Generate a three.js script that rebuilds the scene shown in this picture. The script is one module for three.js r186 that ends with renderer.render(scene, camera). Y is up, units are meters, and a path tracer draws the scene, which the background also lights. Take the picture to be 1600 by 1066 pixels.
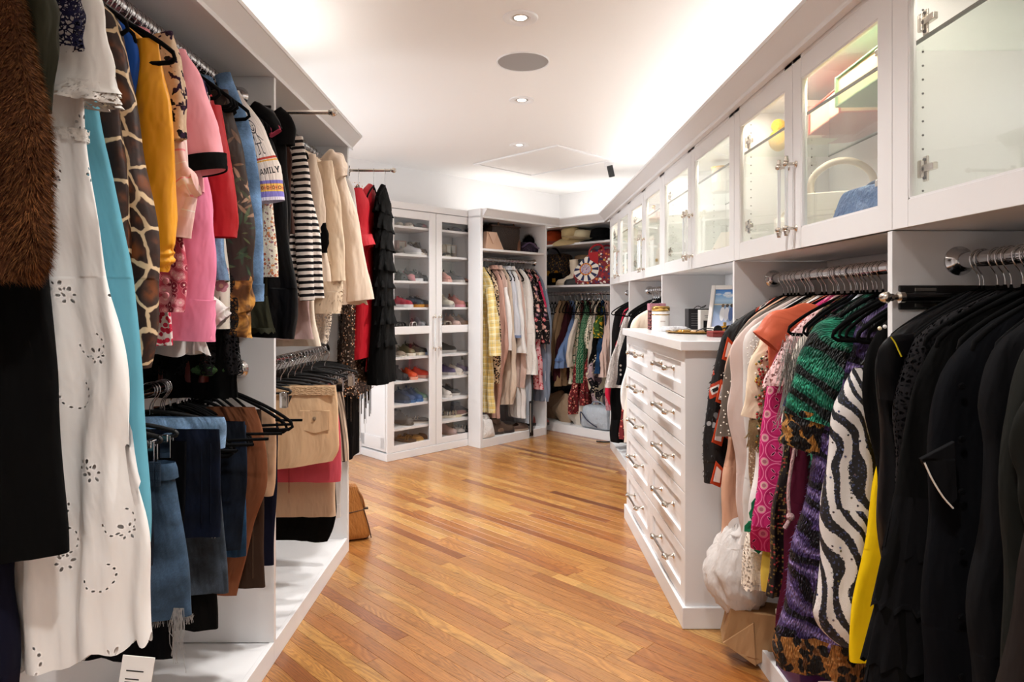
import * as THREE from 'three';
import { mergeGeometries, mergeVertices } from 'three/addons/utils/BufferGeometryUtils.js';
import { RoundedBoxGeometry } from 'three/addons/geometries/RoundedBoxGeometry.js';
import { RectAreaLightUniformsLib } from 'three/addons/lights/RectAreaLightUniformsLib.js';

// ---------------------------------------------------------------- camera, sky, lights, exposure
const scene = new THREE.Scene();
const F = 1020, EYE = 1.3, HOR = 475;                       // focal length in pixels, eye height, horizon row
const camera = new THREE.PerspectiveCamera(2 * Math.atan(533 / F) * 180 / Math.PI, 1600 / 1066, 0.05, 60);
camera.position.set(0, EYE, 0);
camera.lookAt(0, EYE, -5);
camera.setViewOffset(1600, 1066, 0, 533 - HOR, 1600, 1066);
scene.background = new THREE.Color(0.75, 0.85, 1.0);        // overcast daylight outside the alcove window
RectAreaLightUniformsLib.init();
const renderer = new THREE.WebGLRenderer({ antialias: true });
renderer.toneMapping = THREE.LinearToneMapping;
renderer.toneMappingExposure = 0.97;
renderer.shadowMap.enabled = true;
const WARM = new THREE.Color(1.0, 0.957, 0.912), NEUTRAL = new THREE.Color(1.0, 0.965, 0.93), DAY = new THREE.Color(0.93, 0.97, 1.0);
const CASEWARM = new THREE.Color(1.0, 0.90, 0.74);
const COVE = 12.5, DOWN = 9.5, CASE = 100, SKYLIGHT = 12;        // strengths: cove strips, downlights, display cases, window
function rectLight(color, intensity, w, h, pos, target) {
  const l = new THREE.RectAreaLight(color, intensity, w, h);
  l.position.set(...pos); l.lookAt(...target); l.castShadow = true; scene.add(l); return l;
}

function downRect(color, intensity, w, h, pos, turn) {   // faces straight down, w runs along local x turned about y
  const l = new THREE.RectAreaLight(color, intensity, w, h); l.position.set(...pos); l.castShadow = true; scene.add(l);
  l.quaternion.setFromAxisAngle(new THREE.Vector3(0, 1, 0), turn).multiply(new THREE.Quaternion().setFromAxisAngle(new THREE.Vector3(1, 0, 0), -Math.PI / 2));
}

// ---------------------------------------------------------------- helpers
let SEED = 7;
function rnd() { SEED |= 0; SEED = SEED + 0x6D2B79F5 | 0; let t = Math.imul(SEED ^ SEED >>> 15, 1 | SEED); t = t + Math.imul(t ^ t >>> 7, 61 | t) ^ t; return ((t ^ t >>> 14) >>> 0) / 4294967296; }
const rr = (a, b) => a + (b - a) * rnd();
const lerp = (a, b, t) => a + (b - a) * t, clamp = (x, a = 0, b = 1) => Math.min(b, Math.max(a, x));
const sstep = (a, b, x) => { const t = clamp((x - a) / (b - a)); return t * t * (3 - 2 * t); };
const V = (x, y, z) => new THREE.Vector3(x, y, z);
const used = {};
function numbered(n) { if (!(n in used)) { used[n] = 0; return n; } used[n]++; return n + '_' + String(used[n]).padStart(3, '0'); }
function mesh(geo, mat) { const m = new THREE.Mesh(geo, mat); m.castShadow = m.receiveShadow = true; return m; }
function P(parent, name, geo, mat, label) { const m = mesh(geo, mat); m.name = name; if (label) m.userData.label = label; parent.add(m); return m; }
function thing(name, label, category, pos = [0, 0, 0], turn = 0, group) {
  const o = new THREE.Group(); o.name = numbered(name); o.position.set(...pos); o.rotation.y = turn;
  o.userData = { label, category }; if (group) o.userData.group = group; scene.add(o); return o;
}
function single(name, label, category, geo, mat, pos = [0, 0, 0], turn = 0, group) {
  const o = mesh(geo, mat); o.name = numbered(name); o.position.set(...pos); o.rotation.y = turn;
  o.userData = { label, category }; if (group) o.userData.group = group; scene.add(o); return o;
}
function struct(name, geo, mat, pos = [0, 0, 0], turn = 0) {
  const o = geo ? mesh(geo, mat) : new THREE.Group(); o.name = name; o.position.set(...pos); o.rotation.y = turn;
  o.userData = { kind: 'structure' }; scene.add(o); return o;
}
const box = (x0, x1, y0, y1, z0, z1) => new THREE.BoxGeometry(Math.abs(x1 - x0), Math.abs(y1 - y0), Math.abs(z1 - z0)).translate((x0 + x1) / 2, (y0 + y1) / 2, (z0 + z1) / 2);
const rbox = (x0, x1, y0, y1, z0, z1, r = 0.0015, s = 1) => { const w = Math.abs(x1 - x0), h = Math.abs(y1 - y0), d = Math.abs(z1 - z0); return new RoundedBoxGeometry(w, h, d, s, Math.min(r, w / 2.1, h / 2.1, d / 2.1)).translate((x0 + x1) / 2, (y0 + y1) / 2, (z0 + z1) / 2); };
const clean = g => { const k = g.index ? g.toNonIndexed() : g; for (const a of Object.keys(k.attributes)) if (!['position', 'normal', 'uv'].includes(a)) k.deleteAttribute(a); return k; };
const merge = list => mergeGeometries(list.map(clean));
const curve = pts => new THREE.CatmullRomCurve3(pts.map(p => p.isVector3 ? p : V(...p)));
const tube = (pts, r, seg = 16, rad = 6, closed = false) => new THREE.TubeGeometry(new THREE.CatmullRomCurve3(pts.map(p => p.isVector3 ? p : V(...p)), closed, 'centripetal'), seg, r, rad, closed);
const cyl = (r0, r1, h, n = 16) => new THREE.CylinderGeometry(r0, r1, h, n);
function rod(a, b, r, n = 10) { const A = V(...a), B = V(...b), d = B.clone().sub(A), g = cyl(r, r, d.length(), n); g.applyQuaternion(new THREE.Quaternion().setFromUnitVectors(V(0, 1, 0), d.clone().normalize())); const m = A.add(B).multiplyScalar(0.5); return g.translate(m.x, m.y, m.z); }
const lathe = (pts, n = 24) => new THREE.LatheGeometry(pts.map(p => new THREE.Vector2(...p)), n);
function extrude(pts, depth, bevel = 0, bez) {
  const s = new THREE.Shape(); if (bez) bez(s); else pts.forEach((p, i) => i ? s.lineTo(...p) : s.moveTo(...p));
  return new THREE.ExtrudeGeometry(s, { depth, bevelEnabled: bevel > 0, bevelSize: bevel, bevelThickness: bevel, bevelSegments: 2, curveSegments: 10, steps: 1 });
}
const px2 = (px, py, d) => [(px - 800) * d / F, EYE - (py - HOR) * d / F, -d];

// ---------------------------------------------------------------- textures
function hash(i, j, s = 0) { let h = Math.imul(i, 374761393) ^ Math.imul(j, 668265263) ^ Math.imul(s + 11, 2246822519); h = Math.imul(h ^ h >>> 13, 1274126177); h ^= h >>> 16; return (h >>> 0) / 4294967296; }
function vn(x, y, p, s = 0, q = p) { const i = Math.floor(x), j = Math.floor(y), f = x - i, g = y - j, u = f * f * (3 - 2 * f), v = g * g * (3 - 2 * g), m = (a, n) => ((a % n) + n) % n; const a = hash(m(i, p), m(j, q), s), b = hash(m(i + 1, p), m(j, q), s), c = hash(m(i, p), m(j + 1, q), s), d = hash(m(i + 1, p), m(j + 1, q), s); return lerp(lerp(a, b, u), lerp(c, d, u), v); }
function fbm(x, y, p, s = 0, o = 4) { let a = 0, w = 0.5, n = 0; for (let k = 0; k < o; k++) { a += w * vn(x, y, p, s + k * 17); n += w; w /= 2; x *= 2; y *= 2; p *= 2; } return a / n; }
function voro(x, y, p, s = 0) { const i = Math.floor(x), j = Math.floor(y); let a = 9, b = 9, id = 0, ax = 0, ay = 0; for (let k = -1; k < 2; k++) for (let l = -1; l < 2; l++) { const m = (((i + k) % p) + p) % p, n = (((j + l) % p) + p) % p; const dx = i + k + 0.15 + 0.7 * hash(m, n, s) - x, dy = j + l + 0.15 + 0.7 * hash(m, n, s + 5) - y, d = Math.hypot(dx, dy); if (d < a) { b = a; a = d; id = hash(m, n, s + 9); ax = dx; ay = dy; } else if (d < b) b = d; } return [a, b, id, ax, ay]; }
const mix3 = (a, b, t) => [lerp(a[0], b[0], t), lerp(a[1], b[1], t), lerp(a[2], b[2], t)];
function tex(n, fn, size = 1, sizeV = size, srgb = true, h = n) {          // fn(u, v) -> sRGB 0..255; size in metres
  const d = new Uint8Array(n * h * 4);
  for (let j = 0; j < h; j++) for (let i = 0; i < n; i++) { const c = fn((i + 0.5) / n, (j + 0.5) / h), k = (j * n + i) * 4; d[k] = clamp(c[0], 0, 255); d[k + 1] = clamp(c[1], 0, 255); d[k + 2] = clamp(c[2], 0, 255); d[k + 3] = c.length > 3 ? clamp(c[3], 0, 255) : 255; }
  const t = new THREE.DataTexture(d, n, h); t.wrapS = t.wrapT = THREE.RepeatWrapping; t.magFilter = THREE.LinearFilter; t.minFilter = THREE.LinearMipmapLinearFilter; t.generateMipmaps = true;
  if (srgb) t.colorSpace = THREE.SRGBColorSpace; t.repeat.set(1 / size, 1 / sizeV); t.needsUpdate = true; return t;
}
function canvasTex(w, h, draw, size = 1, sizeV = size) {
  const c = document.createElement('canvas'); c.width = w; c.height = h; draw(c.getContext('2d'), w, h);
  const t = new THREE.CanvasTexture(c); t.colorSpace = THREE.SRGBColorSpace; t.wrapS = t.wrapT = THREE.RepeatWrapping; t.repeat.set(1 / size, 1 / sizeV); return t;
}
// shared reliefs
const wrinkleBump = tex(256, (u, v) => { const g = 255 * (0.6 * fbm(u * 10, v * 6, 10, 3, 4) + 0.4 * fbm(u * 22, v * 8, 22, 8, 3)); return [g, g, g]; }, 0.5, 0.7, false);
const weaveBump = tex(128, (u, v) => { const g = 128 + 60 * Math.sin(u * 64 * 6.283) * Math.sin(v * 64 * 6.283) + 50 * (hash(u * 128 | 0, v * 128 | 0) - 0.5); return [g, g, g]; }, 0.06, 0.06, false);
const furBump = tex(256, (u, v) => { const g = 255 * (0.7 * vn(u * 90, v * 22, 90, 1, 22) + 0.3 * vn(u * 30, v * 6, 30, 5, 6)); return [g, g, g]; }, 0.16, 0.16, false);
// ---------------------------------------------------------------- plain materials
const S = (color, roughness = 0.5, o = {}) => new THREE.MeshStandardMaterial({ color, roughness, ...o });
const M = {
  paint: S('#efeeee', 0.62), ceil: S('#f1efed', 0.9), lacquer: S('#ededee', 0.34), shelf: S('#e9e9ea', 0.42), gap: S('#3a3a3c', 0.8),
  chrome: S('#d2d2d4', 0.13, { metalness: 1 }), steel: S('#b9b6b1', 0.28, { metalness: 1 }), nickel: S('#cfc8be', 0.2, { metalness: 1 }), brassy: S('#c9a25c', 0.25, { metalness: 1 }),
  black: S('#0d0d0e', 0.6), velvet: new THREE.MeshPhysicalMaterial({ color: '#070708', roughness: 0.95, specularIntensity: 0.3, sheen: 0.15, sheenRoughness: 0.5, sheenColor: new THREE.Color(0.06, 0.06, 0.07) }),
  glass: new THREE.MeshPhysicalMaterial({ color: '#ffffff', roughness: 0.015, transmission: 1, thickness: 0, ior: 1.45 }),
  shelfGlass: new THREE.MeshPhysicalMaterial({ color: '#f7fbf8', roughness: 0.02, transmission: 1, thickness: 0, ior: 1.45 }),
  glassEdge: S('#59655f', 0.25), acrylic: new THREE.MeshPhysicalMaterial({ color: '#eef2f4', roughness: 0.06, clearcoat: 1, metalness: 0.25 }),
  grille: S('#9d9997', 0.85), glow: S('#ffffff', 0.5, { emissive: new THREE.Color(1, 0.93, 0.85), emissiveIntensity: 3 }),
};
// ================================================================ the room shell
const CEIL = 2.55, LW = -1.26, RW = 1.27, R2 = Math.SQRT1_2;
struct('ceiling', box(-3.2, 3.2, CEIL, CEIL + 0.1, -9, 2.2), M.ceil);
struct('wall_left', box(LW - 0.12, LW, 0, CEIL, -3.46, 1.9), M.paint);
struct('wall_right', box(RW, RW + 0.12, 0, CEIL, -7.2, 1.9), M.paint);
struct('wall_back', box(LW - 0.1, RW + 0.1, 0, CEIL, 1.9, 2.02), M.paint);
struct('wall_alcove', box(-2.6, LW - 0.12, 0, CEIL, -3.46, -3.34), M.paint);
// wall behind the shoe cabinet and wall behind the hats, both turned 45 degrees
{ const g = box(-1.9, 1.9 + 0.3, 0, CEIL, -0.12, 0); struct('wall_shoe_side', g, M.paint, [-0.8, 0, -6.16], Math.PI / 4);
  struct('wall_hat_side', box(-0.2, 1.6, 0, CEIL, -0.12, 0), M.paint, [0.544, 0, -7.504], -Math.PI / 4); }
{ // alcove window: daylight comes in from the left beyond the hanging unit
  const w = struct('wall_window', merge([box(-2.52, -2.4, 0, 0.75, -5.2, -3.34), box(-2.52, -2.4, 2.2, CEIL, -5.2, -3.34), box(-2.52, -2.4, 0.75, 2.2, -5.2, -4.42), box(-2.52, -2.4, 0.75, 2.2, -3.56, -3.34)]), M.paint);
  const wn = struct('window_1', merge([box(-2.49, -2.43, 0.75, 0.81, -4.42, -3.56), box(-2.49, -2.43, 2.14, 2.2, -4.42, -3.56), box(-2.49, -2.43, 0.81, 2.14, -4.42, -4.36), box(-2.49, -2.43, 0.81, 2.14, -3.62, -3.56), box(-2.48, -2.44, 0.81, 2.14, -4.01, -3.97)]), M.lacquer);
  P(wn, 'pane', box(-2.462, -2.458, 0.81, 2.14, -4.36, -4.01), M.glass); P(wn, 'pane', box(-2.462, -2.458, 0.81, 2.14, -3.97, -3.62), M.glass);
  rectLight(DAY, SKYLIGHT, 0.74, 1.3, [-2.39, 1.48, -3.99], [0, 1.2, -3.99]);
}
{ const b = struct('baseboard_left', merge([rbox(-1.75, 0.02, 0, 0.12, 0, 0.018, 0.004), rbox(-1.75, 0.02, 0.12, 0.14, 0, 0.012, 0.005)]), M.lacquer, [-1.28, 0, -5.68], Math.PI / 4); }

// ---------------------------------------------------------------- oak strip floor, each strip a part
const floor = struct('floor', box(-3.2, 3.2, -0.12, -0.022, -9, 2.2), S('#6b4a2c', 0.9));
{
  const W = 0.0575, grain = [0, 1, 2].map(k => tex(512, (u, v) => {
    const warp = fbm(u * 3, v * 2, 3, 40 + k, 3), cath = Math.sin((v * (5 + 4 * k) + warp * (6 + 3 * k) + 0.8 * Math.sin(u * 6.283 + k)) * 6.283);
    const fine = vn(u * 14, v * 120, 14, 60 + k, 120), pore = vn(u * 40, v * 200, 40, 70 + k, 200);
    let g = 224 + 17 * cath * sstep(0.25, 0.75, fbm(u * 4, v * 1, 4, 20 + k, 2)) + 40 * (fine - 0.5) - 60 * sstep(0.70, 0.95, pore) + 40 * (fbm(u * 2, v * 3, 3, 90 + k, 2) - 0.5);
    return [g, g - 4 + 4 * cath, g - 16 + 7 * cath];
  }, 1.0, 0.1725, true, 512));
  const tones = ['#d9a063', '#cf935a', '#c68a4f', '#dca868', '#bf7f47', '#d39a5e', '#b5743f', '#e2b377', '#a8683a', '#c98d55', '#8c5433', '#d49c5d'];
  const mats = tones.map((t, i) => new THREE.MeshPhysicalMaterial({ color: new THREE.Color(t).multiply(new THREE.Color(0.85, 0.78, 0.58)), map: grain[i % 3], roughness: 0.4, clearcoat: 0.7, clearcoatRoughness: 0.2, bumpMap: grain[i % 3], bumpScale: 0.00015 }));
  const weights = [3, 2.6, 3, 2.4, 2.6, 3, 2, 1.4, 1.2, 3, 0.25, 3], tot = weights.reduce((a, b) => a + b);
  const pick = () => { let r = rnd() * tot; for (let i = 0; i < weights.length; i++) if ((r -= weights[i]) < 0) return i; return 0; };
  const planks = [];
  for (let row = -40; row < 130; row++) {
    const v = row * W; let u = -9 + rnd() * 0.8;                        // v across the strips, u along them
    while (u < 4) {
      const L = rr(0.4, 1.5), um = u + L / 2, x = R2 * (um + v), d = R2 * (v - um);
      if (x > -2.6 && x < 1.4 && d > -2 && d < 8 && !(x < -1.6 && d < 3.0) && d - x < 7.3 && d + x < 8.4) {
        const vis = x > -1.05 - 0.15 * (d > 3.2) && x < 1.05 && d > 2.05 && d < 6.85 && x > -0.8 * d;
        planks.push({ u: um, v, L, key: vis ? d : 100 + d, vis, m: pick() });
      }
      u += L;
    }
  }
  function plankGeo(L, uo, vo) {
    const hl = L / 2 - 0.0003, hw = W / 2 - 0.00025, b = 0.0008, t = 0, e = -0.0012, f = -0.02;
    const pos = [], uv = [], idx = [];
    const ring = (a, c, y) => { for (const [sx, sz] of [[-1, -1], [1, -1], [1, 1], [-1, 1]]) { pos.push(sx * a, y, sz * c); uv.push(sx * a + uo, sz * c + vo); } };
    ring(hl - b, hw - b, t); ring(hl, hw, e); ring(hl, hw, f);
    idx.push(0, 2, 1, 0, 3, 2);
    for (let k = 0; k < 2; k++) for (let i = 0; i < 4; i++) { const a = k * 4 + i, c = k * 4 + (i + 1) % 4; idx.push(a, c, a + 4, c, c + 4, a + 4); }
    const g = new THREE.BufferGeometry(); g.setAttribute('position', new THREE.Float32BufferAttribute(pos, 3)); g.setAttribute('uv', new THREE.Float32BufferAttribute(uv, 2)); g.setIndex(idx);
    const h = g.toNonIndexed(); h.computeVertexNormals(); return h;
  }
  planks.sort((a, b) => a.key - b.key);
  const rest = mats.map(() => []);
  planks.forEach((p, i) => {
    const g = plankGeo(p.L, rnd() * 3, Math.floor(rnd() * 3) * W);
    const x = R2 * (p.u + p.v), z = -R2 * (p.v - p.u);
    if (p.vis && i < 300) { const m = P(floor, 'plank', g, mats[p.m]); m.position.set(x, 0, z); m.rotation.y = -Math.PI / 4; }
    else rest[p.m].push(g.rotateY(-Math.PI / 4).translate(x, 0, z));
  });
  const all = rest.filter(a => a.length), gs = all.map(a => merge(a));
  // planks under the units and beyond the countable ones: one part, a material per tone
  const g = mergeGeometries(gs, true); const m = mesh(g, mats.filter((_, i) => rest[i].length)); m.name = 'plank'; m.userData.kind = 'stuff'; floor.add(m);
}

// ---------------------------------------------------------------- crowns
function crown(name, len, pos, turn) {          // runs along local x from 0 to len, faces +z; profile in (z, y)
  const s = new THREE.Shape(); [[-0.016, 0], [0.008, 0], [0.010, 0.008], [0.006, 0.013], [0.006, 0.018], [0.052, 0.070], [0.056, 0.070], [0.058, 0.082], [-0.016, 0.082]].forEach((p, i) => i ? s.lineTo(...p) : s.moveTo(...p));
  const g = new THREE.ExtrudeGeometry(s, { depth: len, bevelEnabled: false }).rotateY(Math.PI / 2).translate(0, 0, 0);
  // extrude runs +z -> after the turn runs +x; shape x (outwards) -> -z, so flip
  g.rotateY(Math.PI).translate(len, 0, 0);
  struct(name, g, M.lacquer, pos, turn);
}
crown('trim_1', 5.0, [-0.86, 2.1195, 1.5], Math.PI / 2);
crown('trim_2', 0.46, [-1.26, 2.1195, -3.46], Math.PI);
crown('trim_3', 7.5, [0.868, 2.066, -6.1], -Math.PI / 2);

// ---------------------------------------------------------------- recessed lights, speaker, hatch, sensor
function downlight(x, d, label, on = true) {
  const t = thing('recessed_light', label, 'ceiling light', [x, CEIL, -d]);
  P(t, 'trim_ring', lathe([[0.044, 0.0], [0.048, -0.006], [0.072, -0.007], [0.077, -0.004], [0.078, 0.0]], 40), M.lacquer);
  P(t, 'baffle', lathe([[0.044, 0], [0.036, 0.0], [0.032, -0.003], [0.030, -0.003], [0.030, -0.001], [0.0, -0.001]].reverse(), 32), M.steel);
  P(t, 'lens', lathe([[0.0, -0.0055], [0.018, -0.005], [0.026, -0.003], [0.028, -0.0015]], 28), M.glow);
  const l = new THREE.SpotLight(NEUTRAL, DOWN, 0, 1.05, 0.6, 2); l.position.set(x, CEIL - 0.015, -d); l.target.position.set(x, 0, -d); l.castShadow = true; l.shadow.radius = 2.5; scene.add(l, l.target);
}
downlight(0.037, 2.85, 'white recessed ceiling light nearest the round speaker grille, largest of the three');
downlight(0.06, 4.0, 'white recessed ceiling light between the round speaker and the square hatch');
downlight(0.058, 5.13, 'small recessed ceiling light just beside the edge of the square hatch');
downlight(0.03, 1.7, 'white recessed ceiling light overhead in front of the round speaker');
downlight(0.03, 0.3, 'white recessed ceiling light overhead at the near end of the room');
downlight(0.03, -0.85, 'white recessed ceiling light nearest the back wall behind the viewpoint');
{ const t = thing('ceiling_speaker', 'round grey perforated speaker grille set flush in the white ceiling', 'speaker', [0.057, CEIL, -3.37]);
  P(t, 'rim', lathe([[0.130, 0], [0.131, -0.004], [0.137, -0.005], [0.139, 0]], 48), M.lacquer);
  P(t, 'grille', lathe([[0, -0.004], [0.06, -0.0038], [0.128, -0.002], [0.130, 0]], 48), M.grille); }
{ // attic hatch, a diamond seen from here: corners at pixels (750,256) (868,227) (935,252) (843,272)
  const t = thing('ceiling_hatch', 'square white attic hatch panel with a thin raised frame in the ceiling', 'hatch', [0.27, CEIL, -5.73], Math.PI / 4);
  const a = 0.345, c = 0.465;
  for (const g of [rbox(-a - 0.03, a + 0.03, -0.012, 0, -c - 0.03, -c, 0.003), rbox(-a - 0.03, a + 0.03, -0.012, 0, c, c + 0.03, 0.003), rbox(-a - 0.03, -a, -0.012, 0, -c, c, 0.003), rbox(a, a + 0.03, -0.012, 0, -c, c, 0.003)]) P(t, 'frame', g, M.lacquer);
  P(t, 'panel', rbox(-a + 0.008, a - 0.008, -0.006, 0.0, -c + 0.008, c - 0.008, 0.002), M.ceil); }
{ const [x, , z] = px2(952, 255, 5.75), t = thing('ceiling_sensor', 'small black sensor on a white swivel mount under the ceiling', 'sensor', [x, CEIL, z]);
  P(t, 'mount', merge([lathe([[0, -0.02], [0.03, -0.018], [0.05, -0.006], [0.055, 0]], 24), rbox(-0.04, 0.04, -0.045, -0.01, -0.03, 0.03, 0.008, 2)]), M.lacquer);
  const b = P(t, 'sensor_body', rbox(-0.022, 0.022, -0.05, 0.05, -0.02, 0.02, 0.004, 2), M.black); b.position.set(0.01, -0.085, 0.02); b.rotation.set(0.2, 0.2, 0.25); }

// ---------------------------------------------------------------- cove light strips on top of the units
function ledStrip(label, len, pos, turn) {
  const o = single('cove_light_strip', label, 'light strip', rbox(-len / 2, len / 2, -0.008, 0, -0.02, 0.02, 0.003), M.glow, pos, turn);
  const n = Math.max(1, Math.round(len / 1.9)), q = V(1, 0, 0).applyAxisAngle(V(0, 1, 0), turn);
  for (let i = 0; i < n; i++) { const s = ((i + 0.5) / n - 0.5) * len, p = [pos[0] + q.x * s, pos[1] + 0.004, pos[2] + q.z * s];
    const l = new THREE.RectAreaLight(WARM, COVE, len / n, 0.05); l.position.set(...p); l.quaternion.setFromAxisAngle(V(0, 1, 0), turn).multiply(new THREE.Quaternion().setFromAxisAngle(V(1, 0, 0), Math.PI / 2)); l.castShadow = true; scene.add(l); }
}
ledStrip('long cove light strip hidden behind the crown on the left unit', 4.4, [-1.02, 2.19, -1.0], Math.PI / 2);
ledStrip('long cove light strip hidden behind the crown on the right cabinets', 6.6, [1.02, 2.16, -2.6], Math.PI / 2);
ledStrip('cove light strip on top of the glazed shoe cabinet', 1.5, [-0.20, 2.135, -6.39], Math.PI / 4);
ledStrip('cove light strip on top of the corner hat shelves', 0.9, [0.90, 2.125, -6.85], -Math.PI / 4);
// ================================================================ closet units
const L_FRONT = -0.86, R_FRONT = 0.885;
function flanges(t, a, b, Y) { const fl = [[0, 0], [0.034, 0], [0.034, 0.004], [0.026, 0.010], [0.022, 0.022], [0.0, 0.022]];
  const d = b.clone().sub(a).normalize(); for (const [p, q] of [[a, d], [b, d.clone().negate()]]) P(t, 'flange', lathe(fl, 24).applyQuaternion(new THREE.Quaternion().setFromUnitVectors(V(0, 1, 0), q)).translate(p.x, p.y, p.z), M.chrome); }
function closetRod(label, a, b) {
  const A = V(...a), B = V(...b), t = thing('closet_rod', label, 'closet rod', a);
  P(t, 'bar', rod([0, 0, 0], B.clone().sub(A).toArray(), 0.0182, 20), M.chrome); flanges(t, V(0, 0, 0), B.clone().sub(A), 0); return t;
}
// left hanging unit: two bays
function leftBay(label, d0, d1, last) {
  const t = thing('closet_unit', label, 'closet unit', [L_FRONT, 0, -d0]), w = d1 - d0, x0 = -0.385;
  P(t, 'side_panel', rbox(x0, 0, 0.075, 2.122, -0.019, 0), M.lacquer);
  if (last) P(t, 'side_panel', rbox(x0, 0.001, 0.0, 2.122, -w - 0.028, -w), M.lacquer);
  P(t, 'back_panel', box(x0 - 0.01, x0, 0.06, 2.122, -w, 0), M.shelf);
  P(t, 'deck', rbox(x0, -0.018, 0.052, 0.072, -w, -0.0), M.lacquer);
  P(t, 'toe_kick', rbox(-0.018, 0, 0, 0.076, -w - (last ? 0.028 : 0), 0, 0.002), M.lacquer);
  P(t, 'top_panel', rbox(x0, 0, 2.122, 2.142, -w - (last ? 0.028 : 0), 0), M.lacquer);
  return t;
}
leftBay('white open closet bay behind the camera end of the left wall', -1.5, 0.5);
leftBay('white open closet bay at left holding the giraffe print and orange tops', 0.5, 2.36);
leftBay('white open closet bay at far left holding the striped shirt', 2.36, 3.41, true);
const LX = -0.985;
closetRod('chrome upper closet rod at left crowded with the orange and pink tops', [LX, 2.05, -0.52], [LX, 2.05, -2.36]);
closetRod('chrome upper closet rod at left holding the striped and cream tops', [LX, 2.05, -2.38], [LX, 2.05, -3.41]);
closetRod('chrome lower closet rod at left holding the jeans', [LX, 1.065, -0.52], [LX, 1.065, -2.36]);
closetRod('chrome lower closet rod at left holding the cream shorts', [LX, 1.065, -2.38], [LX, 1.065, -3.41]);
function valet(label, pos, turn, len, flip = 1) {         // pull-out rod: tube, tip, mounting plate; runs along local +x
  const t = thing('valet_rod', label, 'valet rod', pos, turn);
  P(t, 'tube', rod([-0.25, 0, 0], [len, 0, 0], 0.0075, 12), M.nickel);
  P(t, 'tip', lathe([[0, 0.03], [0.008, 0.028], [0.013, 0.02], [0.014, 0.012], [0.009, 0.006], [0.009, 0.0], [0.0, 0]], 20).rotateZ(-Math.PI / 2).translate(len, 0, 0), M.nickel);
  P(t, 'housing', rod([-0.24, 0, 0], [-0.002, 0, 0], 0.0115, 14), flip < 0 ? S('#3c3b3c', 0.2, { metalness: 0.9 }) : M.black); P(t, 'collar', rod([-0.01, 0, 0], [0.001, 0, 0], 0.0135, 16), M.nickel);
  const z0 = -0.013 * flip, z1 = -0.006 * flip; P(t, 'plate', rbox(-0.25, -0.005, -0.028, 0.028, Math.min(z0, z1), Math.max(z0, z1), 0.002), M.black);
  for (const y of [0.018, -0.018]) P(t, 'screw_slot', rbox(-0.09, -0.04, y - 0.004, y + 0.004, -0.0062 * flip - 0.001, -0.0062 * flip + 0.001, 0.001), M.steel);
}
valet('brushed steel pull-out valet rod above the striped shirt, empty', [L_FRONT, 1.985, -2.335], 0, 0.205);
valet('brushed steel pull-out valet rod holding the red and black dresses', [L_FRONT, 2.01, -3.47], 0, 0.215);

// right run: open bays below, glazed cabinets above
const RB = [-0.9, 0.45, 1.52, 2.60, 3.85, 4.93, 5.9];
const bayNames = ['behind the camera', 'with the all-black garments', 'with the zebra and green fur garments', 'behind the white dresser', 'with the black blazer beyond the dresser', 'at the far end with the long black coat'];
for (let i = 0; i < 6; i++) {
  const d0 = RB[i], w = RB[i + 1] - d0, t = thing('closet_unit', 'white open right-hand bay ' + bayNames[i], 'closet unit', [R_FRONT, 0, -d0]), xb = 0.37;
  P(t, 'side_panel', rbox(0, xb, 0.075, 1.47, -0.019, 0), M.lacquer);
  if (i == 5) P(t, 'side_panel', rbox(0, xb, 0.0, 1.47, -w, -w + 0.019), M.lacquer);
  P(t, 'back_panel', box(xb, xb + 0.01, 0.06, 1.47, -w, 0), M.shelf);
  if (i != 3) { P(t, 'deck', rbox(0.018, xb, 0.052, 0.072, -w, 0), M.lacquer); P(t, 'toe_kick', rbox(0, 0.018, 0, 0.076, -w, 0, 0.002), M.lacquer); }
  if (i != 3) closetRod('chrome closet rod in the right bay ' + bayNames[i], [1.04, 1.40, -d0 - 0.02], [1.04, 1.40, -RB[i + 1]]);
}
valet('black and chrome pull-out valet rod on the right partition beside the black garments', [R_FRONT + 0.008, 1.315, -1.506], Math.PI, 0.015, -1);
// hinge and handle shared
const hingeGeo = merge([rbox(0, 0.05, -0.008, 0.008, 0, 0.012, 0.002), rbox(0.004, 0.02, -0.028, 0.028, 0.0, 0.006, 0.002), rbox(0.0, 0.014, -0.02, 0.02, 0.006, 0.016, 0.003)]);
const hingeSlot = merge([rbox(0.008, 0.016, -0.005, 0.003, 0.012, 0.014, 0.001), cyl(0.004, 0.004, 0.004, 10).rotateX(Math.PI / 2).translate(0.012, 0.02, 0.006), cyl(0.004, 0.004, 0.004, 10).rotateX(Math.PI / 2).translate(0.012, -0.02, 0.006)]);
function barHandle(parent, len, x, y, z, vertical, barMat = M.acrylic, k = 1) {   // stands off along +z
  const h = new THREE.Group(); h.name = 'handle'; parent.add(h); h.scale.setScalar(k); len /= k; h.position.set(x, y, z); if (!vertical) h.rotation.z = Math.PI / 2;
  for (const s of [-1, 1]) P(h, 'post', merge([lathe([[0.010, 0], [0.010, 0.003], [0.005, 0.006], [0.0045, 0.022], [0.0085, 0.026], [0.0095, 0.034], [0.006, 0.041], [0, 0.042]], 16).rotateX(Math.PI / 2).translate(0, s * len / 2, 0), lathe([[0, 0], [0.0075, 0.001], [0.0085, 0.006], [0.006, 0.016], [0.006, 0.02], [0, 0.02]], 14).rotateX(s > 0 ? 0 : Math.PI).translate(0, s * (len / 2 + 0.004), 0.031)]), M.nickel);
  P(h, 'grip', rod([0, -len / 2, 0.031], [0, len / 2, 0.031], 0.0052, 12), barMat);
}
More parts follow.
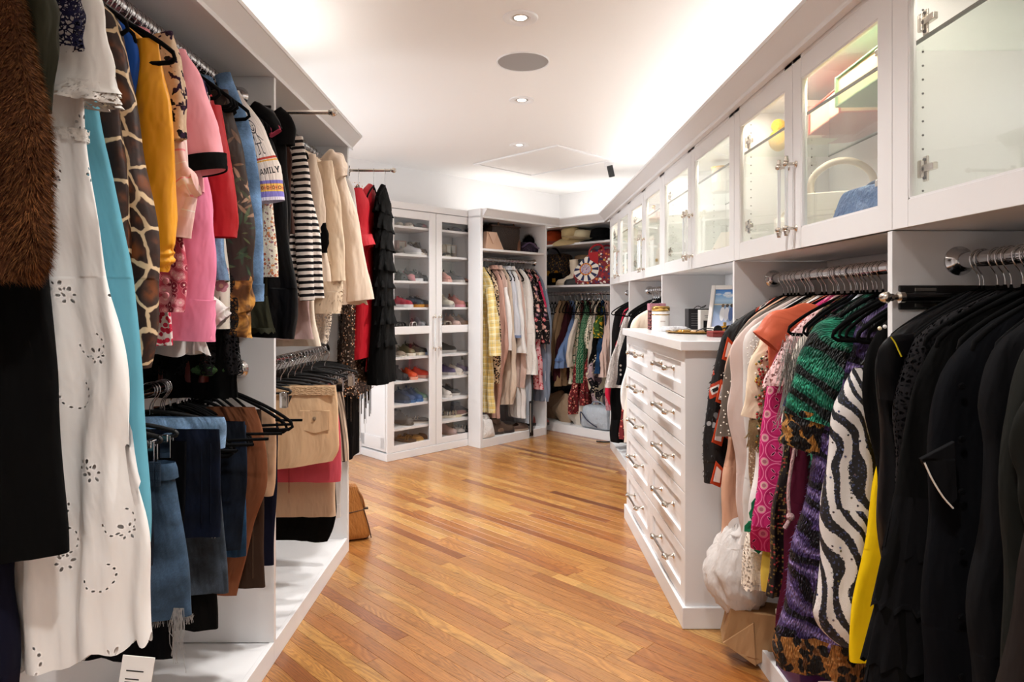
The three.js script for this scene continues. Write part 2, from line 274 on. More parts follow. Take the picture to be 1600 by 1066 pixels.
function glassDoor(parent, w, y0, y1, stile, panes, o = {}) {  // hinged at local x=0, extends to +x, front at z=0 (thickness behind)
  const d = new THREE.Group(); d.name = 'door'; parent.add(d); const th = 0.02, mid = panes.slice(1).map(p => p[0]);
  const bars = [rbox(0.0015, stile, y0, y1, -th, 0), rbox(w - stile, w - 0.0015, y0, y1, -th, 0)];
  let ys = [y0]; panes.forEach(([a, b]) => ys.push(a, b)); ys.push(y1);
  for (let i = 0; i < ys.length; i += 2) bars.push(rbox(stile - 0.001, w - stile + 0.001, ys[i], ys[i + 1], -th, -0.0008));
  P(d, 'door_frame', merge(bars), M.lacquer);
  for (const [a, b] of panes) { P(d, 'pane', box(stile - 0.004, w - stile + 0.004, a - 0.004, b + 0.004, -th + 0.006, -th + 0.009), M.glass);
    P(d, 'bead', merge([box(stile, stile + 0.004, a, b, -0.010, -0.002), box(w - stile - 0.004, w - stile, a, b, -0.010, -0.002), box(stile, w - stile, a, a + 0.004, -0.010, -0.002), box(stile, w - stile, b - 0.004, b, -0.010, -0.002)]), M.lacquer); }
  return d;
}
const upperNames = ['above the camera end', 'over the all-black garments, near stile hinge showing', 'holding the red and green books and a white handbag', 'over the dresser with a beaded cylinder on its glass shelf', 'second from the far end with paired clear handles', 'at the far end of the run beside the hat shelves'];
for (let i = 0; i < 6; i++) {
  const d0 = RB[i], w = RB[i + 1] - d0, xb = 0.37, y0 = 1.472, y1 = 2.072;
  const t = thing('display_cabinet', 'lit white glass-door cabinet ' + upperNames[i], 'cabinet', [R_FRONT, 0, -d0]);
  P(t, 'side_panel', rbox(0.002, xb, y0 + 0.018, y1, -0.018, 0), M.lacquer); P(t, 'side_panel', rbox(0.002, xb, y0 + 0.018, y1, -w, -w + 0.018), M.lacquer);
  P(t, 'back_panel', box(xb, xb + 0.008, y0, y1, -w, 0), M.shelf);
  P(t, 'bottom_panel', rbox(0.002, xb, y0, y0 + 0.018, -w, 0), M.lacquer); P(t, 'top_panel', rbox(0, xb, y1 - 0.018, y1 + 0.05, -w, 0), M.lacquer);
  const sg = P(t, 'glass_shelf', box(0.022, xb - 0.005, 1.882, 1.886, -w + 0.02, -0.02), M.shelfGlass); P(sg, 'shelf_edge', box(0.019, 0.022, 1.8795, 1.8885, -w + 0.02, -0.02), M.glassEdge); P(sg, 'shelf_edge', box(xb - 0.005, xb - 0.003, 1.881, 1.887, -w + 0.02, -0.02), M.glassEdge);
  // rows of shelf pin holes in the side panels
  const pins = []; for (const xx of [0.06, 0.30]) for (let y = 1.56; y < 2.02; y += 0.032) pins.push(cyl(0.0026, 0.0026, 0.001, 8).rotateX(Math.PI / 2).translate(xx, y, -w + 0.0188));
  P(t, 'pin_hole', merge(pins), M.gap);
  P(t, 'light_bar', rbox(0.012, 0.034, y1 - 0.026, y1 - 0.018, -w + 0.08, -0.08, 0.003), M.glow);
  downRect(CASEWARM, CASE * (i < 2 ? 0.45 : 1), w - 0.2, 0.03, [R_FRONT + 0.024, y1 - 0.029, -d0 - w / 2], Math.PI / 2);
  // doors: local frame turned so that x runs along the run and z faces the aisle
  for (const s of [0, 1]) {
    const hw = w / 2, hold = new THREE.Object3D(); const dr = glassDoor(t, hw, y0, y1 - 0.002, 0.060, [[1.534, 1.992]]);
    dr.rotation.y = -Math.PI / 2; dr.position.set(0, 0, -w + s * hw);
    for (const y of [1.60, 1.925]) { const h = P(dr, 'hinge', hingeGeo, M.nickel); h.position.set(s ? hw - 0.06 : 0.06, y, -0.036); if (s) h.rotation.y = Math.PI, h.position.z = -0.02; P(h, 'slot', hingeSlot, M.gap); }
    if (i) barHandle(dr, 0.20, s ? 0.028 : hw - 0.028, 1.636, 0, true);
  }
}
// ---------------------------------------------------------------- dresser
{
  const X = 0.695, d0 = 2.62, d1 = 3.955, w = d1 - d0, t = thing('dresser', 'white five-row dresser with ten recessed-panel drawers and chrome bar handles', 'dresser', [X, 0, -d1], -Math.PI / 2);
  // local: x along the front from far (0) to near (w), z towards the aisle
  P(t, 'side_panel', rbox(w - 0.02, w, 0.08, 1.112, -0.55, 0), M.lacquer); P(t, 'side_panel', rbox(0, 0.02, 0.08, 1.112, -0.188, 0), M.lacquer);
  P(t, 'carcass', merge([box(0.02, w - 0.02, 0.08, 1.112, -0.188, -0.03), box(0.11, w - 0.02, 0.08, 1.112, -0.55, -0.19)]), M.gap);
  P(t, 'plinth', rbox(-0.012, w + 0.014, 0, 0.086, -0.188, 0.014, 0.003), M.lacquer);
  P(t, 'counter_top', merge([rbox(-0.02, w + 0.022, 1.112, 1.152, -0.188, 0.024, 0.004, 2), rbox(0.11, w, 1.112, 1.152, -0.55, -0.186, 0.004, 2)]), S('#f1f1f2', 0.16));
  const ys = [1.112, 0.921, 0.73, 0.539, 0.31, 0.088];
  for (let r = 0; r < 5; r++) for (let c = 0; c < 2; c++) {
    const x0 = c ? w / 2 + 0.0012 : 0.004, x1 = c ? w - 0.004 : w / 2 - 0.0012, a = ys[r + 1] + 0.0022, b = ys[r] - 0.0022, st = 0.062, rl = 0.05, q = new THREE.Group(); q.name = 'drawer'; t.add(q);
    P(q, 'front_frame', merge([rbox(x0, x0 + st, a, b, -0.02, 0.001, 0.0012), rbox(x1 - st, x1, a, b, -0.02, 0.001, 0.0012), rbox(x0 + st - 0.001, x1 - st + 0.001, a, a + rl, -0.02, 0.0005), rbox(x0 + st - 0.001, x1 - st + 0.001, b - rl, b, -0.02, 0.0005)]), M.lacquer);
    P(q, 'front_panel', box(x0 + st, x1 - st, a + rl, b - rl, -0.02, -0.010), M.lacquer);
    barHandle(q, 0.23, (x0 + x1) / 2, (a + b) / 2 + 0.005, -0.010, false, M.chrome, 1.3);
  }
}
// ---------------------------------------------------------------- shoe cabinet (frame turned 45 degrees) and open robe section
const SH = { pos: [-1.027, 0, -5.37], turn: Math.PI / 4 };
const shW = (x, y, z) => [SH.pos[0] + R2 * (x + z), y, SH.pos[2] - R2 * (x - z)];
const HA = { pos: [0.48, 0, -6.62], turn: -Math.PI / 4 };
const haW = (x, y, z) => [HA.pos[0] + R2 * (x - z), y, HA.pos[2] + R2 * (x + z)];
const SHELF_Y = [1.962, 1.726, 1.497, 1.27, 1.085, 0.848, 0.645, 0.448, 0.251, 0.1];
{
  const W = 1.03, D = 0.39, t = thing('shoe_cabinet', 'tall white cabinet with two glass doors full of shoes', 'cabinet', SH.pos, SH.turn);
  const side = P(t, 'side_panel', rbox(0, 0.02, 0.075, 2.09, -D, -0.022), M.lacquer);
  P(side, 'side_moulding', merge([rbox(-0.006, 0, 0.10, 2.06, -0.09, -0.024), rbox(-0.006, 0, 0.10, 2.06, -D, -D + 0.06), rbox(-0.006, 0, 0.10, 0.19, -D, -0.03), rbox(-0.006, 0, 2.0, 2.06, -D, -0.03)]), M.lacquer);
  P(t, 'side_panel', rbox(W - 0.02, W, 0.075, 2.09, -D, -0.022), M.lacquer); P(t, 'back_panel', box(0, W, 0.075, 2.09, -D - 0.004, -D + 0.006), M.shelf);
  P(t, 'divider', rbox(0.50, 0.52, 0.1, 2.07, -D + 0.006, -0.024), M.lacquer);
  P(t, 'plinth', rbox(-0.008, W, 0, 0.063, -D, 0.006, 0.003), M.lacquer); P(t, 'top_panel', rbox(0, W, 2.065, 2.11, -D, -0.02), M.lacquer);
  P(t, 'fascia', rbox(-0.002, W, 2.098, 2.155, -D, 0.004, 0.003), M.lacquer);
  for (const y of SHELF_Y) { P(t, 'shelf', rbox(0.02, 0.50, y - 0.02, y, -D + 0.006, -0.03), M.shelf); P(t, 'shelf', rbox(0.52, W - 0.02, y - 0.02, y, -D + 0.006, -0.03), M.shelf); }
  for (const s of [0, 1]) { const dr = glassDoor(t, 0.508, 0.066, 2.092, s ? 0.064 : 0.066, [[0.115, 1.047], [1.105, 2.03]]); dr.position.set(s * 0.51, 0, 0); barHandle(dr, 0.27, s ? 0.03 : 0.478, 1.05, 0, true); }
  }
{
  const x0 = 0.875, x1 = 1.768, zf = 0.175, zb = -0.39, t = thing('closet_unit', 'white open closet section with bags on top and robes below', 'closet unit', SH.pos, SH.turn);
  P(t, 'side_panel', rbox(x0, x0 + 0.03, 0, 2.16, 0.0095, zf, 0.002), M.lacquer); P(t, 'side_panel', rbox(1.032, 1.05, 0.07, 2.08, zb, 0.004), M.lacquer); P(t, 'side_panel', rbox(x1 - 0.02, x1, 0, 2.08, zb, zf), M.lacquer);
  P(t, 'back_panel', box(1.032, x1, 0.06, 2.12, zb - 0.003, zb + 0.004), M.shelf);
  P(t, 'shelf', merge([rbox(x0 + 0.03, x1 - 0.02, 1.785, 1.805, 0.0095, zf - 0.02), rbox(1.05, x1 - 0.02, 1.785, 1.805, zb, 0.0097)]), M.lacquer);
  P(t, 'deck', merge([rbox(x0 + 0.03, x1 - 0.02, 0.052, 0.072, 0.0095, zf - 0.018), rbox(1.05, x1 - 0.02, 0.052, 0.072, zb, 0.0097)]), M.lacquer); P(t, 'toe_kick', rbox(x0 + 0.03, x1, 0, 0.076, zf - 0.018, zf), M.lacquer);
  P(t, 'top_panel', merge([rbox(x0, x1, 2.08, 2.10, 0.0095, zf), rbox(1.05, x1, 2.08, 2.10, zb, 0.0097)]), M.lacquer);
  closetRod('chrome closet rod holding the pale robes near the shoe cabinet', shW(x0 + 0.03, 1.715, 0.02), shW(x1 - 0.02, 1.715, 0.02));
  crown('trim_4', 1.09, shW(x0 + 0.03, 2.0775, zf), SH.turn);
}
{
  const x0 = -0.57, x1 = 0.72, D = 0.66, t = thing('closet_unit', 'white corner closet section with hats and a patterned tote on its shelves', 'closet unit', HA.pos, HA.turn);
  P(t, 'side_panel', rbox(x1, x1 + 0.02, 0.0, 2.08, -D, 0), M.lacquer);
  P(t, 'back_panel', box(x0, x1 + 0.02, 0.06, 2.1, -D - 0.004, -D + 0.004), M.shelf);
  P(t, 'shelf', rbox(x0, x1, 1.89, 1.91, -D, -0.01), M.lacquer); P(t, 'shelf', rbox(x0, x1, 1.47, 1.49, -D, -0.01), M.lacquer);
  P(t, 'deck', rbox(x0, x1, 0.06, 0.08, -D, -0.018), M.lacquer); P(t, 'toe_kick', rbox(x0, x1 + 0.02, 0, 0.084, -0.018, 0), M.lacquer);
  P(t, 'top_panel', rbox(x0, x1 + 0.02, 2.08, 2.10, -D, 0), M.lacquer);
  closetRod('chrome closet rod under the patterned tote in the far corner', haW(x0 + 0.01, 1.405, -0.2), haW(x1, 1.405, -0.2));
  crown('trim_5', 0.78, haW(-0.04, 2.0775, 0), HA.turn);
}
// ================================================================ fabrics
const fab = (color, o = {}) => { const { sheen = 0, bump = wrinkleBump, bs = 0.006, r = 0.85, ...rest } = o; const p = { color, roughness: r, bumpMap: bump, bumpScale: bs * 2.0, specularIntensity: r > 0.6 ? 0.35 : 0.8, ...rest };
  if (sheen) { p.sheen = sheen; p.sheenRoughness = 0.5; p.sheenColor = new THREE.Color(color).lerp(new THREE.Color('#ffffff'), 0.3); } return new THREE.MeshPhysicalMaterial(p); };
const pat = (map, o = {}) => fab('#ffffff', { map, ...o });
const hx = s => [1, 3, 5].map(i => parseInt(s.slice(i, i + 2), 16));
const wrapDraw = (g, w, h, x, y, r, f) => { for (const ox of [-w, 0, w]) for (const oy of [-h, 0, h]) if (x + ox > -r && x + ox < w + r && y + oy > -r && y + oy < h + r) { g.save(); g.translate(x + ox, y + oy); f(g); g.restore(); } };
function scatter(bg, size, n, draw, px = 512) { return canvasTex(px, px, (g, w, h) => { g.fillStyle = bg; g.fillRect(0, 0, w, h); for (let i = 0; i < n; i++) { const x = rnd() * w, y = rnd() * h, s = rnd(), a = rnd() * 6.28, k = rnd(); wrapDraw(g, w, h, x, y, 70, g => { g.rotate(a); draw(g, s, k, i); }); } }, size); }
const disc = (g, x, y, r, c) => { g.fillStyle = c; g.beginPath(); g.arc(x, y, r, 0, 6.3); g.fill(); };
const blossom = (g, r, c, mid, n = 5) => { for (let k = 0; k < n; k++) { const a = k * 6.283 / n; disc(g, Math.cos(a) * r * 0.6, Math.sin(a) * r * 0.6, r * 0.5, c); } disc(g, 0, 0, r * 0.35, mid); };
const leafShape = (g, l, w, c) => { g.fillStyle = c; g.beginPath(); g.moveTo(0, 0); g.quadraticCurveTo(l / 2, -w, l, 0); g.quadraticCurveTo(l / 2, w, 0, 0); g.fill(); };
const leoTex = (base, mid, spot, size, s, n = 9, rw = 0.44) => tex(384, (u, v) => { const wx = u * n + 0.35 * (fbm(u * 12, v * 12, 12, s) - 0.5) * 2, wy = v * n + 0.35 * (fbm(u * 12, v * 12, 12, s + 3) - 0.5) * 2; const [a, b, id, ax, ay] = voro(wx, wy, n, s); const ang = Math.atan2(ay, ax), gapA = Math.sin(ang * 3 + id * 20); const ring = a < rw + 0.06 * gapA && (a > 0.2 || id < 0.35) && gapA > -0.8; const inner = a < 0.21; const g = 0.85 + 0.3 * fbm(u * 30, v * 30, 30, s + 8); return (ring ? spot : inner ? mid : base).map(c => c * g); }, size);
const T = {};
T.giraffe = tex(512, (u, v) => { const n = 6, wx = u * n + 0.5 * (fbm(u * 8, v * 8, 8, 1) - 0.5), wy = v * n + 0.5 * (fbm(u * 8, v * 8, 8, 2) - 0.5); const [a, b] = voro(wx, wy, n, 4); const e = sstep(0.09, 0.15, b - a), f = fbm(u * 10, v * 10, 10, 7), blotch = sstep(0.36, 0.58, f); const br = mix3([42, 21, 12], [150, 80, 30], blotch * 0.7 * sstep(0.5, 0.1, a)); return mix3([216, 190, 152].map(c => c * (0.9 + 0.2 * f)), br, e); }, 0.30, 0.40);
T.leoCream = tex(384, (u, v) => { const f = fbm(u * 14, v * 10, 14, 22, 3), k = fbm(u * 28, v * 20, 28, 31, 2); const d = sstep(0.56, 0.60, f); return mix3(mix3([222, 198, 170], [200, 172, 142], k), k > 0.5 ? [46, 26, 50] : [24, 18, 22], d); }, 0.17);
T.leopard = leoTex([164, 108, 52], [104, 64, 30], [16, 11, 10], 0.40, 41, 8, 0.50);
T.leopardBig = leoTex([176, 120, 52], [96, 58, 26], [16, 11, 10], 0.36, 47, 5, 0.55);
T.leoRobe = leoTex([214, 190, 160], [190, 150, 112], [34, 26, 24], 0.36, 44, 9);
const plaidTex = (bg, lines, size, n = 256) => tex(n, (u, v) => { let c = bg.slice(); for (const [pos, w, col, a] of lines) { const du = Math.abs(((u - pos + 1.5) % 1) - 0.5), dv = Math.abs(((v - pos + 1.5) % 1) - 0.5); if (du < w) c = mix3(c, col, a); if (dv < w) c = mix3(c, col, a); } return c; }, size);
T.pinkPlaid = plaidTex([238, 214, 204], [[0.5, 0.2, [228, 178, 172], 0.5], [0.15, 0.02, [232, 120, 130], 0.7], [0.85, 0.015, [240, 230, 220], 0.8]], 0.11);
T.yellowPlaid = plaidTex([222, 204, 150], [[0.5, 0.04, [150, 138, 92], 0.5], [0.25, 0.16, [222, 184, 92], 0.4], [0.9, 0.05, [236, 228, 200], 0.8]], 0.06);
T.stripes = tex(128, (u, v) => v + 0.02 * Math.sin(u * 12.566) < 0.47 ? [22, 20, 24] : [240, 230, 222], 0.06, 0.024);
T.pantStripe = tex(64, (u, v) => (u < 0.3 ? [96, 78, 66] : u > 0.6 && u < 0.68 ? [150, 128, 110] : [226, 206, 184]), 0.03, 0.1);
T.denim = (c, s) => tex(256, (u, v) => { const tw = 0.88 + 0.16 * hash((u * 256 | 0) + (v * 256 | 0), (v * 256 | 0) / 2 | 0, s), f = 0.6 + 0.85 * fbm(u * 5, v * 8, 8, s, 4); return hx(c).map((k, i) => k * tw * f + (i < 2 ? 3 : 0)); }, 0.35);
T.denimMid = T.denim('#3a4f68', 61); T.denimDark = T.denim('#121b2c', 62); T.denimGrey = T.denim('#3c4654', 63); T.denimLight = T.denim('#7d9dc2', 64); T.denimBlue = T.denim('#1f3d5c', 66);
T.paisley = scatter('#b9485a', 0.11, 60, (g, s, k) => { blossom(g, 14 + s * 16, k < 0.5 ? '#e59aa4' : '#8c2c40', '#f0c8c4', 7); g.strokeStyle = '#e8b0b4'; g.lineWidth = 2; g.beginPath(); g.arc(0, 0, 22 + s * 14, 0, 6.3); g.stroke(); }, 384);
T.ditsy = scatter('#ece2cc', 0.12, 190, (g, s, k) => { if (k < 0.55) blossom(g, 9 + s * 10, ['#b84a3a', '#8a5a78', '#cc7a52', '#70405a'][(s * 40 | 0) % 4], '#e8c46a'); else leafShape(g, 16 + 10 * s, 5, '#6f7a4a'); });
T.forest = canvasTex(512, 512, (g, w, h) => { g.fillStyle = '#33251d'; g.fillRect(0, 0, w, h); for (let i = 0; i < 620; i++) { const y = rnd() * h, x = rnd() * w, f = y / h, c = f < 0.35 ? ['#2a1d18', '#4a3426', '#7d5f48', '#1c1512'] : f < 0.62 ? ['#c6a083', '#8d6b4e', '#3f4a30', '#a88064'] : f < 0.85 ? ['#2e4a34', '#47633f', '#1e3026', '#627a4e'] : ['#8c3a2c', '#5c261e', '#a85236', '#3c1c18']; const col = c[i % 4], a = rnd() * 6.28, l = 14 + rnd() * 34; wrapDraw(g, w, h, x, y, 60, g => { g.rotate(a); g.globalAlpha = 0.75; leafShape(g, l, l * 0.22, col); }); } }, 0.55, 0.62);
T.gold = tex(256, (u, v) => { const f = fbm(u * 10, v * 8, 10, 91, 4); return mix3([86, 52, 20], [206, 150, 70], sstep(0.3, 0.7, f)); }, 0.2);
T.zebra = tex(512, (u, v) => { const q = (u * 11 - 6 * v) + 1.6 * (fbm(u * 4, v * 3, 4, 71, 3) - 0.5) * 2 + 0.4 * Math.sin(v * 12.566 + u * 6.283), s = Math.sin(q * 6.283), j = (hash(u * 170 | 0, v * 170 | 0, 3) - 0.5) * 0.35; return s + j > -0.12 ? [230, 224, 220] : mix3([16, 16, 22], [84, 96, 150], hash(u * 170 | 0, v * 170 | 0, 9) > 0.9 ? 0.7 : 0); }, 0.55, 0.62);
const tigerTex = (c0, c1, c2, s) => tex(512, (u, v) => { const q = v * 7 + 0.8 * (fbm(u * 3, v * 6, 6, s, 3) - 0.5) * 2 + 0.35 * Math.sin(u * 6.283 * 2), st = Math.sin(q * 6.283), hair = 0.85 + 0.3 * vn(u * 130, v * 30, 130, s, 30); const t = sstep(-0.7, -0.3, st + 0.5 * (fbm(u * 20, v * 40, 40, s + 4, 2) - 0.5)); return mix3(c0, mix3(c1, c2, sstep(0.3, 1, st)), t).map(k => k * hair); }, 0.55, 0.50);
T.tigerGreen = tigerTex([6, 14, 14], [10, 104, 80], [46, 160, 124], 101);
T.tigerPurple = tigerTex([20, 14, 24], [82, 62, 118], [150, 128, 186], 111);
const sequinTex = (a, b, c, size, s, n = 64) => tex(256, (u, v) => { const i = Math.floor(u * n), j = Math.floor(v * n), h = hash(i, j, s), fx = u * n - i - 0.5, fy = v * n - j - 0.5, e = Math.hypot(fx, fy) > 0.46 ? 0.5 : 1; return mix3(h < 0.75 ? a : h < 0.92 ? b : c, c, 0.0).map(k => k * e); }, size);
T.sequinGold = sequinTex([74, 58, 50], [140, 112, 92], [250, 232, 214], 0.34, 121, 48);
T.beadBlack = sequinTex([26, 20, 20], [120, 96, 52], [170, 60, 60], 0.3, 123, 50);
T.beadTan = sequinTex([150, 118, 92], [196, 168, 136], [240, 226, 206], 0.3, 124, 60);
T.patch = canvasTex(512, 512, (g, w, h) => { g.fillStyle = '#121113'; g.fillRect(0, 0, w, h); for (let i = 0; i < 26; i++) { const x = rnd() * w, y = rnd() * h, a = rnd() * 6.28, k = i % 4; wrapDraw(g, w, h, x, y, 80, g => { g.rotate(a); if (k == 0) { g.fillStyle = '#b23c22'; g.fillRect(-34, -26, 68, 52); g.fillStyle = '#d9d6d2'; g.fillRect(-20, -14, 40, 28); g.fillStyle = '#17171a'; g.fillRect(-12, -7, 24, 14); } else if (k == 1) { g.strokeStyle = '#e6e2de'; g.lineWidth = 4; g.beginPath(); g.moveTo(-28, 0); g.lineTo(28, 0); g.moveTo(0, -22); g.lineTo(0, 22); g.moveTo(-18, -18); g.lineTo(18, 18); g.stroke(); } else if (k == 2) { for (let m = 0; m < 14; m++) disc(g, (rnd() - 0.5) * 70, (rnd() - 0.5) * 50, 5 + rnd() * 7, ['#75787c', '#3b3d42', '#a7a9ac'][m % 3]); } else for (let m = 0; m < 8; m++) disc(g, (rnd() - 0.5) * 90, (rnd() - 0.5) * 90, 3, '#f4efe6'); }); } }, 0.5);
T.lattice = canvasTex(256, 256, (g, w, h) => { g.fillStyle = '#c22a6c'; g.fillRect(0, 0, w, h); g.lineWidth = 8; for (const r of [118, 96]) { g.strokeStyle = r > 100 ? '#e887ae' : '#a81c58'; g.beginPath(); g.arc(128, 128, r, 0, 6.3); g.stroke(); } for (let k = 0; k < 4; k++) { g.save(); g.translate(128, 128); g.rotate(k * Math.PI / 2 + 0.785); g.translate(16, 0); leafShape(g, 74, 26, '#ee9abc'); g.translate(6, 0); leafShape(g, 60, 17, '#541030'); g.restore(); } disc(g, 128, 128, 15, '#8e1a4c'); for (const [x, y] of [[0, 0], [256, 0], [0, 256], [256, 256]]) { disc(g, x, y, 46, '#e887ae'); disc(g, x, y, 34, '#d8b2a4'); disc(g, x, y, 22, '#b46a80'); } }, 0.075);
const laceTex = (c, size, s, holes = 0.5, n = 10) => tex(256, (u, v) => { const [a, b, id] = voro(u * n, v * n, n, s), f = fbm(u * 24, v * 24, 24, s + 2, 2); const hole = (b - a > 0.22 && f < holes) || (a < 0.1); return [...c.map(k => k * (0.88 + 0.2 * f)), hole ? 0 : 255]; }, size);
T.laceCream = laceTex([240, 228, 212], 0.12, 131, 0.52); T.lacePink = laceTex([240, 200, 200], 0.14, 132, 0.47); T.laceBlack = laceTex([20, 18, 20], 0.12, 133, 0.5); T.laceNavy = laceTex([22, 22, 52], 0.10, 134, 0.56, 12);
T.eyelet = canvasTex(512, 512, (g, w, h) => { g.fillStyle = '#f3f1ee'; g.fillRect(0, 0, w, h); g.globalCompositeOperation = 'source-over'; const hole = (x, y, r, a = 0) => { g.save(); g.translate(x, y); g.rotate(a); g.scale(1, 0.65); disc(g, 0, 0, r + 4, '#fffdfa'); g.globalCompositeOperation = 'destination-out'; disc(g, 0, 0, r, '#000'); g.restore(); }; for (let i = 0; i < 17; i++) { const x = 40 + rnd() * 430, y = 50 + rnd() * 410; if (i < 12) for (let k = 0; k < 6; k++) hole(x + 20 * Math.cos(k * 1.047), y + 20 * Math.sin(k * 1.047), 4 + rnd() * 4, k * 1.047); else { for (let k = 0; k < 9; k++) hole(x + 40 * Math.cos(k * 0.5), y + 40 * Math.sin(k * 0.5), 4, k * 0.5 + 1.57); } } }, 0.30, 0.32);
T.eyeletHem = canvasTex(256, 256, (g, w, h) => { g.fillStyle = '#f3f1ee'; g.fillRect(0, 0, w, h); for (const [x, y, r] of [[32, 46, 9], [96, 40, 12], [160, 44, 14], [224, 40, 9], [60, 110, 7], [128, 120, 8], [200, 110, 7], [30, 190, 6], [100, 180, 7], [170, 200, 8], [230, 180, 6]]) { g.globalCompositeOperation = 'source-over'; disc(g, x, y, r + 4, '#fffefc'); g.globalCompositeOperation = 'destination-out'; disc(g, x, y, r, '#000'); } }, 0.16, 0.18);
T.hearts = scatter('#f0b8bc', 0.14, 34, g => { g.rotate(0); g.fillStyle = '#c8203c'; g.beginPath(); g.moveTo(0, 14); g.bezierCurveTo(-34, -10, -14, -34, 0, -14); g.bezierCurveTo(14, -34, 34, -10, 0, 14); g.fill(); }, 384);
T.polka = scatter('#efe4e0', 0.08, 34, g => disc(g, 0, 0, 18, '#cc2f4a'), 256);
T.darkFloral = scatter('#1c181b', 0.3, 120, (g, s, k) => { if (k < 0.5) blossom(g, 14 + s * 20, ['#d65a6a', '#e8b0a8', '#c99a88', '#7a5470'][(s * 37 | 0) % 4], '#f2dcc8'); else leafShape(g, 30, 8, '#b8a290'); });
T.creamFloral = scatter('#d9d1c4', 0.3, 40, (g, s, k) => { if (k < 0.5) blossom(g, 14 + s * 16, ['#6a5560', '#3c4438', '#a8727c'][(s * 37 | 0) % 3], '#c8a890'); else leafShape(g, 40, 7, '#5b6350'); });
T.purpleFloral = scatter('#cfc2bc', 0.26, 26, (g, s) => blossom(g, 26 + s * 14, '#39304e', '#5a4c6c', 5), 256);
T.greenEmb = canvasTex(256, 256, (g, w, h) => { g.fillStyle = '#17573a'; g.fillRect(0, 0, w, h); g.strokeStyle = '#9fb896'; g.lineWidth = 4; for (let y = 0; y < 4; y++) { g.beginPath(); for (let x = 0; x <= 256; x += 8) g.lineTo(x, y * 64 + 18 + 12 * Math.sign(Math.sin(x * 0.1963))); g.stroke(); for (let x = 16; x < 256; x += 32) { g.beginPath(); g.arc(x, y * 64 + 48, 9, 0, 6.3); g.stroke(); } } }, 0.2);
T.greenLeaf = scatter('#e6dcc6', 0.4, 70, (g, s) => leafShape(g, 70 + 40 * s, 12, ['#2f6b48', '#487f58', '#1f5238'][(s * 37 | 0) % 3]));
T.tropic = scatter('#3a5a2a', 0.3, 80, (g, s, k) => k < 0.5 ? leafShape(g, 60, 16, ['#7fa640', '#d6c23a', '#24411f', '#e2dc8c'][(s * 37 | 0) % 4]) : blossom(g, 20, '#e0b22e', '#8c4a20'));
T.redPaisley = scatter('#6a2226', 0.22, 90, (g, s, k) => { blossom(g, 10 + s * 12, ['#c0544c', '#e0a890', '#3a1416'][(s * 37 | 0) % 3], '#d8b8a0'); });
T.zig = canvasTex(128, 128, (g, w, h) => { g.fillStyle = '#e8ddc8'; g.fillRect(0, 0, w, h); g.strokeStyle = '#2a4a36'; g.lineWidth = 12; g.beginPath(); for (const [x, y] of [[20, 0], [20, 32], [90, 32], [90, 64], [20, 64], [20, 96], [90, 96], [90, 128], [20, 128]]) g.lineTo(x, y); g.stroke(); }, 0.06);
T.chevron = scatter('#e2d3b8', 0.3, 14, (g, s, k) => { g.lineWidth = 14; g.strokeStyle = ['#1c1b20', '#b49aa0', '#6a5560'][(s * 37 | 0) % 3]; g.strokeRect(-40, -20, 80, 40); g.strokeRect(-18, -8, 36, 16); }, 256);
T.sunburst = canvasTex(512, 512, (g, w, h) => { g.fillStyle = '#7c1f28'; g.fillRect(0, 0, w, h); for (let i = 0; i < 260; i++) disc(g, rnd() * w, rnd() * h, 6 + rnd() * 12, ['#c8a04a', '#e6ddd0', '#27306a', '#b02a34', '#d87a3a', '#23244a'][i % 6]); const cx = 190, cy = 280; disc(g, cx, cy, 185, '#eee6d8'); for (let k = 0; k < 20; k++) { g.save(); g.translate(cx, cy); g.rotate(k * 6.283 / 20); g.fillStyle = k % 2 ? '#f2ede4' : '#1d2450'; g.beginPath(); g.moveTo(70, -6); g.lineTo(180, -24); g.lineTo(180, 24); g.lineTo(70, 6); g.fill(); g.restore(); } for (let k = 0; k < 24; k++) disc(g, cx + 82 * Math.cos(k * 0.2618), cy + 82 * Math.sin(k * 0.2618), 13, k % 2 ? '#e0a83a' : '#c8502e'); disc(g, cx, cy, 72, '#c7b6c8'); for (let k = 0; k < 60; k++) disc(g, cx + (rnd() - 0.5) * 110, cy + (rnd() - 0.5) * 110, 5, ['#8a3a62', '#4a4a8a', '#e8d8a8'][k % 3]); }, 1);
T.monogram = scatter('#22140f', 0.09, 26, (g, s, k) => { if (k < 0.6) blossom(g, 14, '#5a432a', '#22140f', 4); else { g.strokeStyle = '#5a432a'; g.lineWidth = 4; g.strokeRect(-9, -9, 18, 18); } }, 256);
T.darkMedley = scatter('#191719', 0.3, 60, (g, s, k) => blossom(g, 12 + s * 22, k < 0.3 ? '#c08a2c' : k < 0.6 ? '#4a3a30' : '#2a2226', '#120f10'));
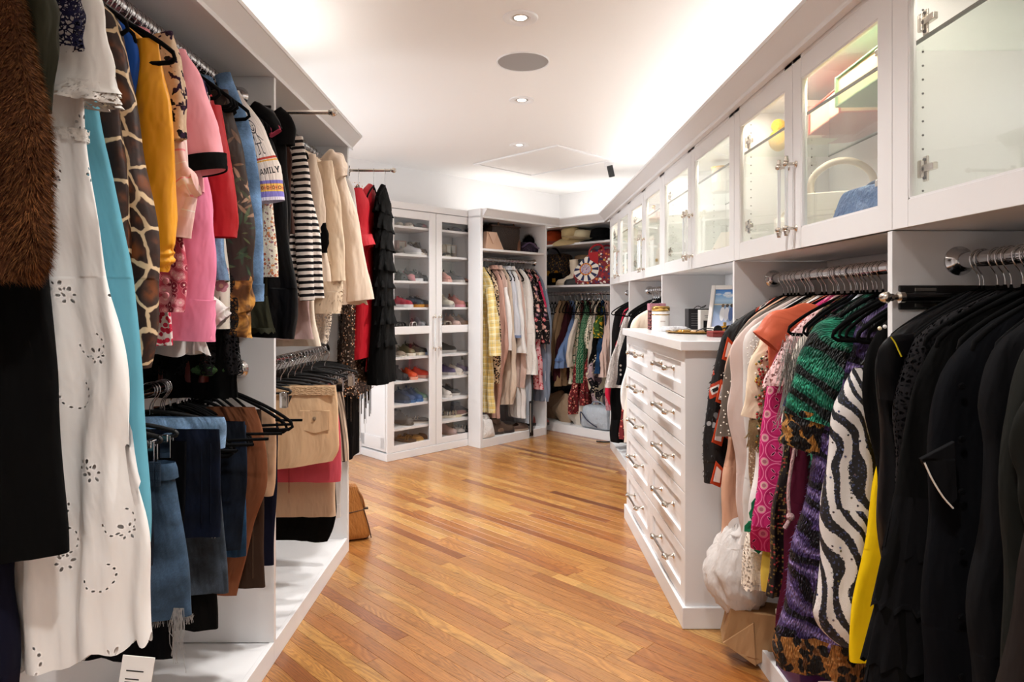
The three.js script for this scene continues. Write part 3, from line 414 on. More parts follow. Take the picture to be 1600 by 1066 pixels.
// child's drawing shirt: a smiling stick figure, scribbled letters, bright bands at the hem (u, v 0..1 over the front)
T.drawing = canvasTex(512, 1024, (g, w, h) => {
  g.fillStyle = '#eee3da'; g.fillRect(0, 0, w, h); g.lineCap = 'round'; g.lineJoin = 'round';
  g.fillStyle = '#e8925c'; g.beginPath(); g.ellipse(250, 150, 60, 85, 0.5, 0, 6.3); g.fill();
  g.strokeStyle = '#17151a'; g.lineWidth = 9; const line = (...p) => { g.beginPath(); p.forEach(([x, y], i) => i ? g.lineTo(x, y) : g.moveTo(x, y)); g.stroke(); };
  g.beginPath(); g.arc(345, 300, 52, 0, 6.3); g.stroke(); disc(g, 326, 290, 7, '#17151a'); disc(g, 364, 290, 7, '#17151a'); g.beginPath(); g.arc(345, 305, 26, 0.3, 2.8); g.stroke();
  line([320, 352], [300, 450], [390, 450], [368, 352]); line([310, 380], [262, 440]); line([378, 380], [432, 430]); line([325, 450], [322, 545], [300, 548]); line([365, 450], [370, 545], [392, 548]);
  line([180, 300], [190, 420], [235, 540]); g.strokeRect(190, 520, 60, 40); line([205, 520], [220, 560]); line([228, 520], [236, 560]);
  g.fillStyle = '#c2402e'; g.fillRect(0, 580, w, 20); g.fillStyle = '#e7b04a'; g.fillRect(0, 606, w, 14);
  g.font = 'bold 84px sans-serif'; g.fillStyle = '#1b191d'; g.save(); g.translate(190, 748); g.rotate(-0.05); g.fillText('AN  AMILY', -110, 0); g.restore(); line([170, 690], [205, 676], [212, 700]);
  g.fillStyle = '#7f78c8'; g.fillRect(0, 806, w, 34); g.fillStyle = '#eaa765'; g.fillRect(0, 840, w, 86); g.fillStyle = '#f3cf5e'; g.fillRect(0, 848, w, 10); g.fillRect(0, 912, w, 12); g.strokeStyle = '#3c2a2a'; g.lineWidth = 6;
  for (let x = 30; x < w; x += 74) { g.beginPath(); g.arc(x, 884, 15, 0, 6.3); g.stroke(); g.fillStyle = '#d8603c'; g.fillRect(x + 26, 874, 18, 20); }
  g.fillStyle = '#8c84d6'; g.fillRect(0, 926, w, 60); g.fillStyle = '#e9e2f2'; g.fillRect(0, 986, w, 40);
}, 1);
// materials by name
const lace = (t, o = {}) => pat(t, { alphaTest: 0.5, bs: 0.002, ...o });
const F_ = {
  fur: fab('#4a2a17', { bs: 0.002, r: 0.95 }), olive: fab('#2b2a1c', { r: 0.7 }), black: fab('#070707', { specularIntensity: 0.18 }), blackCool: fab('#07080c', { specularIntensity: 0.18 }), charcoal: fab('#0e0e10', { specularIntensity: 0.2 }), blackShine: fab('#08080a', { r: 0.4, specularIntensity: 0.25 }), velvet: fab('#070607', { sheen: 0.1 }),
  laceNavy: lace(T.laceNavy), navy: fab('#0c0e22'), whiteEye: lace(T.eyelet, { bs: 0.004 }), whiteHem: lace(T.eyeletHem, { bs: 0.003 }), white: fab('#efedeb'), cotton: fab('#f0ede8'), laceWhite: lace(laceTex([238, 234, 228], 0.1, 139, 0.4, 12)),
  turquoise: fab('#66abc0', { bs: 0.003, r: 0.75 }), giraffe: pat(T.giraffe, { r: 0.55 }), royal: fab('#1d4a96'), orange: fab('#eda21a', { r: 0.45, bs: 0.008 }), leoCream: pat(T.leoCream), pinkPlaid: pat(T.pinkPlaid), paisley: pat(T.paisley),
  pink: fab('#f0a3ad', { r: 0.7, bs: 0.004 }), hotPink: fab('#f08cad', { r: 0.75 }), polka: pat(T.polka), red: fab('#a90d17', { r: 0.6 }), redBright: fab('#cc1529', { r: 0.6 }), purpleFloral: pat(T.purpleFloral), chambray: pat(T.denimLight), lightDenim: pat(T.denimLight, { color: '#e4ecf6' }),
  creamFloral: pat(T.creamFloral), forest: pat(T.forest, { r: 0.6 }), gold: pat(T.gold, { r: 0.55, bs: 0.012 }), blueMid: fab('#5b86bb'), ditsy: pat(T.ditsy), greenDark: fab('#2c2c1e'), brown: fab('#3a221a'), stripes: pat(T.stripes), mauve: fab('#b59a96'), sheerCream: fab('#e2d4c2'),
  cream: fab('#ecdac6'), creamTweed: fab('#e8d3b9', { bs: 0.01 }), satinCream: fab('#f0ddc9', { r: 0.5 }), doily: lace(T.laceCream), paleGrey: fab('#cfcac6'), laceBlack: lace(T.laceBlack), leatherRed: fab('#5a2018', { r: 0.4 }),
  sequinGold: pat(T.sequinGold, { r: 0.3, metalness: 0.35 }), denimMid: pat(T.denimMid), denimDark: pat(T.denimDark), denimGrey: pat(T.denimGrey), denimBlue: pat(T.denimBlue), indigo: pat(T.denimDark, { color: '#b8c4e0' }), suede: fab('#7c4c32'), brownTwill: fab('#38271d'), beige: fab('#c49f80'), khaki: fab('#e6c39c'), coral: fab('#cf5464'), sand: fab('#ccaf93'), pantStripe: pat(T.pantStripe),
  patch: pat(T.patch, { r: 0.5 }), nude: fab('#d9ac92', { r: 0.55 }), nudeSatin: fab('#d8a98e', { r: 0.4 }), tulle: fab('#f4f0ed', { transmission: 0.4, thickness: 0, r: 0.95 }), tullePink: fab('#ecd9d2', { transmission: 0.3, thickness: 0, r: 0.9 }), sheerGrey: fab('#8c8278', { transmission: 0.4, thickness: 0, r: 0.9 }), laceCream: lace(T.laceCream), beadBlack: pat(T.beadBlack, { r: 0.35 }), beadTan: pat(T.beadTan, { r: 0.5 }), salmon: fab('#d9694a', { r: 0.42 }), lacePink: lace(T.lacePink), lattice: pat(T.lattice), maroon: fab('#4c0e26'), paleBlue: fab('#c2c9d2'), tigerGreen: pat(T.tigerGreen, { bump: furBump, bs: 0.012, r: 0.55 }), leopard: pat(T.leopard, { bump: furBump, bs: 0.006, r: 0.6 }), leopardBig: pat(T.leopardBig, { bump: furBump, bs: 0.006, r: 0.6 }), tigerPurple: pat(T.tigerPurple, { bump: furBump, bs: 0.012, r: 0.5 }), zebra: pat(T.zebra, { r: 0.4, bump: weaveBump, bs: 0.002 }), yellow: fab('#eec70a', { bs: 0.003 }), seaGreen: fab('#1f7a52'),
  yellowPlaid: pat(T.yellowPlaid), leoRobe: pat(T.leoRobe), rose: fab('#c9a092'), blush: fab('#dcc0b4'), paleBlueRobe: fab('#d7dbe4'), oat: fab('#d8c6b4'), ivory: fab('#e8ddd0'), darkFloral: pat(T.darkFloral), hearts: pat(T.hearts), slate: fab('#8e9bb0'), camel: fab('#b89a78'), taupe: fab('#8f7558'), burgundy: fab('#3d1820'), sky: fab('#7f9dcf'), greenLeaf: pat(T.greenLeaf), greenEmb: pat(T.greenEmb), zig: pat(T.zig), stone: fab('#c8bcae'), tropic: pat(T.tropic), redPaisley: pat(T.redPaisley), chevron: pat(T.chevron), jean: pat(T.denimBlue, { color: '#d6e6ff' }), crimson: fab('#c01f3e'), pinkFur: fab('#e7a4ae', { bump: furBump, bs: 0.01 }), ashLace: lace(laceTex([206, 200, 196], 0.14, 140, 0.4)),
  drawing: new THREE.MeshPhysicalMaterial({ map: T.drawing, roughness: 0.85, bumpMap: wrinkleBump, bumpScale: 0.004 }),
};
// ================================================================ garments and hangers
const shO = shW(0, 0, 0.02), haO = haW(0, 0, -0.2);
const RACK = {
  L: { o: [LX, 0], ax: [0, 1], n: [1, 0], Y: 2.05, cz: 1 }, LL: { o: [LX, 0], ax: [0, 1], n: [1, 0], Y: 1.065, cz: 1 },
  R: { o: [1.04, 0], ax: [0, 1], n: [-1, 0], Y: 1.40, cz: -1 },
  S: { o: [shO[0], -shO[2]], ax: [R2, R2], n: [R2, -R2], Y: 1.715, cz: 1 }, H: { o: [haO[0], -haO[2]], ax: [R2, -R2], n: [-R2, -R2], Y: 1.405, cz: -1 },
};
for (const k in RACK) RACK[k].turn = Math.atan2(RACK[k].n[1], RACK[k].n[0]);
// measurements taken off the photograph become offsets from the rod: a = towards the aisle, y = below the rod
const aAt = (R, s, px) => { const k = (px - 800) / F; return (k * (R.o[1] + s * R.ax[1]) - R.o[0] - s * R.ax[0]) / (R.n[0] - k * R.n[1]); };
const dAt = (R, s, a) => R.o[1] + s * R.ax[1] + a * R.n[1];
const yAt = (R, d, py) => EYE - (py - HOR) * d / F - R.Y;
const sOf = (R, px, a) => { const k = (px - 800) / F; return (R.o[0] + a * R.n[0] - k * (R.o[1] + a * R.n[1])) / (k * R.ax[1] - R.ax[0]); };
function sampleRows(rows, n) {       // even steps down the length, softened corners
  const y0 = rows[0][0], y1 = rows[rows.length - 1][0], out = [];
  for (let i = 0; i <= n; i++) { const y = lerp(y0, y1, Math.pow(i / n, 0.9)); let k = 0; while (k < rows.length - 2 && rows[k + 1][0] > y) k++; const A = rows[k], B = rows[k + 1], t = clamp((y - A[0]) / (B[0] - A[0] || 1)); out.push(A.map((q, j) => j ? lerp(q, B[j], t) : y)); }
  for (let p = 0; p < 2; p++) for (let i = 1; i < n; i++) for (let j = 1; j < 4; j++) out[i][j] = out[i][j] * 0.5 + (out[i - 1][j] + out[i + 1][j]) * 0.25;
  return out;
}
function cloth(rows, o = {}) {       // rows: [y, aisle half width, back half width, half thickness]
  const H = rows[0][0] - rows[rows.length - 1][0], n = o.n || clamp(Math.round(H / 0.022), 12, 46), m = o.m || 48, R = sampleRows(rows, n);
  const [fn, fa] = o.fold || [5, 0.013], sx = rnd() * 50, ph = [rnd() * 6.28, rnd() * 6.28, rnd() * 6.28, rnd() * 6.28], pos = [], uv = [], idx = [];
  const wide = Math.max(...R.map(r => r[1] + r[2])), tilt = o.tilt || 0, sc = o.scallop, top = o.foldTop ?? 0.15, e2 = 2 / (o.sq || 3);
  for (let i = 0; i <= n; i++) {
    const [y, xf, xb, th] = R[i], f = i / n, am = fa * lerp(top, 1, Math.pow(f, 0.8));
    let ua = 0, lx = 0, lz = 0;
    for (let j = 0; j <= m; j++) {
      const t = -Math.PI + 2 * Math.PI * j / m, c = Math.cos(t), s = Math.sin(t), cx = Math.sign(c) * Math.pow(Math.abs(c), e2), sz = Math.sign(s) * Math.pow(Math.abs(s), e2);
      let x = (cx > 0 ? xf : xb) * cx, z = th * sz;
      const xn = x / wide, w = Math.pow(Math.abs(s), 0.6), sd = s > 0 ? 0 : 2.1;
      const s1 = Math.sin(6.283 * fn * xn + ph[0] + sd + 0.9 * Math.sin(y * 5 + ph[1])), s2 = Math.sin(6.283 * fn * 2.3 * xn + ph[2] + sd + 3.4 * y + 0.8 * Math.sin(y * 9));
      z += am * w * (Math.sign(s1) * Math.pow(Math.abs(s1), 0.75) + 0.55 * s2) + w * (o.crease ?? 0.026) * (fbm(xn * 7 + sx + sd, y * 6 + 40, 4096, 5, 3) - 0.5);
      x += am * 0.55 * Math.max(0, c) * Math.sin(y * 21 + ph[3]) * Math.min(1, f * 3) + (o.sway || 0) * f * f;
      let yy = y - tilt * f * f * f * (xf - x) / wide; if (sc && i > n - 3) yy -= sc[1] * Math.abs(Math.sin(t * sc[0])) * (i - n + 3) / 3;
      if (j) ua += Math.hypot((cx > 0 ? xf : xb) * cx - lx, th * sz - lz); lx = (cx > 0 ? xf : xb) * cx; lz = th * sz;
      pos.push(x, yy, z);
      if (o.fit) uv.push(clamp((x + xb * 0.2) / (xf + xb * 0.2)), 1 - f); else uv.push(ua * (0.35 + 0.65 * wide / (xf + xb)), y);
    }
  }
  for (let i = 0; i < n; i++) for (let j = 0; j < m; j++) { const a = i * (m + 1) + j, b = a + m + 1; idx.push(a, a + 1, b, b, a + 1, b + 1); }
  const g = new THREE.BufferGeometry(); g.setAttribute('position', new THREE.Float32BufferAttribute(pos, 3)); g.setAttribute('uv', new THREE.Float32BufferAttribute(uv, 2)); g.setIndex(idx); g.computeVertexNormals();
  const N = g.attributes.normal; for (let i = 0; i <= n; i++) { const a = i * (m + 1), b = a + m, v = V(N.getX(a) + N.getX(b), N.getY(a) + N.getY(b), N.getZ(a) + N.getZ(b)).normalize(); N.setXYZ(a, v.x, v.y, v.z); N.setXYZ(b, v.x, v.y, v.z); }
  g.userData.rows = R; return g;
}
function sleeveGeo(pts, o = {}) {    // pts: [x, y, z, half width, half depth]
  const n = o.n || 26, m = o.m || 26, c = curve(pts.map(p => [p[0], p[1], p[2]])), pos = [], uv = [], idx = [], ph = rnd() * 6.28, ph2 = rnd() * 6.28, fa = (o.fold ?? 0.10) * 1.25, k = o.k || 4, sx = rnd() * 90;
  let len = 0, prev = null;
  for (let i = 0; i <= n; i++) {
    const t = i / n, p = c.getPoint(t), tg = c.getTangent(t), q = t * (pts.length - 1), a = Math.min(pts.length - 2, Math.floor(q)), f = q - a, sm = f * f * (3 - 2 * f), ra = lerp(pts[a][3], pts[a + 1][3], sm), rb = lerp(pts[a][4], pts[a + 1][4], sm);
    const zz = V(0, 0, 1), bi = tg.clone().cross(zz).normalize(), nz = bi.clone().cross(tg).normalize(); if (prev) len += p.distanceTo(prev); prev = p;
    for (let j = 0; j <= m; j++) { const u = 2 * Math.PI * j / m, w = 1 + fa * (Math.sin(k * u + ph + 2.2 * t) * 0.7 + Math.sin(t * 17 + ph2 + 2 * u) * 0.5) + (o.n ? 0 : 0.16 * (fbm(Math.cos(u) * 1.5 + sx, t * 6 + Math.sin(u) * 1.5 + 9, 4096, 3, 3) - 0.5)) + (o.frill ? o.frill * t * t * Math.sin(u * 9 + ph) : 0), v = p.clone().addScaledVector(bi, Math.cos(u) * ra * w).addScaledVector(nz, Math.sin(u) * rb * w); pos.push(v.x, v.y, v.z); if (o.fit) uv.push(0.5 - 0.5 * Math.cos(u) * 0.98, 1 - t); else uv.push(u * (ra + rb) / 2, -len); }
  }
  for (let i = 0; i < n; i++) for (let j = 0; j < m; j++) { const a = i * (m + 1) + j, b = a + m + 1; idx.push(a, b, a + 1, b, b + 1, a + 1); }
  const g = new THREE.BufferGeometry(); g.setAttribute('position', new THREE.Float32BufferAttribute(pos, 3)); g.setAttribute('uv', new THREE.Float32BufferAttribute(uv, 2)); g.setIndex(idx); g.computeVertexNormals(); return g;
}
function frillGeo(R, y0, y1, flare, waves, th, fa = 0.012) {   // one gathered tier around the garment between two heights
  const at = y => { let k = 0; while (k < R.length - 2 && R[k + 1][0] > y) k++; const A = R[k], B = R[k + 1], t = clamp((y - A[0]) / (B[0] - A[0] || 1), 0, 1); return [lerp(A[1], B[1], t), lerp(A[2], B[2], t), lerp(A[3], B[3], t)]; };
  const n = 6, m = 72, pos = [], uv = [], idx = [], ph = rnd() * 6.28, A = at(y0);
  for (let i = 0; i <= n; i++) { const f = i / n, y = lerp(y0, y1, f), fl = flare * f; for (let j = 0; j <= m; j++) { const t = 2 * Math.PI * j / m, c = Math.cos(t), s = Math.sin(t), wv = fa * f * Math.sin(t * waves + ph) + 0.4 * fa * f * Math.sin(t * waves * 2.3 + ph * 2); pos.push((c > 0 ? A[0] : A[1]) * Math.sign(c) * Math.pow(Math.abs(c), 0.7) + (fl + wv) * c, y - 0.008 * f * Math.sin(t * waves + ph + 1), (A[2] + th) * Math.sign(s) * Math.pow(Math.abs(s), 0.7) + (fl * 0.5 + wv) * s); uv.push(t * 0.1, y); } }
  for (let i = 0; i < n; i++) for (let j = 0; j < m; j++) { const a = i * (m + 1) + j, b = a + m + 1; idx.push(a, a + 1, b, b, a + 1, b + 1); }
  const g = new THREE.BufferGeometry(); g.setAttribute('position', new THREE.Float32BufferAttribute(pos, 3)); g.setAttribute('uv', new THREE.Float32BufferAttribute(uv, 2)); g.setIndex(idx); g.computeVertexNormals(); return g;
}
function strands(geo, count, len, width, droop, jit = 0.5) {     // hair, feathers, loose threads standing off a surface
  const p = geo.attributes.position, q = geo.attributes.normal, N = p.count, pos = [], nor = [], col = [];
  for (let i = 0; i < count; i++) { const f3 = 3 * Math.floor(rnd() * geo.index.count / 3), I = [0, 1, 2].map(e => geo.index.getX(f3 + e)); let w0 = rnd(), w1 = rnd(); if (w0 + w1 > 1) { w0 = 1 - w0; w1 = 1 - w1; } const W = [w0, w1, 1 - w0 - w1], a = V(0, 0, 0), nn = V(0, 0, 0); I.forEach((k, e) => { a.x += p.getX(k) * W[e]; a.y += p.getY(k) * W[e]; a.z += p.getZ(k) * W[e]; nn.x += q.getX(k) * W[e]; nn.y += q.getY(k) * W[e]; nn.z += q.getZ(k) * W[e]; }); if (!isFinite(nn.x)) continue;
    const dir = nn.clone().add(V((rnd() - 0.5) * jit, -droop + (rnd() - 0.5) * jit, (rnd() - 0.5) * jit)).normalize(), l = len * rr(0.35, 1.3), b = a.clone().addScaledVector(dir, l), sd = V(rnd() - 0.5, rnd() - 0.5, rnd() - 0.5).cross(dir).normalize().multiplyScalar(width / 2); b.y -= l * 0.25 * droop;
    pos.push(a.x - sd.x, a.y - sd.y, a.z - sd.z, a.x + sd.x, a.y + sd.y, a.z + sd.z, b.x, b.y, b.z); const sh = rr(0.7, 1.15) * (0.55 + 0.9 * fbm(a.x * 22 + 50, a.y * 14 + a.z * 22 + 90, 4096, 6, 3)), n2 = nn.clone().add(sd.clone().multiplyScalar(0.9 / width)).normalize(); for (let r = 0; r < 3; r++) { nor.push(n2.x, n2.y, n2.z); const cc = sh * (r == 2 ? 1.3 : 0.8); col.push(cc, cc, cc); } }
  const g = new THREE.BufferGeometry(); g.setAttribute('position', new THREE.Float32BufferAttribute(pos, 3)); g.setAttribute('normal', new THREE.Float32BufferAttribute(nor, 3)); g.setAttribute('color', new THREE.Float32BufferAttribute(col, 3)); g.setAttribute('uv', new THREE.Float32BufferAttribute(new Float32Array(pos.length / 3 * 2), 2)); return g;
}
function inset(geo, d) { const g = geo.clone(), p = g.attributes.position, q = g.attributes.normal; for (let i = 0; i < p.count; i++) p.setXYZ(i, p.getX(i) - q.getX(i) * d, p.getY(i) - q.getY(i) * d, p.getZ(i) - q.getZ(i) * d); return g; }
// ---- hangers: hook around the rod (rod along local z), arms across local x
const hookGeo = tube([[-0.017, -0.014, 0], [-0.0215, 0.002, 0], [-0.014, 0.0165, 0], [0.002, 0.0212, 0], [0.0165, 0.0135, 0], [0.0212, -0.002, 0], [0.014, -0.02, 0], [0.004, -0.034, 0], [0.0, -0.048, 0], [0.0, -0.066, 0]], 0.0017, 30, 6);
const armGeo = (() => { const pts = [[0, -0.058, 0], [0.03, -0.064, 0], [0.09, -0.088, 0], [0.16, -0.122, 0], [0.205, -0.15, 0], [0.222, -0.166, 0], [0.218, -0.178, 0], [0.19, -0.182, 0], [0, -0.182, 0]]; const f = s => pts.map(p => [p[0] * s, p[1], 0]); return mergeVertices(merge([tube(f(1), 0.0055, 30, 7), tube(f(-1), 0.0055, 30, 7), cyl(0.004, 0.011, 0.03, 8).translate(0, -0.062, 0)])).scale(1, 1, 0.8); })();
const clipArm = merge([tube([[-0.16, -0.082, 0], [-0.1, -0.07, 0], [0, -0.06, 0], [0.1, -0.07, 0], [0.16, -0.082, 0]], 0.0055, 24, 7), rod([-0.16, -0.095, 0], [0.16, -0.095, 0], 0.004, 7), tube([[0.16, -0.082, 0], [0.168, -0.089, 0], [0.16, -0.095, 0]], 0.005, 6, 7), tube([[-0.16, -0.082, 0], [-0.168, -0.089, 0], [-0.16, -0.095, 0]], 0.005, 6, 7)]);
const clipGeo = s => merge([rbox(s * 0.125 - 0.014, s * 0.125 + 0.014, -0.148, -0.092, -0.010, -0.004, 0.002), rbox(s * 0.125 - 0.014, s * 0.125 + 0.014, -0.148, -0.092, 0.004, 0.010, 0.002), rbox(s * 0.125 - 0.009, s * 0.125 + 0.009, -0.108, -0.088, -0.013, 0.013, 0.004)]);
const clipGeos = [clipGeo(-1), clipGeo(1)];
const HANG = {};
function hangerAt(R, s, label, kind = 'velvet', o = {}) {
  const t = thing('clothes_hanger', label, 'hanger', [R.o[0] + s * R.ax[0] + (o.a || 0) * R.n[0], R.Y + (o.y || 0), -(R.o[1] + s * R.ax[1] + (o.a || 0) * R.n[1])], R.turn + (o.yaw || 0), o.group);
  P(t, 'hook', hookGeo, M.chrome); if (o.flat) t.rotation.z = o.flat;
  if (kind == 'clip') { const ck = P(t, 'arms', clipArm, M.black); ck.scale.set(0.9, 1, 1); for (const c of clipGeos) P(t, 'clip', c, M.chrome); } else { const am = P(t, 'arms', armGeo, kind == 'wood' ? (M.tanwood ||= S('#d8c4ae', 0.5)) : kind == 'grey' ? (M.greyw ||= S('#8b8880', 0.5)) : M.velvet); am.scale.set(o.k || 0.9, 1, 1); am.position.y = o.drop ?? -0.012; }
  return t;
}
const NAMED = {};
// G: one garment. key + rest make its label; rows and sleeve points are [py, px] measurements
function G(rk, s, name, key, rest, cat, mat, rows, o = {}) {
  const R = RACK[rk]; if (typeof s == 'object') s = sOf(R, s[0], s[1] ?? 0.21);
  const yaw = o.yaw ?? rr(-0.05, 0.05), t = thing(name, (key + ' ' + rest).trim(), cat, [R.o[0] + s * R.ax[0], R.Y, -(R.o[1] + s * R.ax[1])], R.turn + yaw);
  const conv = (px, py) => { const a = aAt(R, s, px); return [a, yAt(R, dAt(R, s, a), py)]; };
  let rw = rows.map(([py, px, bk, th]) => { const [a, y] = conv(px, py); return [y, a, bk ?? Math.min(Math.max(a, 0.05), o.back ?? 0.2), th ?? 0]; });
  const th0 = o.th ?? 0.022;
  if (!o.flat) { rw = rw.filter(r => r[0] < -0.118); rw.unshift([-0.072, 0.028, 0.028, 0.012], [-0.088, 0.055, 0.055, 0.013], [-0.112, Math.min(0.11, rw[0][1] * 0.72), 0.11, 0.014]); }
  rw.forEach((r, i) => { if (!r[3]) r[3] = th0 * (o.flat ? lerp(0.55, 1, Math.min(1, i / 2)) : lerp(0.8, 1.15, i / rw.length)); });
  const body = cloth(rw, o); P(t, o.part || 'body', body, mat);
  const ctx = { t, R, s, conv, body, rw, cz: R.cz };
  for (const sl of [].concat(o.sleeve || [])) {
    const pts = sl.pts.map(([px, py, w], i) => { const [x, y] = conv(px, py), hw = w / 2 * dAt(R, s, x) / F; return [x, y, (sl.dz ?? 0.012) * R.cz, hw, hw * (sl.deep ?? 0.55)]; });
    const sg = P(t, sl.name || 'sleeve', sleeveGeo(pts, sl), sl.mat || mat);
    if (sl.cuff) { const n = sl.cuff.n || 1, a = pts[pts.length - 1], b = pts[pts.length - 2], f = sl.cuff.f ?? 0.35; const q = [0, 1, 2].map(k => lerp(a[k], b[k], f)), ov = sl.cuff.over ?? 1.12; P(t, 'cuff', sleeveGeo([[...q, lerp(a[3], b[3], f) * ov, lerp(a[4], b[4], f) * ov], [a[0] + (a[0] - b[0]) * 0.03, a[1] + (a[1] - b[1]) * 0.03, a[2], a[3] * ov * (sl.cuff.flare || 1), a[4] * ov]], { n: 6, fold: sl.cuff.fold ?? 0.03 }), sl.cuff.mat || mat); }
  }
  if (o.collar) P(t, 'collar', lathe([[0.046, 0.012], [0.05, 0.034], [0.058, 0.03], [0.072, -0.006], [0.07, -0.01], [0.05, 0.004]], 24).scale(1, 1, 0.45).translate(0.004, -0.082, 0), o.collar === true ? mat : o.collar);
  if (o.tiers) for (const [py0, py1, fl, wv] of o.tiers) { const d = dAt(R, s, 0.15); P(t, 'ruffle', frillGeo(body.userData.rows, yAt(R, d, py0), yAt(R, d, py1), fl, wv || 14, 0.004, o.tierFold), o.tierMat || mat); }
  if (o.fur) { const h = P(t, 'fur', strands(body, o.fur[0], o.fur[1], o.fur[2] || 0.0016, 0.7), (o.furMat || mat).clone()); h.material.vertexColors = true; h.material.bumpMap = null; h.userData.kind = 'stuff'; }
  if (o.more) o.more(ctx);
  if (o.hang !== null) hangerAt(R, s, `${o.hang == 'clip' ? 'black clip' : o.hang == 'wood' ? 'pale wooden' : o.hang == 'grey' ? 'grey' : 'slim black'} hanger holding the ${key}`, o.hang || 'velvet', { yaw, a: o.ha || 0, k: o.hk ?? clamp(Math.min(...rw.filter(r => r[0] < -0.13 && r[0] > -0.24).map(r => Math.min(r[1], r[2])), 0.2) / 0.228, 0.25, 0.9) });
  return ctx;
}
function band(ctx, py0, py1, mat, name = 'band', grow = 0.004, folds) {     // a strip of the body's own outline laid a little proud of it
  const R = ctx.body.userData.rows, d = dAt(ctx.R, ctx.s, 0.18), a = yAt(ctx.R, d, py0), b = yAt(ctx.R, d, py1), at = y => { let k = 0; while (k < R.length - 2 && R[k + 1][0] > y) k++; const A = R[k], B = R[k + 1], t = clamp((y - A[0]) / (B[0] - A[0] || 1)); return [y, lerp(A[1], B[1], t) + grow, lerp(A[2], B[2], t) + grow, lerp(A[3], B[3], t) + grow * 2.5]; };
  return P(ctx.t, name, cloth([at(a), at((a + b) / 2), at(b)], { n: 8, fold: folds || [4, 0.006], foldTop: 1 }), mat);
}
// ================================================================ left wall, upper rods
G('L', 1.02, 'fur_jacket', 'brown fur jacket', 'nearest on the left rod, cut by the frame edge', 'coat', F_.fur, [[-180, -10], [0, 30], [120, 50], [250, 70], [380, 72], [425, 60], [438, 40]], { th: 0.05, fold: [2, 0.01], fur: [70000, 0.013, 0.0008], furMat: fab('#a06a40', { r: 0.9 }), n: 60, m: 80 });
G('L', 1.085, 'ruffled_blouse', 'dark olive ruffled top', 'between the brown fur and the white lace dress', 'blouse', F_.olive, [[-150, 20], [0, 56], [60, 70], [120, 74], [200, 62]], { sleeve: [{ name: 'flounce', pts: [[58, -40, 40], [76, 30, 50], [78, 90, 44], [72, 180, 34]], dz: 0.012, fold: 0.12, frill: 0.3, deep: 0.7, mat: F_.olive }, { name: 'flounce', pts: [[50, 60, 40], [66, 120, 44], [66, 184, 26]], dz: 0.02, fold: 0.12, frill: 0.2, mat: F_.black }] });
G('L', 1.12, 'long_dress', 'long plain black dress', 'with a slanted hem in front of the white lace dress', 'dress', F_.black, [[-120, 20], [0, 50], [200, 60], [375, 73], [600, 92], [850, 107], [862, 107]], { tilt: 0.05, fold: [2, 0.006], back: 0.22 });
G('L', 1.16, 'lace_dress', 'navy crochet lace dress', 'hanging to the floor behind the plain black dress', 'dress', F_.navy, [[-100, 60], [0, 100], [85, 80], [140, 50], [600, 20], [885, 18], [1066, 20], [1150, 22]], { back: 0.12, sleeve: [{ pts: [[95, -40, 56], [112, 20, 62], [116, 84, 50]], mat: F_.laceNavy, dz: 0.02, frill: 0.1 }] });
G('L', 1.21, 'lace_dress', 'long white eyelet dress', 'with a scalloped hem beside the turquoise dress', 'dress', F_.whiteEye, [[-100, 60], [0, 112], [60, 125], [170, 133], [210, 134], [300, 141], [500, 184], [700, 208], [715, 209], [850, 230], [940, 241], [985, 241]], {
  n: 64, m: 120, fold: [4.5, 0.014], back: 0.16, sq: 2.6, tilt: 0.13, scallop: [7, 0.022], sleeve: [{ name: 'flutter_sleeve', pts: [[112, -60, 70], [125, 40, 100], [138, 120, 112], [138, 158, 130]], mat: F_.cotton, dz: 0.03, fold: 0.07, frill: 0.10, deep: 0.42 }],
  more: c => { band(c, 203, 222, F_.laceWhite, 'lace_band', 0.003, [3, 0.002]); P(c.t, 'lining', inset(c.body, 0.007), F_.white); const tg = P(c.t, 'care_tag', rbox(-0.028, 0.028, -0.09, 0, -0.0008, 0.0008, 0.0005), S('#f4f3f0', 0.6)); tg.position.set(c.conv(232, 1012)[0], c.conv(232, 1012)[1], 0.03); tg.rotation.set(0, 0.1, -0.15); P(tg, 'print', merge([-0.028, -0.043, -0.049, -0.062, -0.068].map((y, i) => box(-0.018, 0.012 - 0.006 * (i % 3), y, y + 0.0022, 0.0008, 0.0012))), M.black);
    P(c.t, 'lace_edge', sleeveGeo([[...c.conv(138, 140), 0.03, 0.068, 0.03], [...c.conv(136, 170), 0.032, 0.078, 0.036]], { n: 4, m: 40, frill: 0.16, fold: 0.05 }), F_.laceWhite); } });
G('L', 1.28, 'sheath_dress', 'sleeveless turquoise dress', 'plain and knee length between the white dress and giraffe print', 'dress', F_.turquoise, [[-60, 100], [60, 140], [170, 156], [300, 183], [420, 211], [600, 228], [830, 240], [846, 239]], { th: 0.02, fold: [1.5, 0.004], more: c => band(c, 168, 173, F_.turquoise, 'waist_seam', 0.002, [1.5, 0.003]) });
G('L', 1.345, 'print_dress', 'giraffe print blouse dress', 'with a pointed hem left of the orange blouse', 'dress', F_.giraffe, [[-80, 140], [0, 186], [100, 198], [200, 218], [300, 236], [430, 246], [500, 252], [540, 242], [575, 228]], { tilt: -0.04, th: 0.03, fold: [2.5, 0.014], sleeve: [{ pts: [[160, 40, 40], [178, 180, 52], [190, 320, 56], [194, 418, 50]], dz: 0.035, fold: 0.08 }] });
G('L', 1.40, 'sleeveless_blouse', 'royal blue top', 'a sliver under the black hanger by the orange blouse', 'blouse', F_.royal, [[20, 185], [60, 213], [100, 214], [200, 205], [300, 200]]);
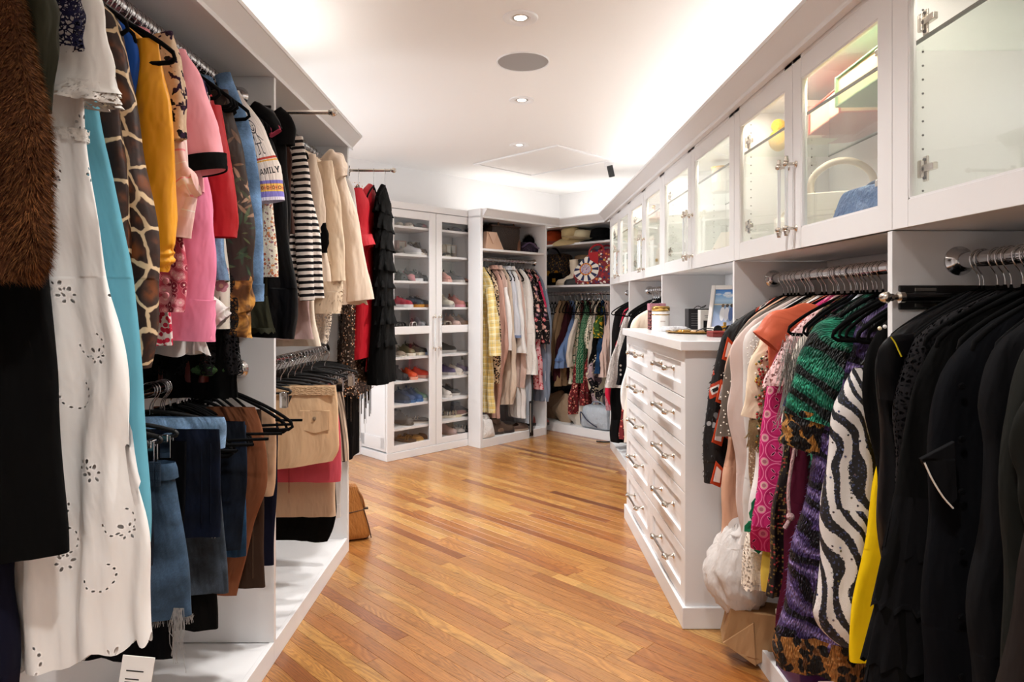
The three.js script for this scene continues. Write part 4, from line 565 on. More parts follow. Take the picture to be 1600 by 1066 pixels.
G('L', 1.46, 'silk_blouse', 'orange silk blouse', 'with a long gathered sleeve beside the giraffe print', 'blouse', F_.orange, [[20, 210], [62, 236], [120, 256], [250, 268], [330, 268]], { th: 0.025, fold: [4, 0.010], sleeve: [{ pts: [[236, 70, 40], [246, 180, 62], [250, 300, 66], [250, 380, 64], [249, 396, 56]], dz: 0.02, fold: 0.06, k: 5, deep: 0.5 }, { name: 'cuff', pts: [[249, 388, 60], [248, 404, 62], [246, 424, 46]], dz: 0.02, fold: 0.10, k: 6 }] });
hangerAt(RACK.L, 1.425, 'thick black velvet hanger end showing above the orange blouse', 'velvet', { a: 0.05, y: -0.03 });
G('L', 1.53, 'spotted_blouse', 'cream spotted blouse', 'with dark purple animal spots between orange and pink', 'blouse', F_.leoCream, [[10, 220], [50, 258], [100, 282], [160, 290], [222, 288]], { th: 0.028, sleeve: [{ pts: [[262, 60, 34], [280, 140, 34], [286, 222, 26]] }] });
G('L', 1.57, 'plaid_shirt', 'pale pink plaid shirt', 'with a rolled cuff under the pink jacket', 'shirt', F_.pinkPlaid, [[30, 230], [110, 275], [215, 288], [300, 300], [372, 292]], { sleeve: [{ pts: [[280, 180, 24], [288, 260, 28], [300, 290, 36], [288, 372, 36]], dz: 0.03 }, { name: 'rolled_cuff', pts: [[318, 292, 34], [300, 300, 40], [284, 330, 36]], dz: 0.035, fold: 0.04 }] });
G('L', 1.585, 'print_jacket', 'red bandana print jacket', 'with pale buttons hanging below the orange cuff', 'jacket', F_.paisley, [[40, 240], [130, 270], [300, 284], [390, 287], [488, 291]], { th: 0.02, more: c => { for (const [px, py] of [[268, 414], [270, 440], [270, 462]]) { const [x, y] = c.conv(px, py); P(c.t, 'button', lathe([[0, 0.004], [0.006, 0.004], [0.008, 0.001], [0.008, 0]], 14).rotateX(Math.PI / 2).translate(x, y, 0.03), S('#d88a92', 0.4)); } } });
G('L', 1.62, 'print_blouse', 'white blouse with red dots', 'only its hem showing below the bandana jacket', 'blouse', F_.polka, [[40, 240], [130, 262], [300, 270], [500, 268], [540, 266]]);
G('L', 1.66, 'cropped_jacket', 'light pink jacket', 'with wide black sleeve cuff above the red sleeve', 'jacket', F_.pink, [[40, 258], [76, 276], [120, 298], [200, 310], [300, 316]], { th: 0.03, fold: [2, 0.006], collar: true, sleeve: [{ pts: [[283, 92, 38], [302, 150, 58], [318, 215, 70], [328, 274, 68]], dz: 0.035, fold: 0.03, deep: 0.6, cuff: { mat: F_.black, f: 0.40, over: 1.1 } }] });
G('L', 1.71, 'cotton_shirt', 'hot pink shirt', 'with a long wide cuffed sleeve below the light pink jacket', 'shirt', F_.hotPink, [[40, 260], [120, 295], [290, 322], [400, 320], [465, 318], [500, 310]], { th: 0.03, fold: [2, 0.006], sleeve: [{ pts: [[298, 240, 46], [310, 340, 60], [308, 430, 70], [302, 528, 74]], dz: 0.035, fold: 0.04, deep: 0.5, cuff: { f: 0.62, over: 1.08 } }] });
G('L', 1.745, 'print_blouse', 'pale blouse with violet flowers', 'its shoulder peeking out right of the pink jacket', 'blouse', F_.purpleFloral, [[90, 300], [112, 322], [150, 330], [300, 315]]);
G('L', 1.765, 'ruffled_blouse', 'grey cream ruffled blouse', 'hem flaring out below the hot pink cuff', 'blouse', F_.paleGrey, [[90, 290], [300, 306], [480, 310], [552, 316]], { tiers: [[505, 552, 0.02, 6]], sleeve: [{ name: 'flounce', pts: [[322, 470, 30], [336, 495, 50], [346, 505, 34]], dz: 0.0, frill: 0.2 }] });
G('L', 1.80, 'red_jacket', 'bright red jacket', 'with an open red sleeve below the black pink-jacket cuff', 'jacket', F_.red, [[80, 310], [130, 330], [250, 345], [350, 352]], { th: 0.03, fold: [2, 0.005], sleeve: [{ pts: [[328, 170, 40], [338, 260, 52], [346, 330, 58], [346, 372, 56]], dz: 0.02, fold: 0.04, deep: 0.6 }] });
G('L', 1.835, 'ruffled_blouse', 'pale denim top', 'with a gathered cuff below the red sleeve', 'blouse', F_.chambray, [[90, 310], [130, 330], [300, 342], [375, 350], [405, 350], [415, 353], [438, 355]], { fold: [5, 0.008] });
G('L', 1.86, 'floral_blouse', 'cream floral blouse', 'below the pale denim gathered cuff', 'blouse', F_.creamFloral, [[90, 310], [130, 330], [300, 348], [440, 356], [514, 361]], { fold: [3, 0.008] });
G('L', 1.885, 'lace_blouse', 'black lace top', 'with a ragged lace hem over the lower rod', 'blouse', F_.laceBlack, [[100, 320], [300, 355], [500, 376], [585, 378]], { more: c => P(c.t, 'lining', cloth([[-0.12, 0.1, 0.1, 0.01], [-0.9, 0.2, 0.16, 0.012], [-1.02, 0.2, 0.16, 0.012]], { n: 16 }), F_.black) });
G('L', 1.93, 'print_blouse', 'dark woodland print blouse', 'with gathered gold sleeve end in the middle of the left rod', 'blouse', F_.forest, [[70, 322], [115, 345], [200, 372], [280, 390], [400, 392], [440, 388]], { th: 0.03, fold: [3, 0.011], sleeve: [{ pts: [[346, 150, 36], [366, 260, 48], [378, 360, 56], [380, 440, 50]], dz: 0.03, fold: 0.06 }, { name: 'gathered_cuff', pts: [[380, 432, 44], [380, 462, 46], [380, 490, 42], [384, 500, 28], [380, 524, 40]], dz: 0.03, mat: F_.gold, fold: 0.16, k: 6 }] });
G('L', 1.97, 'plain_blouse', 'mid blue top', 'just its hem right of the black lace hem', 'blouse', F_.blueMid, [[90, 330], [300, 370], [490, 380], [524, 382]]);
G('L', 2.01, 'denim_shirt', 'light blue denim shirt', 'between the woodland print and the drawn-on shirt', 'shirt', F_.lightDenim, [[80, 335], [115, 355], [200, 384], [300, 402], [400, 404]], { th: 0.025, collar: true, sleeve: [{ pts: [[352, 120, 26], [384, 230, 34], [398, 350, 32], [403, 468, 22]], dz: 0.02, fold: 0.05, cuff: { f: 0.2 } }] });
G('L', 2.07, 'printed_shirt', 'white shirt with a child drawing', 'of a smiling stick figure and bright hem bands', 'shirt', F_.drawing, [[100, 352], [150, 378], [230, 402], [302, 424], [312, 424]], { fit: true, hang: 'velvet', th: 0.03, fold: [1.5, 0.003], back: 0.1, yaw: 0.02, sleeve: { name: 'short_sleeve', pts: [[370, 150, 20], [398, 215, 44], [416, 270, 52], [422, 318, 54]], mat: F_.drawing, dz: 0.03, fold: 0.015, fit: true, deep: 0.5 } });
G('L', 2.11, 'floral_blouse', 'tiny red floral blouse', 'below the bright bands of the drawn-on shirt', 'blouse', F_.ditsy, [[110, 368], [150, 385], [250, 414], [310, 427], [433, 435]], { fold: [3, 0.006] });
G('L', 2.14, 'ruffled_blouse', 'dark green top', 'with a rippled edge under the floral blouse', 'blouse', F_.greenDark, [[110, 368], [150, 385], [300, 415], [450, 420], [518, 428]], { fold: [5, 0.01], more: c => P(c.t, 'trim', cloth([c.rw[c.rw.length - 1].map((v, i) => i ? v + 0.003 : v + 0.012), c.rw[c.rw.length - 1].map((v, i) => i ? v + 0.006 : v)], { n: 4, scallop: [12, 0.008] }), F_.greenDark) });
G('L', 2.19, 'sequin_jacket', 'black sequin-edged jacket', 'with a pink-lined sleeve end beside the striped shirt', 'jacket', F_.blackShine, [[120, 380], [165, 402], [220, 430], [300, 446], [420, 458], [500, 468], [530, 462]], { th: 0.03, tilt: -0.03, sleeve: [{ pts: [[398, 175, 30], [420, 190, 34], [436, 212, 26]], dz: 0.03, fold: 0.05 }, { name: 'lining', pts: [[428, 200, 22], [437, 213, 22]], dz: 0.032, mat: fab('#b84a62'), n: 4 }], more: c => P(c.t, 'badge', merge([rbox(-0.022, 0.022, -0.03, 0.03, -0.002, 0.002, 0.002)]).rotateZ(0.6).translate(...c.conv(414, 228), 0.045), fab('#d9b6a6')) });
G('L', 2.25, 'velvet_jacket', 'black velvet jacket', 'with a padded shoulder against the partition edge', 'jacket', F_.velvet, [[150, 405], [172, 432], [200, 446], [300, 450], [420, 455]], { th: 0.035, sleeve: [{ pts: [[428, 180, 34], [444, 196, 34], [446, 228, 30]], dz: 0.01, fold: 0.03 }] });
G('L', 2.30, 'brown_blouse', 'dark brown top', 'a narrow strip beside the black velvet jacket', 'blouse', F_.brown, [[160, 410], [190, 440], [230, 456], [366, 458]]);
for (let i = 0; i < 30; i++) hangerAt(RACK.L, 1.0 + i * 0.0455 + rr(-0.012, 0.012), 'black hanger with a steel hook squeezed between tops on the near upper left rod', 'velvet', { k: 0.3, drop: -0.03, group: 'hangers squeezed along the near upper left rod', yaw: rr(-0.12, 0.12) });
// ---- far bay
G('L', 2.565, 'sheer_blouse', 'sheer cream blouse', 'its pale hem showing just below the lilac cardigan', 'blouse', F_.sheerCream, [[190, 450], [230, 475], [400, 486], [500, 494], [541, 500]], { th: 0.012, fold: [3, 0.01] });
G('L', 2.53, 'cardigan', 'dusty lilac cardigan', 'below the hem of the striped shirt', 'cardigan', F_.mauve, [[195, 450], [225, 470], [420, 480], [480, 484], [530, 490]], { fold: [2, 0.008] });
G('L', 2.48, 'striped_shirt', 'black and white striped shirt', 'with long sleeves on the far left rod', 'shirt', F_.stripes, [[196, 440], [214, 462], [240, 474], [350, 498], [440, 506], [466, 507]], { th: 0.028, fold: [2, 0.006], sleeve: [{ pts: [[468, 218, 20], [476, 290, 26], [480, 400, 26], [484, 470, 22]], dz: 0.03, fold: 0.04 }] });
G('L', 2.60, 'white_blouse', 'ivory blouse with black cuff', 'just right of the striped shirt', 'blouse', F_.cream, [[205, 470], [232, 490], [350, 508], [440, 515]], { sleeve: [{ pts: [[488, 245, 18], [498, 310, 22], [505, 366, 18]], dz: 0.03 }, { name: 'cuff', pts: [[503, 352, 18], [508, 374, 20], [508, 396, 14]], dz: 0.03, mat: F_.black, fold: 0.12 }] });
G('L', 2.70, 'tweed_jacket', 'cream tweed jacket', 'with a fringed front edge on the far left rod', 'jacket', F_.creamTweed, [[212, 480], [240, 502], [300, 522], [400, 535], [490, 534]], { th: 0.035, fold: [3, 0.010], sleeve: [{ pts: [[510, 255, 22], [522, 330, 28], [530, 440, 26]], dz: 0.02 }], fur: [2500, 0.012, 0.003] });
G('L', 2.76, 'lace_blouse', 'cream lace top', 'with an open crochet hem below the cream jackets', 'blouse', F_.cream, [[215, 485], [300, 515], [460, 520], [490, 518]], { more: c => P(c.t, 'lace_hem', cloth([[c.rw.at(-1)[0] + 0.01, c.rw.at(-1)[1], 0.1, 0.03], [c.rw.at(-1)[0] - 0.11, c.rw.at(-1)[1] - 0.01, 0.1, 0.03]], { n: 8, scallop: [5, 0.02] }), F_.doily) });
G('L', 2.86, 'peplum_jacket', 'cream peplum jacket', 'with wide ruffled cuffs, broadest of the cream tops', 'jacket', F_.satinCream, [[226, 500], [255, 525], [330, 548], [400, 558], [440, 560]], { th: 0.03, tiers: [[425, 474, 0.035, 8]], sleeve: [{ pts: [[528, 275, 22], [545, 340, 28], [556, 420, 34], [562, 470, 44]], dz: 0.02, fold: 0.06, frill: 0.10 }, { name: 'bow', pts: [[512, 245, 26], [526, 258, 34], [536, 280, 20]], dz: 0.04, fold: 0.15 }] });
G('L', 2.95, 'satin_blouse', 'cream satin blouse', 'behind the cream peplum jacket', 'blouse', F_.cream, [[230, 510], [262, 534], [400, 552], [475, 560]], {});
G('L', 3.06, 'grey_blouse', 'pale grey blouse', 'with pink flower appliques under the far valet rod', 'blouse', F_.paleGrey, [[240, 520], [275, 548], [300, 556], [330, 558], [420, 556]], { more: c => { for (const [px, py] of [[539, 311], [540, 322], [545, 330]]) P(c.t, 'flower', lathe([[0, 0.01], [0.012, 0.008], [0.016, 0]], 8).rotateX(1.57).translate(...c.conv(px, py), 0.03), fab('#d4525e')); } });
G('L', 3.2, 'black_blouse', 'black padded top', 'at the very end of the far upper left rod', 'blouse', F_.black, [[250, 530], [275, 548], [300, 552], [450, 548]]);
for (let i = 0; i < 16; i++) hangerAt(RACK.L, 2.44 + i * 0.058 + rr(-0.012, 0.012), 'black hanger with a steel hook squeezed between tops on the far upper left rod', 'velvet', { k: 0.3, drop: -0.03, group: 'hangers squeezed along the far upper left rod', yaw: rr(-0.1, 0.1) });

// ---- dresses hung sideways on the far valet rod: their planes face the wall, so we see them edge on
RACK.V = { o: [0, 3.47], ax: [1, 0], n: [0, -1], Y: 2.01, cz: 1, turn: -Math.PI / 2 };
function side(X, name, key, rest, mat, rows, o = {}) {   // rows: [py, half width along x in px, centre px]; profile seen edge on from the aisle
  const d = 3.45, t = thing(name, (key + ' ' + rest), 'dress', [X, 2.01, -3.47], 0), m = rows.map(([py, w, c, z]) => [yAt(RACK.V, d, py), (w / 2) * d / F, (w / 2) * d / F, z ?? 0.17, (c - 800) * d / F - X]);
  const n = 40, mm = 40, R = sampleRows(m.map(r => r), n), pos = [], uv = [], idx = [], ph = rnd() * 6.28;
  for (let i = 0; i <= n; i++) { const y = R[i][0], f = i / n; let k = 0; while (k < m.length - 2 && m[k + 1][0] > y) k++; const cx = lerp(m[k][4], m[k + 1][4], clamp((y - m[k][0]) / (m[k + 1][0] - m[k][0]))); for (let j = 0; j <= mm; j++) { const a = -Math.PI / 2 + 2 * Math.PI * j / mm, c = Math.cos(a), s = Math.sin(a), am = (o.fold ?? 0.006) * f; pos.push(cx + R[i][1] * Math.sign(c) * Math.pow(Math.abs(c), 0.75) + am * Math.sin(a * 7 + ph + y * 3), y - (o.tilt || 0) * f * f * c * 0.5, R[i][3] * Math.sign(s) * Math.pow(Math.abs(s), 0.8)); uv.push(j / mm * 0.7, y); } }
  for (let i = 0; i < n; i++) for (let j = 0; j < mm; j++) { const a = i * (mm + 1) + j, b = a + mm + 1; idx.push(a, a + 1, b, b, a + 1, b + 1); }
  const g = new THREE.BufferGeometry(); g.setAttribute('position', new THREE.Float32BufferAttribute(pos, 3)); g.setAttribute('uv', new THREE.Float32BufferAttribute(uv, 2)); g.setIndex(idx); g.computeVertexNormals();
  P(t, 'body', g, mat);
  const h = thing('clothes_hanger', 'thin wire-hooked hanger on the far valet rod holding the ' + key, 'hanger', [X, 2.01, -3.47], Math.PI / 2); P(h, 'hook', tube([[-0.01, -0.006, 0], [-0.0095, 0.006, 0], [0, 0.0098, 0], [0.0095, 0.004, 0], [0.008, -0.008, 0], [0.001, -0.025, 0], [0, -0.09, 0]], 0.0016, 24, 6), M.chrome); const ar = P(h, 'arms', armGeo, M.velvet); ar.scale.set(0.78, 0.9, 0.9); ar.position.y = -0.035;
  return { t, g, at: (px, py) => [(px - 800) * d / F - X, yAt(RACK.V, d, py)] };
}
{ const c = side(-0.815, 'sequin_dress', 'gold sequin dress', 'with a long fringed skirt on the far valet rod', F_.sequinGold, [[292, 6, 558, 0.04], [310, 16, 558, 0.12], [400, 22, 558], [500, 32, 556], [560, 40, 554], [612, 42, 553]]);
  const fr = P(c.t, 'fringe', (() => { const L = []; for (let i = 0; i < 260; i++) { const a = rnd() * 6.28, x = 0.074 * Math.cos(a) - 0.02, z = 0.16 * Math.sin(a), y0 = c.at(555, rr(470, 610))[1], l = rr(0.06, 0.2); L.push(new THREE.PlaneGeometry(0.005, l).rotateY(rnd() * 3).translate(x * 1.05, y0 - l / 2 - 0.02, z * 1.05)); } return merge(L); })(), F_.sequinGold); fr.userData.kind = 'stuff';
  const sq = P(c.t, 'sequin', (() => { const p = c.g.attributes.position, q = c.g.attributes.normal, L = [], base = new THREE.CircleGeometry(0.0042, 6); for (let i = 0; i < 2600; i++) { const k = Math.floor(rnd() * p.count), nn = V(q.getX(k), q.getY(k), q.getZ(k)); if (!isFinite(nn.x) || nn.length() < 0.5) continue; nn.add(V(rnd() - 0.5, rnd() - 0.5, rnd() - 0.5).multiplyScalar(0.9)).normalize(); L.push(base.clone().applyQuaternion(new THREE.Quaternion().setFromUnitVectors(V(0, 0, 1), nn)).translate(p.getX(k) + nn.x * 0.004 + rr(-0.01, 0.01), p.getY(k) + rr(-0.02, 0.02), p.getZ(k) + nn.z * 0.004 + rr(-0.01, 0.01))); } return merge(L); })(), S('#d9b79c', 0.16, { metalness: 1 })); sq.userData.kind = 'stuff'; }
{ const c = side(-0.735, 'red_dress', 'bright red dress', 'with a short bell sleeve on the far valet rod', F_.redBright, [[288, 6, 578, 0.04], [300, 18, 576, 0.14], [400, 26, 574], [480, 30, 574], [550, 34, 571], [558, 35, 571]], { fold: 0.003, tilt: -0.03 });
  const pts = [[568, 305, 20], [572, 330, 32], [570, 365, 34], [575, 388, 36]].map(([px, py, w]) => [...c.at(px, py), 0.19, w / 2 * 3.4 / F, 0.045]); P(c.t, 'sleeve', sleeveGeo(pts, { fold: 0.04 }), F_.redBright); P(c.t, 'cuff', sleeveGeo([[...c.at(573, 376), 0.19, 0.066, 0.054], [...c.at(577, 392), 0.19, 0.072, 0.058]], { n: 3, fold: 0.03 }), F_.redBright);
  for (const x of [0.0, 0.03]) P(c.t, 'loose_tie', tube([[x - 0.02, -0.92, 0.1], [x - 0.015, -1.0, 0.1], [x - 0.02, -1.06, 0.1]], 0.004, 8, 5), F_.redBright); }
{ const c = side(-0.675, 'ruffle_dress', 'black ruffled dress', 'with tiered frills nearest the aisle on the far valet rod', F_.black, [[288, 5, 597, 0.03], [305, 20, 596, 0.10], [380, 20, 598], [500, 26, 598], [596, 34, 596, 0.2]]);
  const R = c.g; for (const [a, b, cx, w] of [[312, 336, 598, 22], [336, 362, 600, 22], [362, 392, 601, 23], [392, 424, 601, 25], [424, 450, 599, 27], [450, 478, 600, 28], [478, 506, 602, 27], [506, 540, 601, 28], [540, 596, 597, 36]]) { const A = c.at(cx, a), B = c.at(cx, b), hw = w / 2 * 3.45 / F; P(c.t, 'ruffle', sleeveGeo([[A[0], A[1], 0, 0.03, 0.15], [lerp(A[0], B[0], 0.5), (A[1] + B[1]) / 2, 0, hw * 0.75, 0.165], [B[0], B[1], 0, hw, 0.18]], { n: 7, m: 60, fold: 0.05, frill: 0.13, k: 8 }), F_.black); } }
{ const t = side(-0.885, 'long_gown', 'narrow black gown', 'hanging lowest beside the end panel at left', F_.blackCool, [[300, 6, 548, 0.04], [330, 14, 548, 0.12], [560, 20, 545, 0.14], [700, 22, 543, 0.15], [713, 22, 543, 0.15]]); }
// ================================================================ left wall, lower rods: folded jeans, shorts, skirts
const TR = { flat: true, th: 0.014, fold: [2, 0.004], back: 0.12 };
{ const c = G('LL', 1.56, 'denim_shorts', 'high-waist denim skirt with frayed hem', 'hanging from clips right of the turquoise dress', 'skirt', F_.denimMid, [[722, 272], [740, 273], [800, 284], [900, 298], [958, 304]], { flat: true, th: 0.03, back: 0.18, hang: 'clip', fold: [2, 0.006], tilt: 0.02, more: c => { band(c, 722, 746, F_.denimMid, 'waistband', 0.004); const h = P(c.t, 'frayed_hem', strands(c.body, 1, 0.001, 0.001, 1), F_.white); h.geometry = (() => { const L = [], e = c.body.userData.rows.at(-1); for (let i = 0; i < 420; i++) { const a = rnd() * 6.28, l = rr(0.006, 0.02); L.push(new THREE.PlaneGeometry(0.0012, l).rotateZ(rr(-0.4, 0.4)).rotateY(rnd() * 3).translate(e[1] * Math.cos(a), e[0] - l / 2 - 0.014 * (1 - Math.cos(a)) / 2, (e[3] + 0.004) * Math.sin(a))); } for (let i = 0; i < 26; i++) { const x = e[1] - rr(0.004, 0.028), l = rr(0.03, 0.12); L.push(tube([[x, e[0] + 0.03, 0.03], [x + rr(-0.012, 0.012), e[0] - l * 0.5, 0.034], [x + rr(-0.01, 0.014), e[0] - l, 0.032]], 0.0008, 6, 4)); } return merge(L); })(); h.userData.kind = 'stuff'; for (const px of [262, 252]) P(c.t, 'belt_loop', rbox(-0.006, 0.006, -0.028, 0.03, 0, 0.006, 0.002).translate(...c.conv(px, 735), 0.03), F_.denimMid); P(c.t, 'loose_thread', tube([[c.conv(297, 950)[0], c.conv(297, 950)[1], 0.03], [c.conv(297, 975)[0], c.conv(297, 975)[1], 0.03], [c.conv(296, 1004)[0], c.conv(296, 1004)[1], 0.03]], 0.0014, 12, 5), F_.white); } }); }
G('LL', 1.50, 'denim_cutoffs', 'dark cutoff denim with frayed pocket', 'peeking below the turquoise dress', 'shorts', F_.denimDark, [[720, 225], [800, 238], [850, 246], [884, 240]], { flat: true, hang: 'clip', back: 0.15 });
G('LL', 1.63, 'black_jeans', 'black jeans', 'falling lowest behind the frayed denim skirt', 'jeans', F_.blackCool, [[690, 292], [800, 290], [960, 272], [1028, 272]], { ...TR, hang: 'clip', back: 0.1 });
const foldTop = (c, mat) => {};
G('LL', 1.68, 'jeans', 'light blue jeans', 'folded over the nearest bar, their fold a pale band', 'jeans', F_.chambray, [[652, 350], [656, 353], [668, 354], [700, 352]], { ...TR, yaw: 0 });
G('LL', 1.66, 'jeans', 'indigo jeans with stitched pockets', 'folded over a bar behind the light blue pair', 'jeans', F_.indigo, [[671, 344], [700, 346], [800, 346], [838, 345]], { ...TR, more: c => { for (const px of [322, 336]) P(c.t, 'seam', rbox(-0.0011, 0.0011, -0.2, 0, 0, 0.0015).translate(...c.conv(px, 690), 0.0185), fab('#1b2740')); } });
G('LL', 1.79, 'denim_skirt', 'grey denim skirt with ragged edge', 'left of the brown trousers', 'skirt', F_.denimGrey, [[690, 330], [770, 346], [850, 352], [926, 358]], { ...TR, hang: 'clip', tilt: 0.01, more: c => { const L = []; for (let i = 0; i < 160; i++) { const [x, y] = c.conv(rr(334, 347), rr(790, 830)); L.push(new THREE.PlaneGeometry(0.0016, rr(0.01, 0.03)).rotateZ(rr(-0.7, 0.7)).translate(x, y, 0.026)); } P(c.t, 'frayed_edge', merge(L), F_.white).userData.kind = 'stuff'; } });
G('LL', 1.83, 'black_trousers', 'black trousers', 'with a squared hem below the grey denim skirt', 'trousers', F_.black, [[690, 330], [800, 335], [984, 338]], { ...TR });
G('LL', 1.88, 'jeans', 'navy jeans', 'folded over a bar left of the brown suede skirt', 'jeans', F_.denimDark, [[658, 384], [700, 387], [760, 388], [858, 376]], { ...TR });
G('LL', 1.94, 'jeans', 'blue jeans with pale stitched hem', 'below the folded navy jeans', 'jeans', F_.denimBlue, [[664, 386], [760, 384], [868, 386]], { ...TR });
G('LL', 2.00, 'suede_skirt', 'tan suede skirt', 'with a ragged point between navy jeans and beige trousers', 'skirt', F_.suede, [[636, 400], [660, 412], [720, 420], [765, 420], [815, 398], [930, 372]], { ...TR, tilt: -0.06 });
G('LL', 2.06, 'trousers', 'brown twill trousers', 'with two legs below the tan suede skirt', 'trousers', F_.brownTwill, [[640, 408], [800, 412], [918, 413]], { ...TR, more: c => P(c.t, 'leg_crease', rbox(-0.0015, 0.0015, -0.2, 0, 0, 0.003).translate(...c.conv(400, 800), 0.026), fab('#7d644f')) });
G('LL', 2.13, 'trousers', 'beige trousers', 'folded over a bar beside the partition', 'trousers', F_.beige, [[642, 428], [660, 432], [760, 432], [774, 428]], { ...TR });
G('LL', 2.17, 'trousers', 'cream trousers', 'with a folded top edge among the black bars', 'trousers', F_.cream, [[644, 405], [660, 408], [720, 406], [770, 404]], { ...TR });
G('LL', 2.24, 'trousers', 'dark navy trousers', 'farthest back against the lower partition', 'trousers', F_.navy, [[660, 436], [760, 434], [882, 428]], { ...TR });
G('LL', 1.90, 'leather_skirt', 'dark red leather skirt', 'with a green leaf print just under the black lace hem', 'skirt', F_.leatherRed, [[540, 348], [560, 350], [596, 338]], { flat: true, back: 0.05, th: 0.03, hang: null, more: c => P(c.t, 'leaf_print', new THREE.SphereGeometry(0.05, 14, 8).scale(1, 0.35, 0.2).translate(...c.conv(332, 577), 0.03), fab('#41603a')) });
// trouser bars: open-ended bars under the folded pairs
for (let i = 0; i < 7; i++) { const s = 1.70 + i * 0.075, t = thing('trouser_bar', 'black open-ended trouser hanger bar sticking out toward the aisle on the lower left rod', 'hanger', [LX, 1.065, -s], 0, 'black trouser bars on the lower left rod'); P(t, 'hook', hookGeo, M.chrome); P(t, 'bar', merge([tube([[0, -0.06, 0], [-0.06, -0.075, 0], [-0.17, -0.12, 0], [-0.18, -0.14, 0], [-0.16, -0.15, 0], [0.05, -0.15 - 0.003 * (i % 3), 0], [0.27 + 0.012 * (i % 4), -0.148, 0]], 0.0045, 30, 7)]), M.velvet); }
// two empty hangers lying across the others
for (const [a, s, y, yaw, lab] of [[0.10, 2.02, 0.035, 0.12, 'large empty black velvet hanger foremost over the folded jeans, its loop toward the aisle'], [0.07, 2.09, 0.02, -0.06, 'empty black velvet hanger just behind the foremost one above the folded jeans'], [0.02, 1.62, 0.0, 0.5, 'empty black velvet hanger turned sideways at the near end above the jeans']]) hangerAt(RACK.LL, s, lab, 'velvet', { a, y, yaw });
for (let i = 0; i < 9; i++) hangerAt(RACK.LL, 1.30 + (i < 4 ? i * 0.02 + 0.62 : 0.36 + i * 0.045), 'empty black hanger with a steel hook bunched on the near lower left rod', 'velvet', { group: 'empty hangers bunched on the near lower left rod', yaw: rr(-0.2, 0.2) });
// ---- far bay: clip hangers with shorts and skirts facing us
const SK = { flat: true, hang: 'clip', th: 0.02, back: 0.05, fold: [1.6, 0.005], yaw: 0, ha: 0.11 };
G('LL', 2.47, 'cotton_shorts', 'cream cotton shorts', 'with a back pocket above the coral skirt', 'shorts', F_.khaki, [[602, 524, 0.02], [612, 527, 0.03], [660, 529, 0.03], [708, 532, 0.03], [720, 520, 0.03]], { ...SK, th: 0.024, tilt: 0.05, more: c => { P(c.t, 'pocket', extrude([[-0.055, 0], [0.055, 0], [0.055, -0.07], [0, -0.085], [-0.055, -0.07]], 0.0015, 0.0008).translate(...c.conv(495, 640), 0.024), F_.khaki); P(c.t, 'waistband', rbox(-0.13, 0.115, -0.017, 0.017, -0.004, 0.004, 0.003).translate(...c.conv(478, 610), 0.022), F_.khaki); P(c.t, 'button', lathe([[0, 0.003], [0.006, 0.002], [0.007, 0]], 12).rotateX(1.57).translate(...c.conv(495, 652), 0.031), F_.sand); } });
G('LL', 2.55, 'denim_skirt', 'coral denim skirt', 'below the cream shorts', 'skirt', F_.coral, [[606, 520], [650, 530], [740, 535], [752, 533]], { ...SK, more: c => P(c.t, 'seam', rbox(-0.0012, 0.0012, -0.12, 0.06, 0, 0.003).translate(...c.conv(455, 720), 0.024), fab('#b84858')) });
G('LL', 2.63, 'pencil_skirt', 'sand coloured pencil skirt', 'below the coral skirt', 'skirt', F_.sand, [[610, 520], [650, 526], [806, 524]], { ...SK });
G('LL', 2.71, 'tube_skirt', 'black tube skirt', 'hanging lowest below the sand skirt', 'skirt', F_.black, [[612, 518], [700, 524], [800, 526], [835, 518], [846, 512]], { ...SK, tilt: -0.02 });
G('LL', 2.85, 'striped_trousers', 'beige striped trousers', 'at the right beside the cream shorts', 'trousers', F_.pantStripe, [[602, 534], [640, 540], [720, 546]], { ...SK, fold: [3, 0.006] });
G('LL', 3.05, 'grey_skirt', 'pale grey skirt', 'a narrow edge behind the sand skirt', 'skirt', F_.paleGrey, [[640, 532], [740, 534], [808, 532]], { ...SK });
for (let i = 0; i < 22; i++) hangerAt(RACK.LL, 2.41 + i * 0.044, 'black clip hanger with steel clips crowded on the far lower left rod', 'clip', { group: 'clip hangers crowded on the far lower left rod', yaw: rr(-0.08, 0.08), a: 0.02 });
// ================================================================ right wall, bay with the party dresses (far to near)
G('R', 2.50, 'patch_dress', 'black beaded dress', 'with red and silver patches against the dresser side', 'dress', F_.patch, [[488, 1168], [515, 1128], [560, 1120], [620, 1104], [700, 1098], [753, 1097]], { th: 0.03, fold: [3, 0.008], fur: [900, 0.009, 0.006], furMat: fab('#4b4a4c'), more: c => { const C = [['#b5401f', '#dcdad6'], ['#b5401f', '#cfcfd2']]; for (const [px, py] of [[1122, 545], [1112, 610], [1106, 672], [1104, 735], [1140, 700]]) { const [x, y] = c.conv(px, py); P(c.t, 'patch', extrude([[-0.02, -0.035], [0.014, -0.05], [0.028, 0.014], [0.0, 0.045]], 0.004, 0.002).rotateY(Math.PI).translate(x - 0.02, y, -0.04), fab('#b5401f')); P(c.t, 'mirror', extrude([[-0.012, -0.026], [0.010, -0.032], [0.016, 0.012], [0, 0.028]], 0.004, 0.001).rotateY(Math.PI).translate(x - 0.02, y, -0.047), S('#e8e8ea', 0.2, { metalness: 0.6 })); } } });
G('R', 2.43, 'satin_gown', 'nude satin gown', 'falling in a long straight column beside the dresser', 'dress', F_.nudeSatin, [[500, 1165], [540, 1140], [580, 1128], [606, 1132], [640, 1142], [740, 1128], [872, 1122]], { fold: [3, 0.01], back: 0.14 });
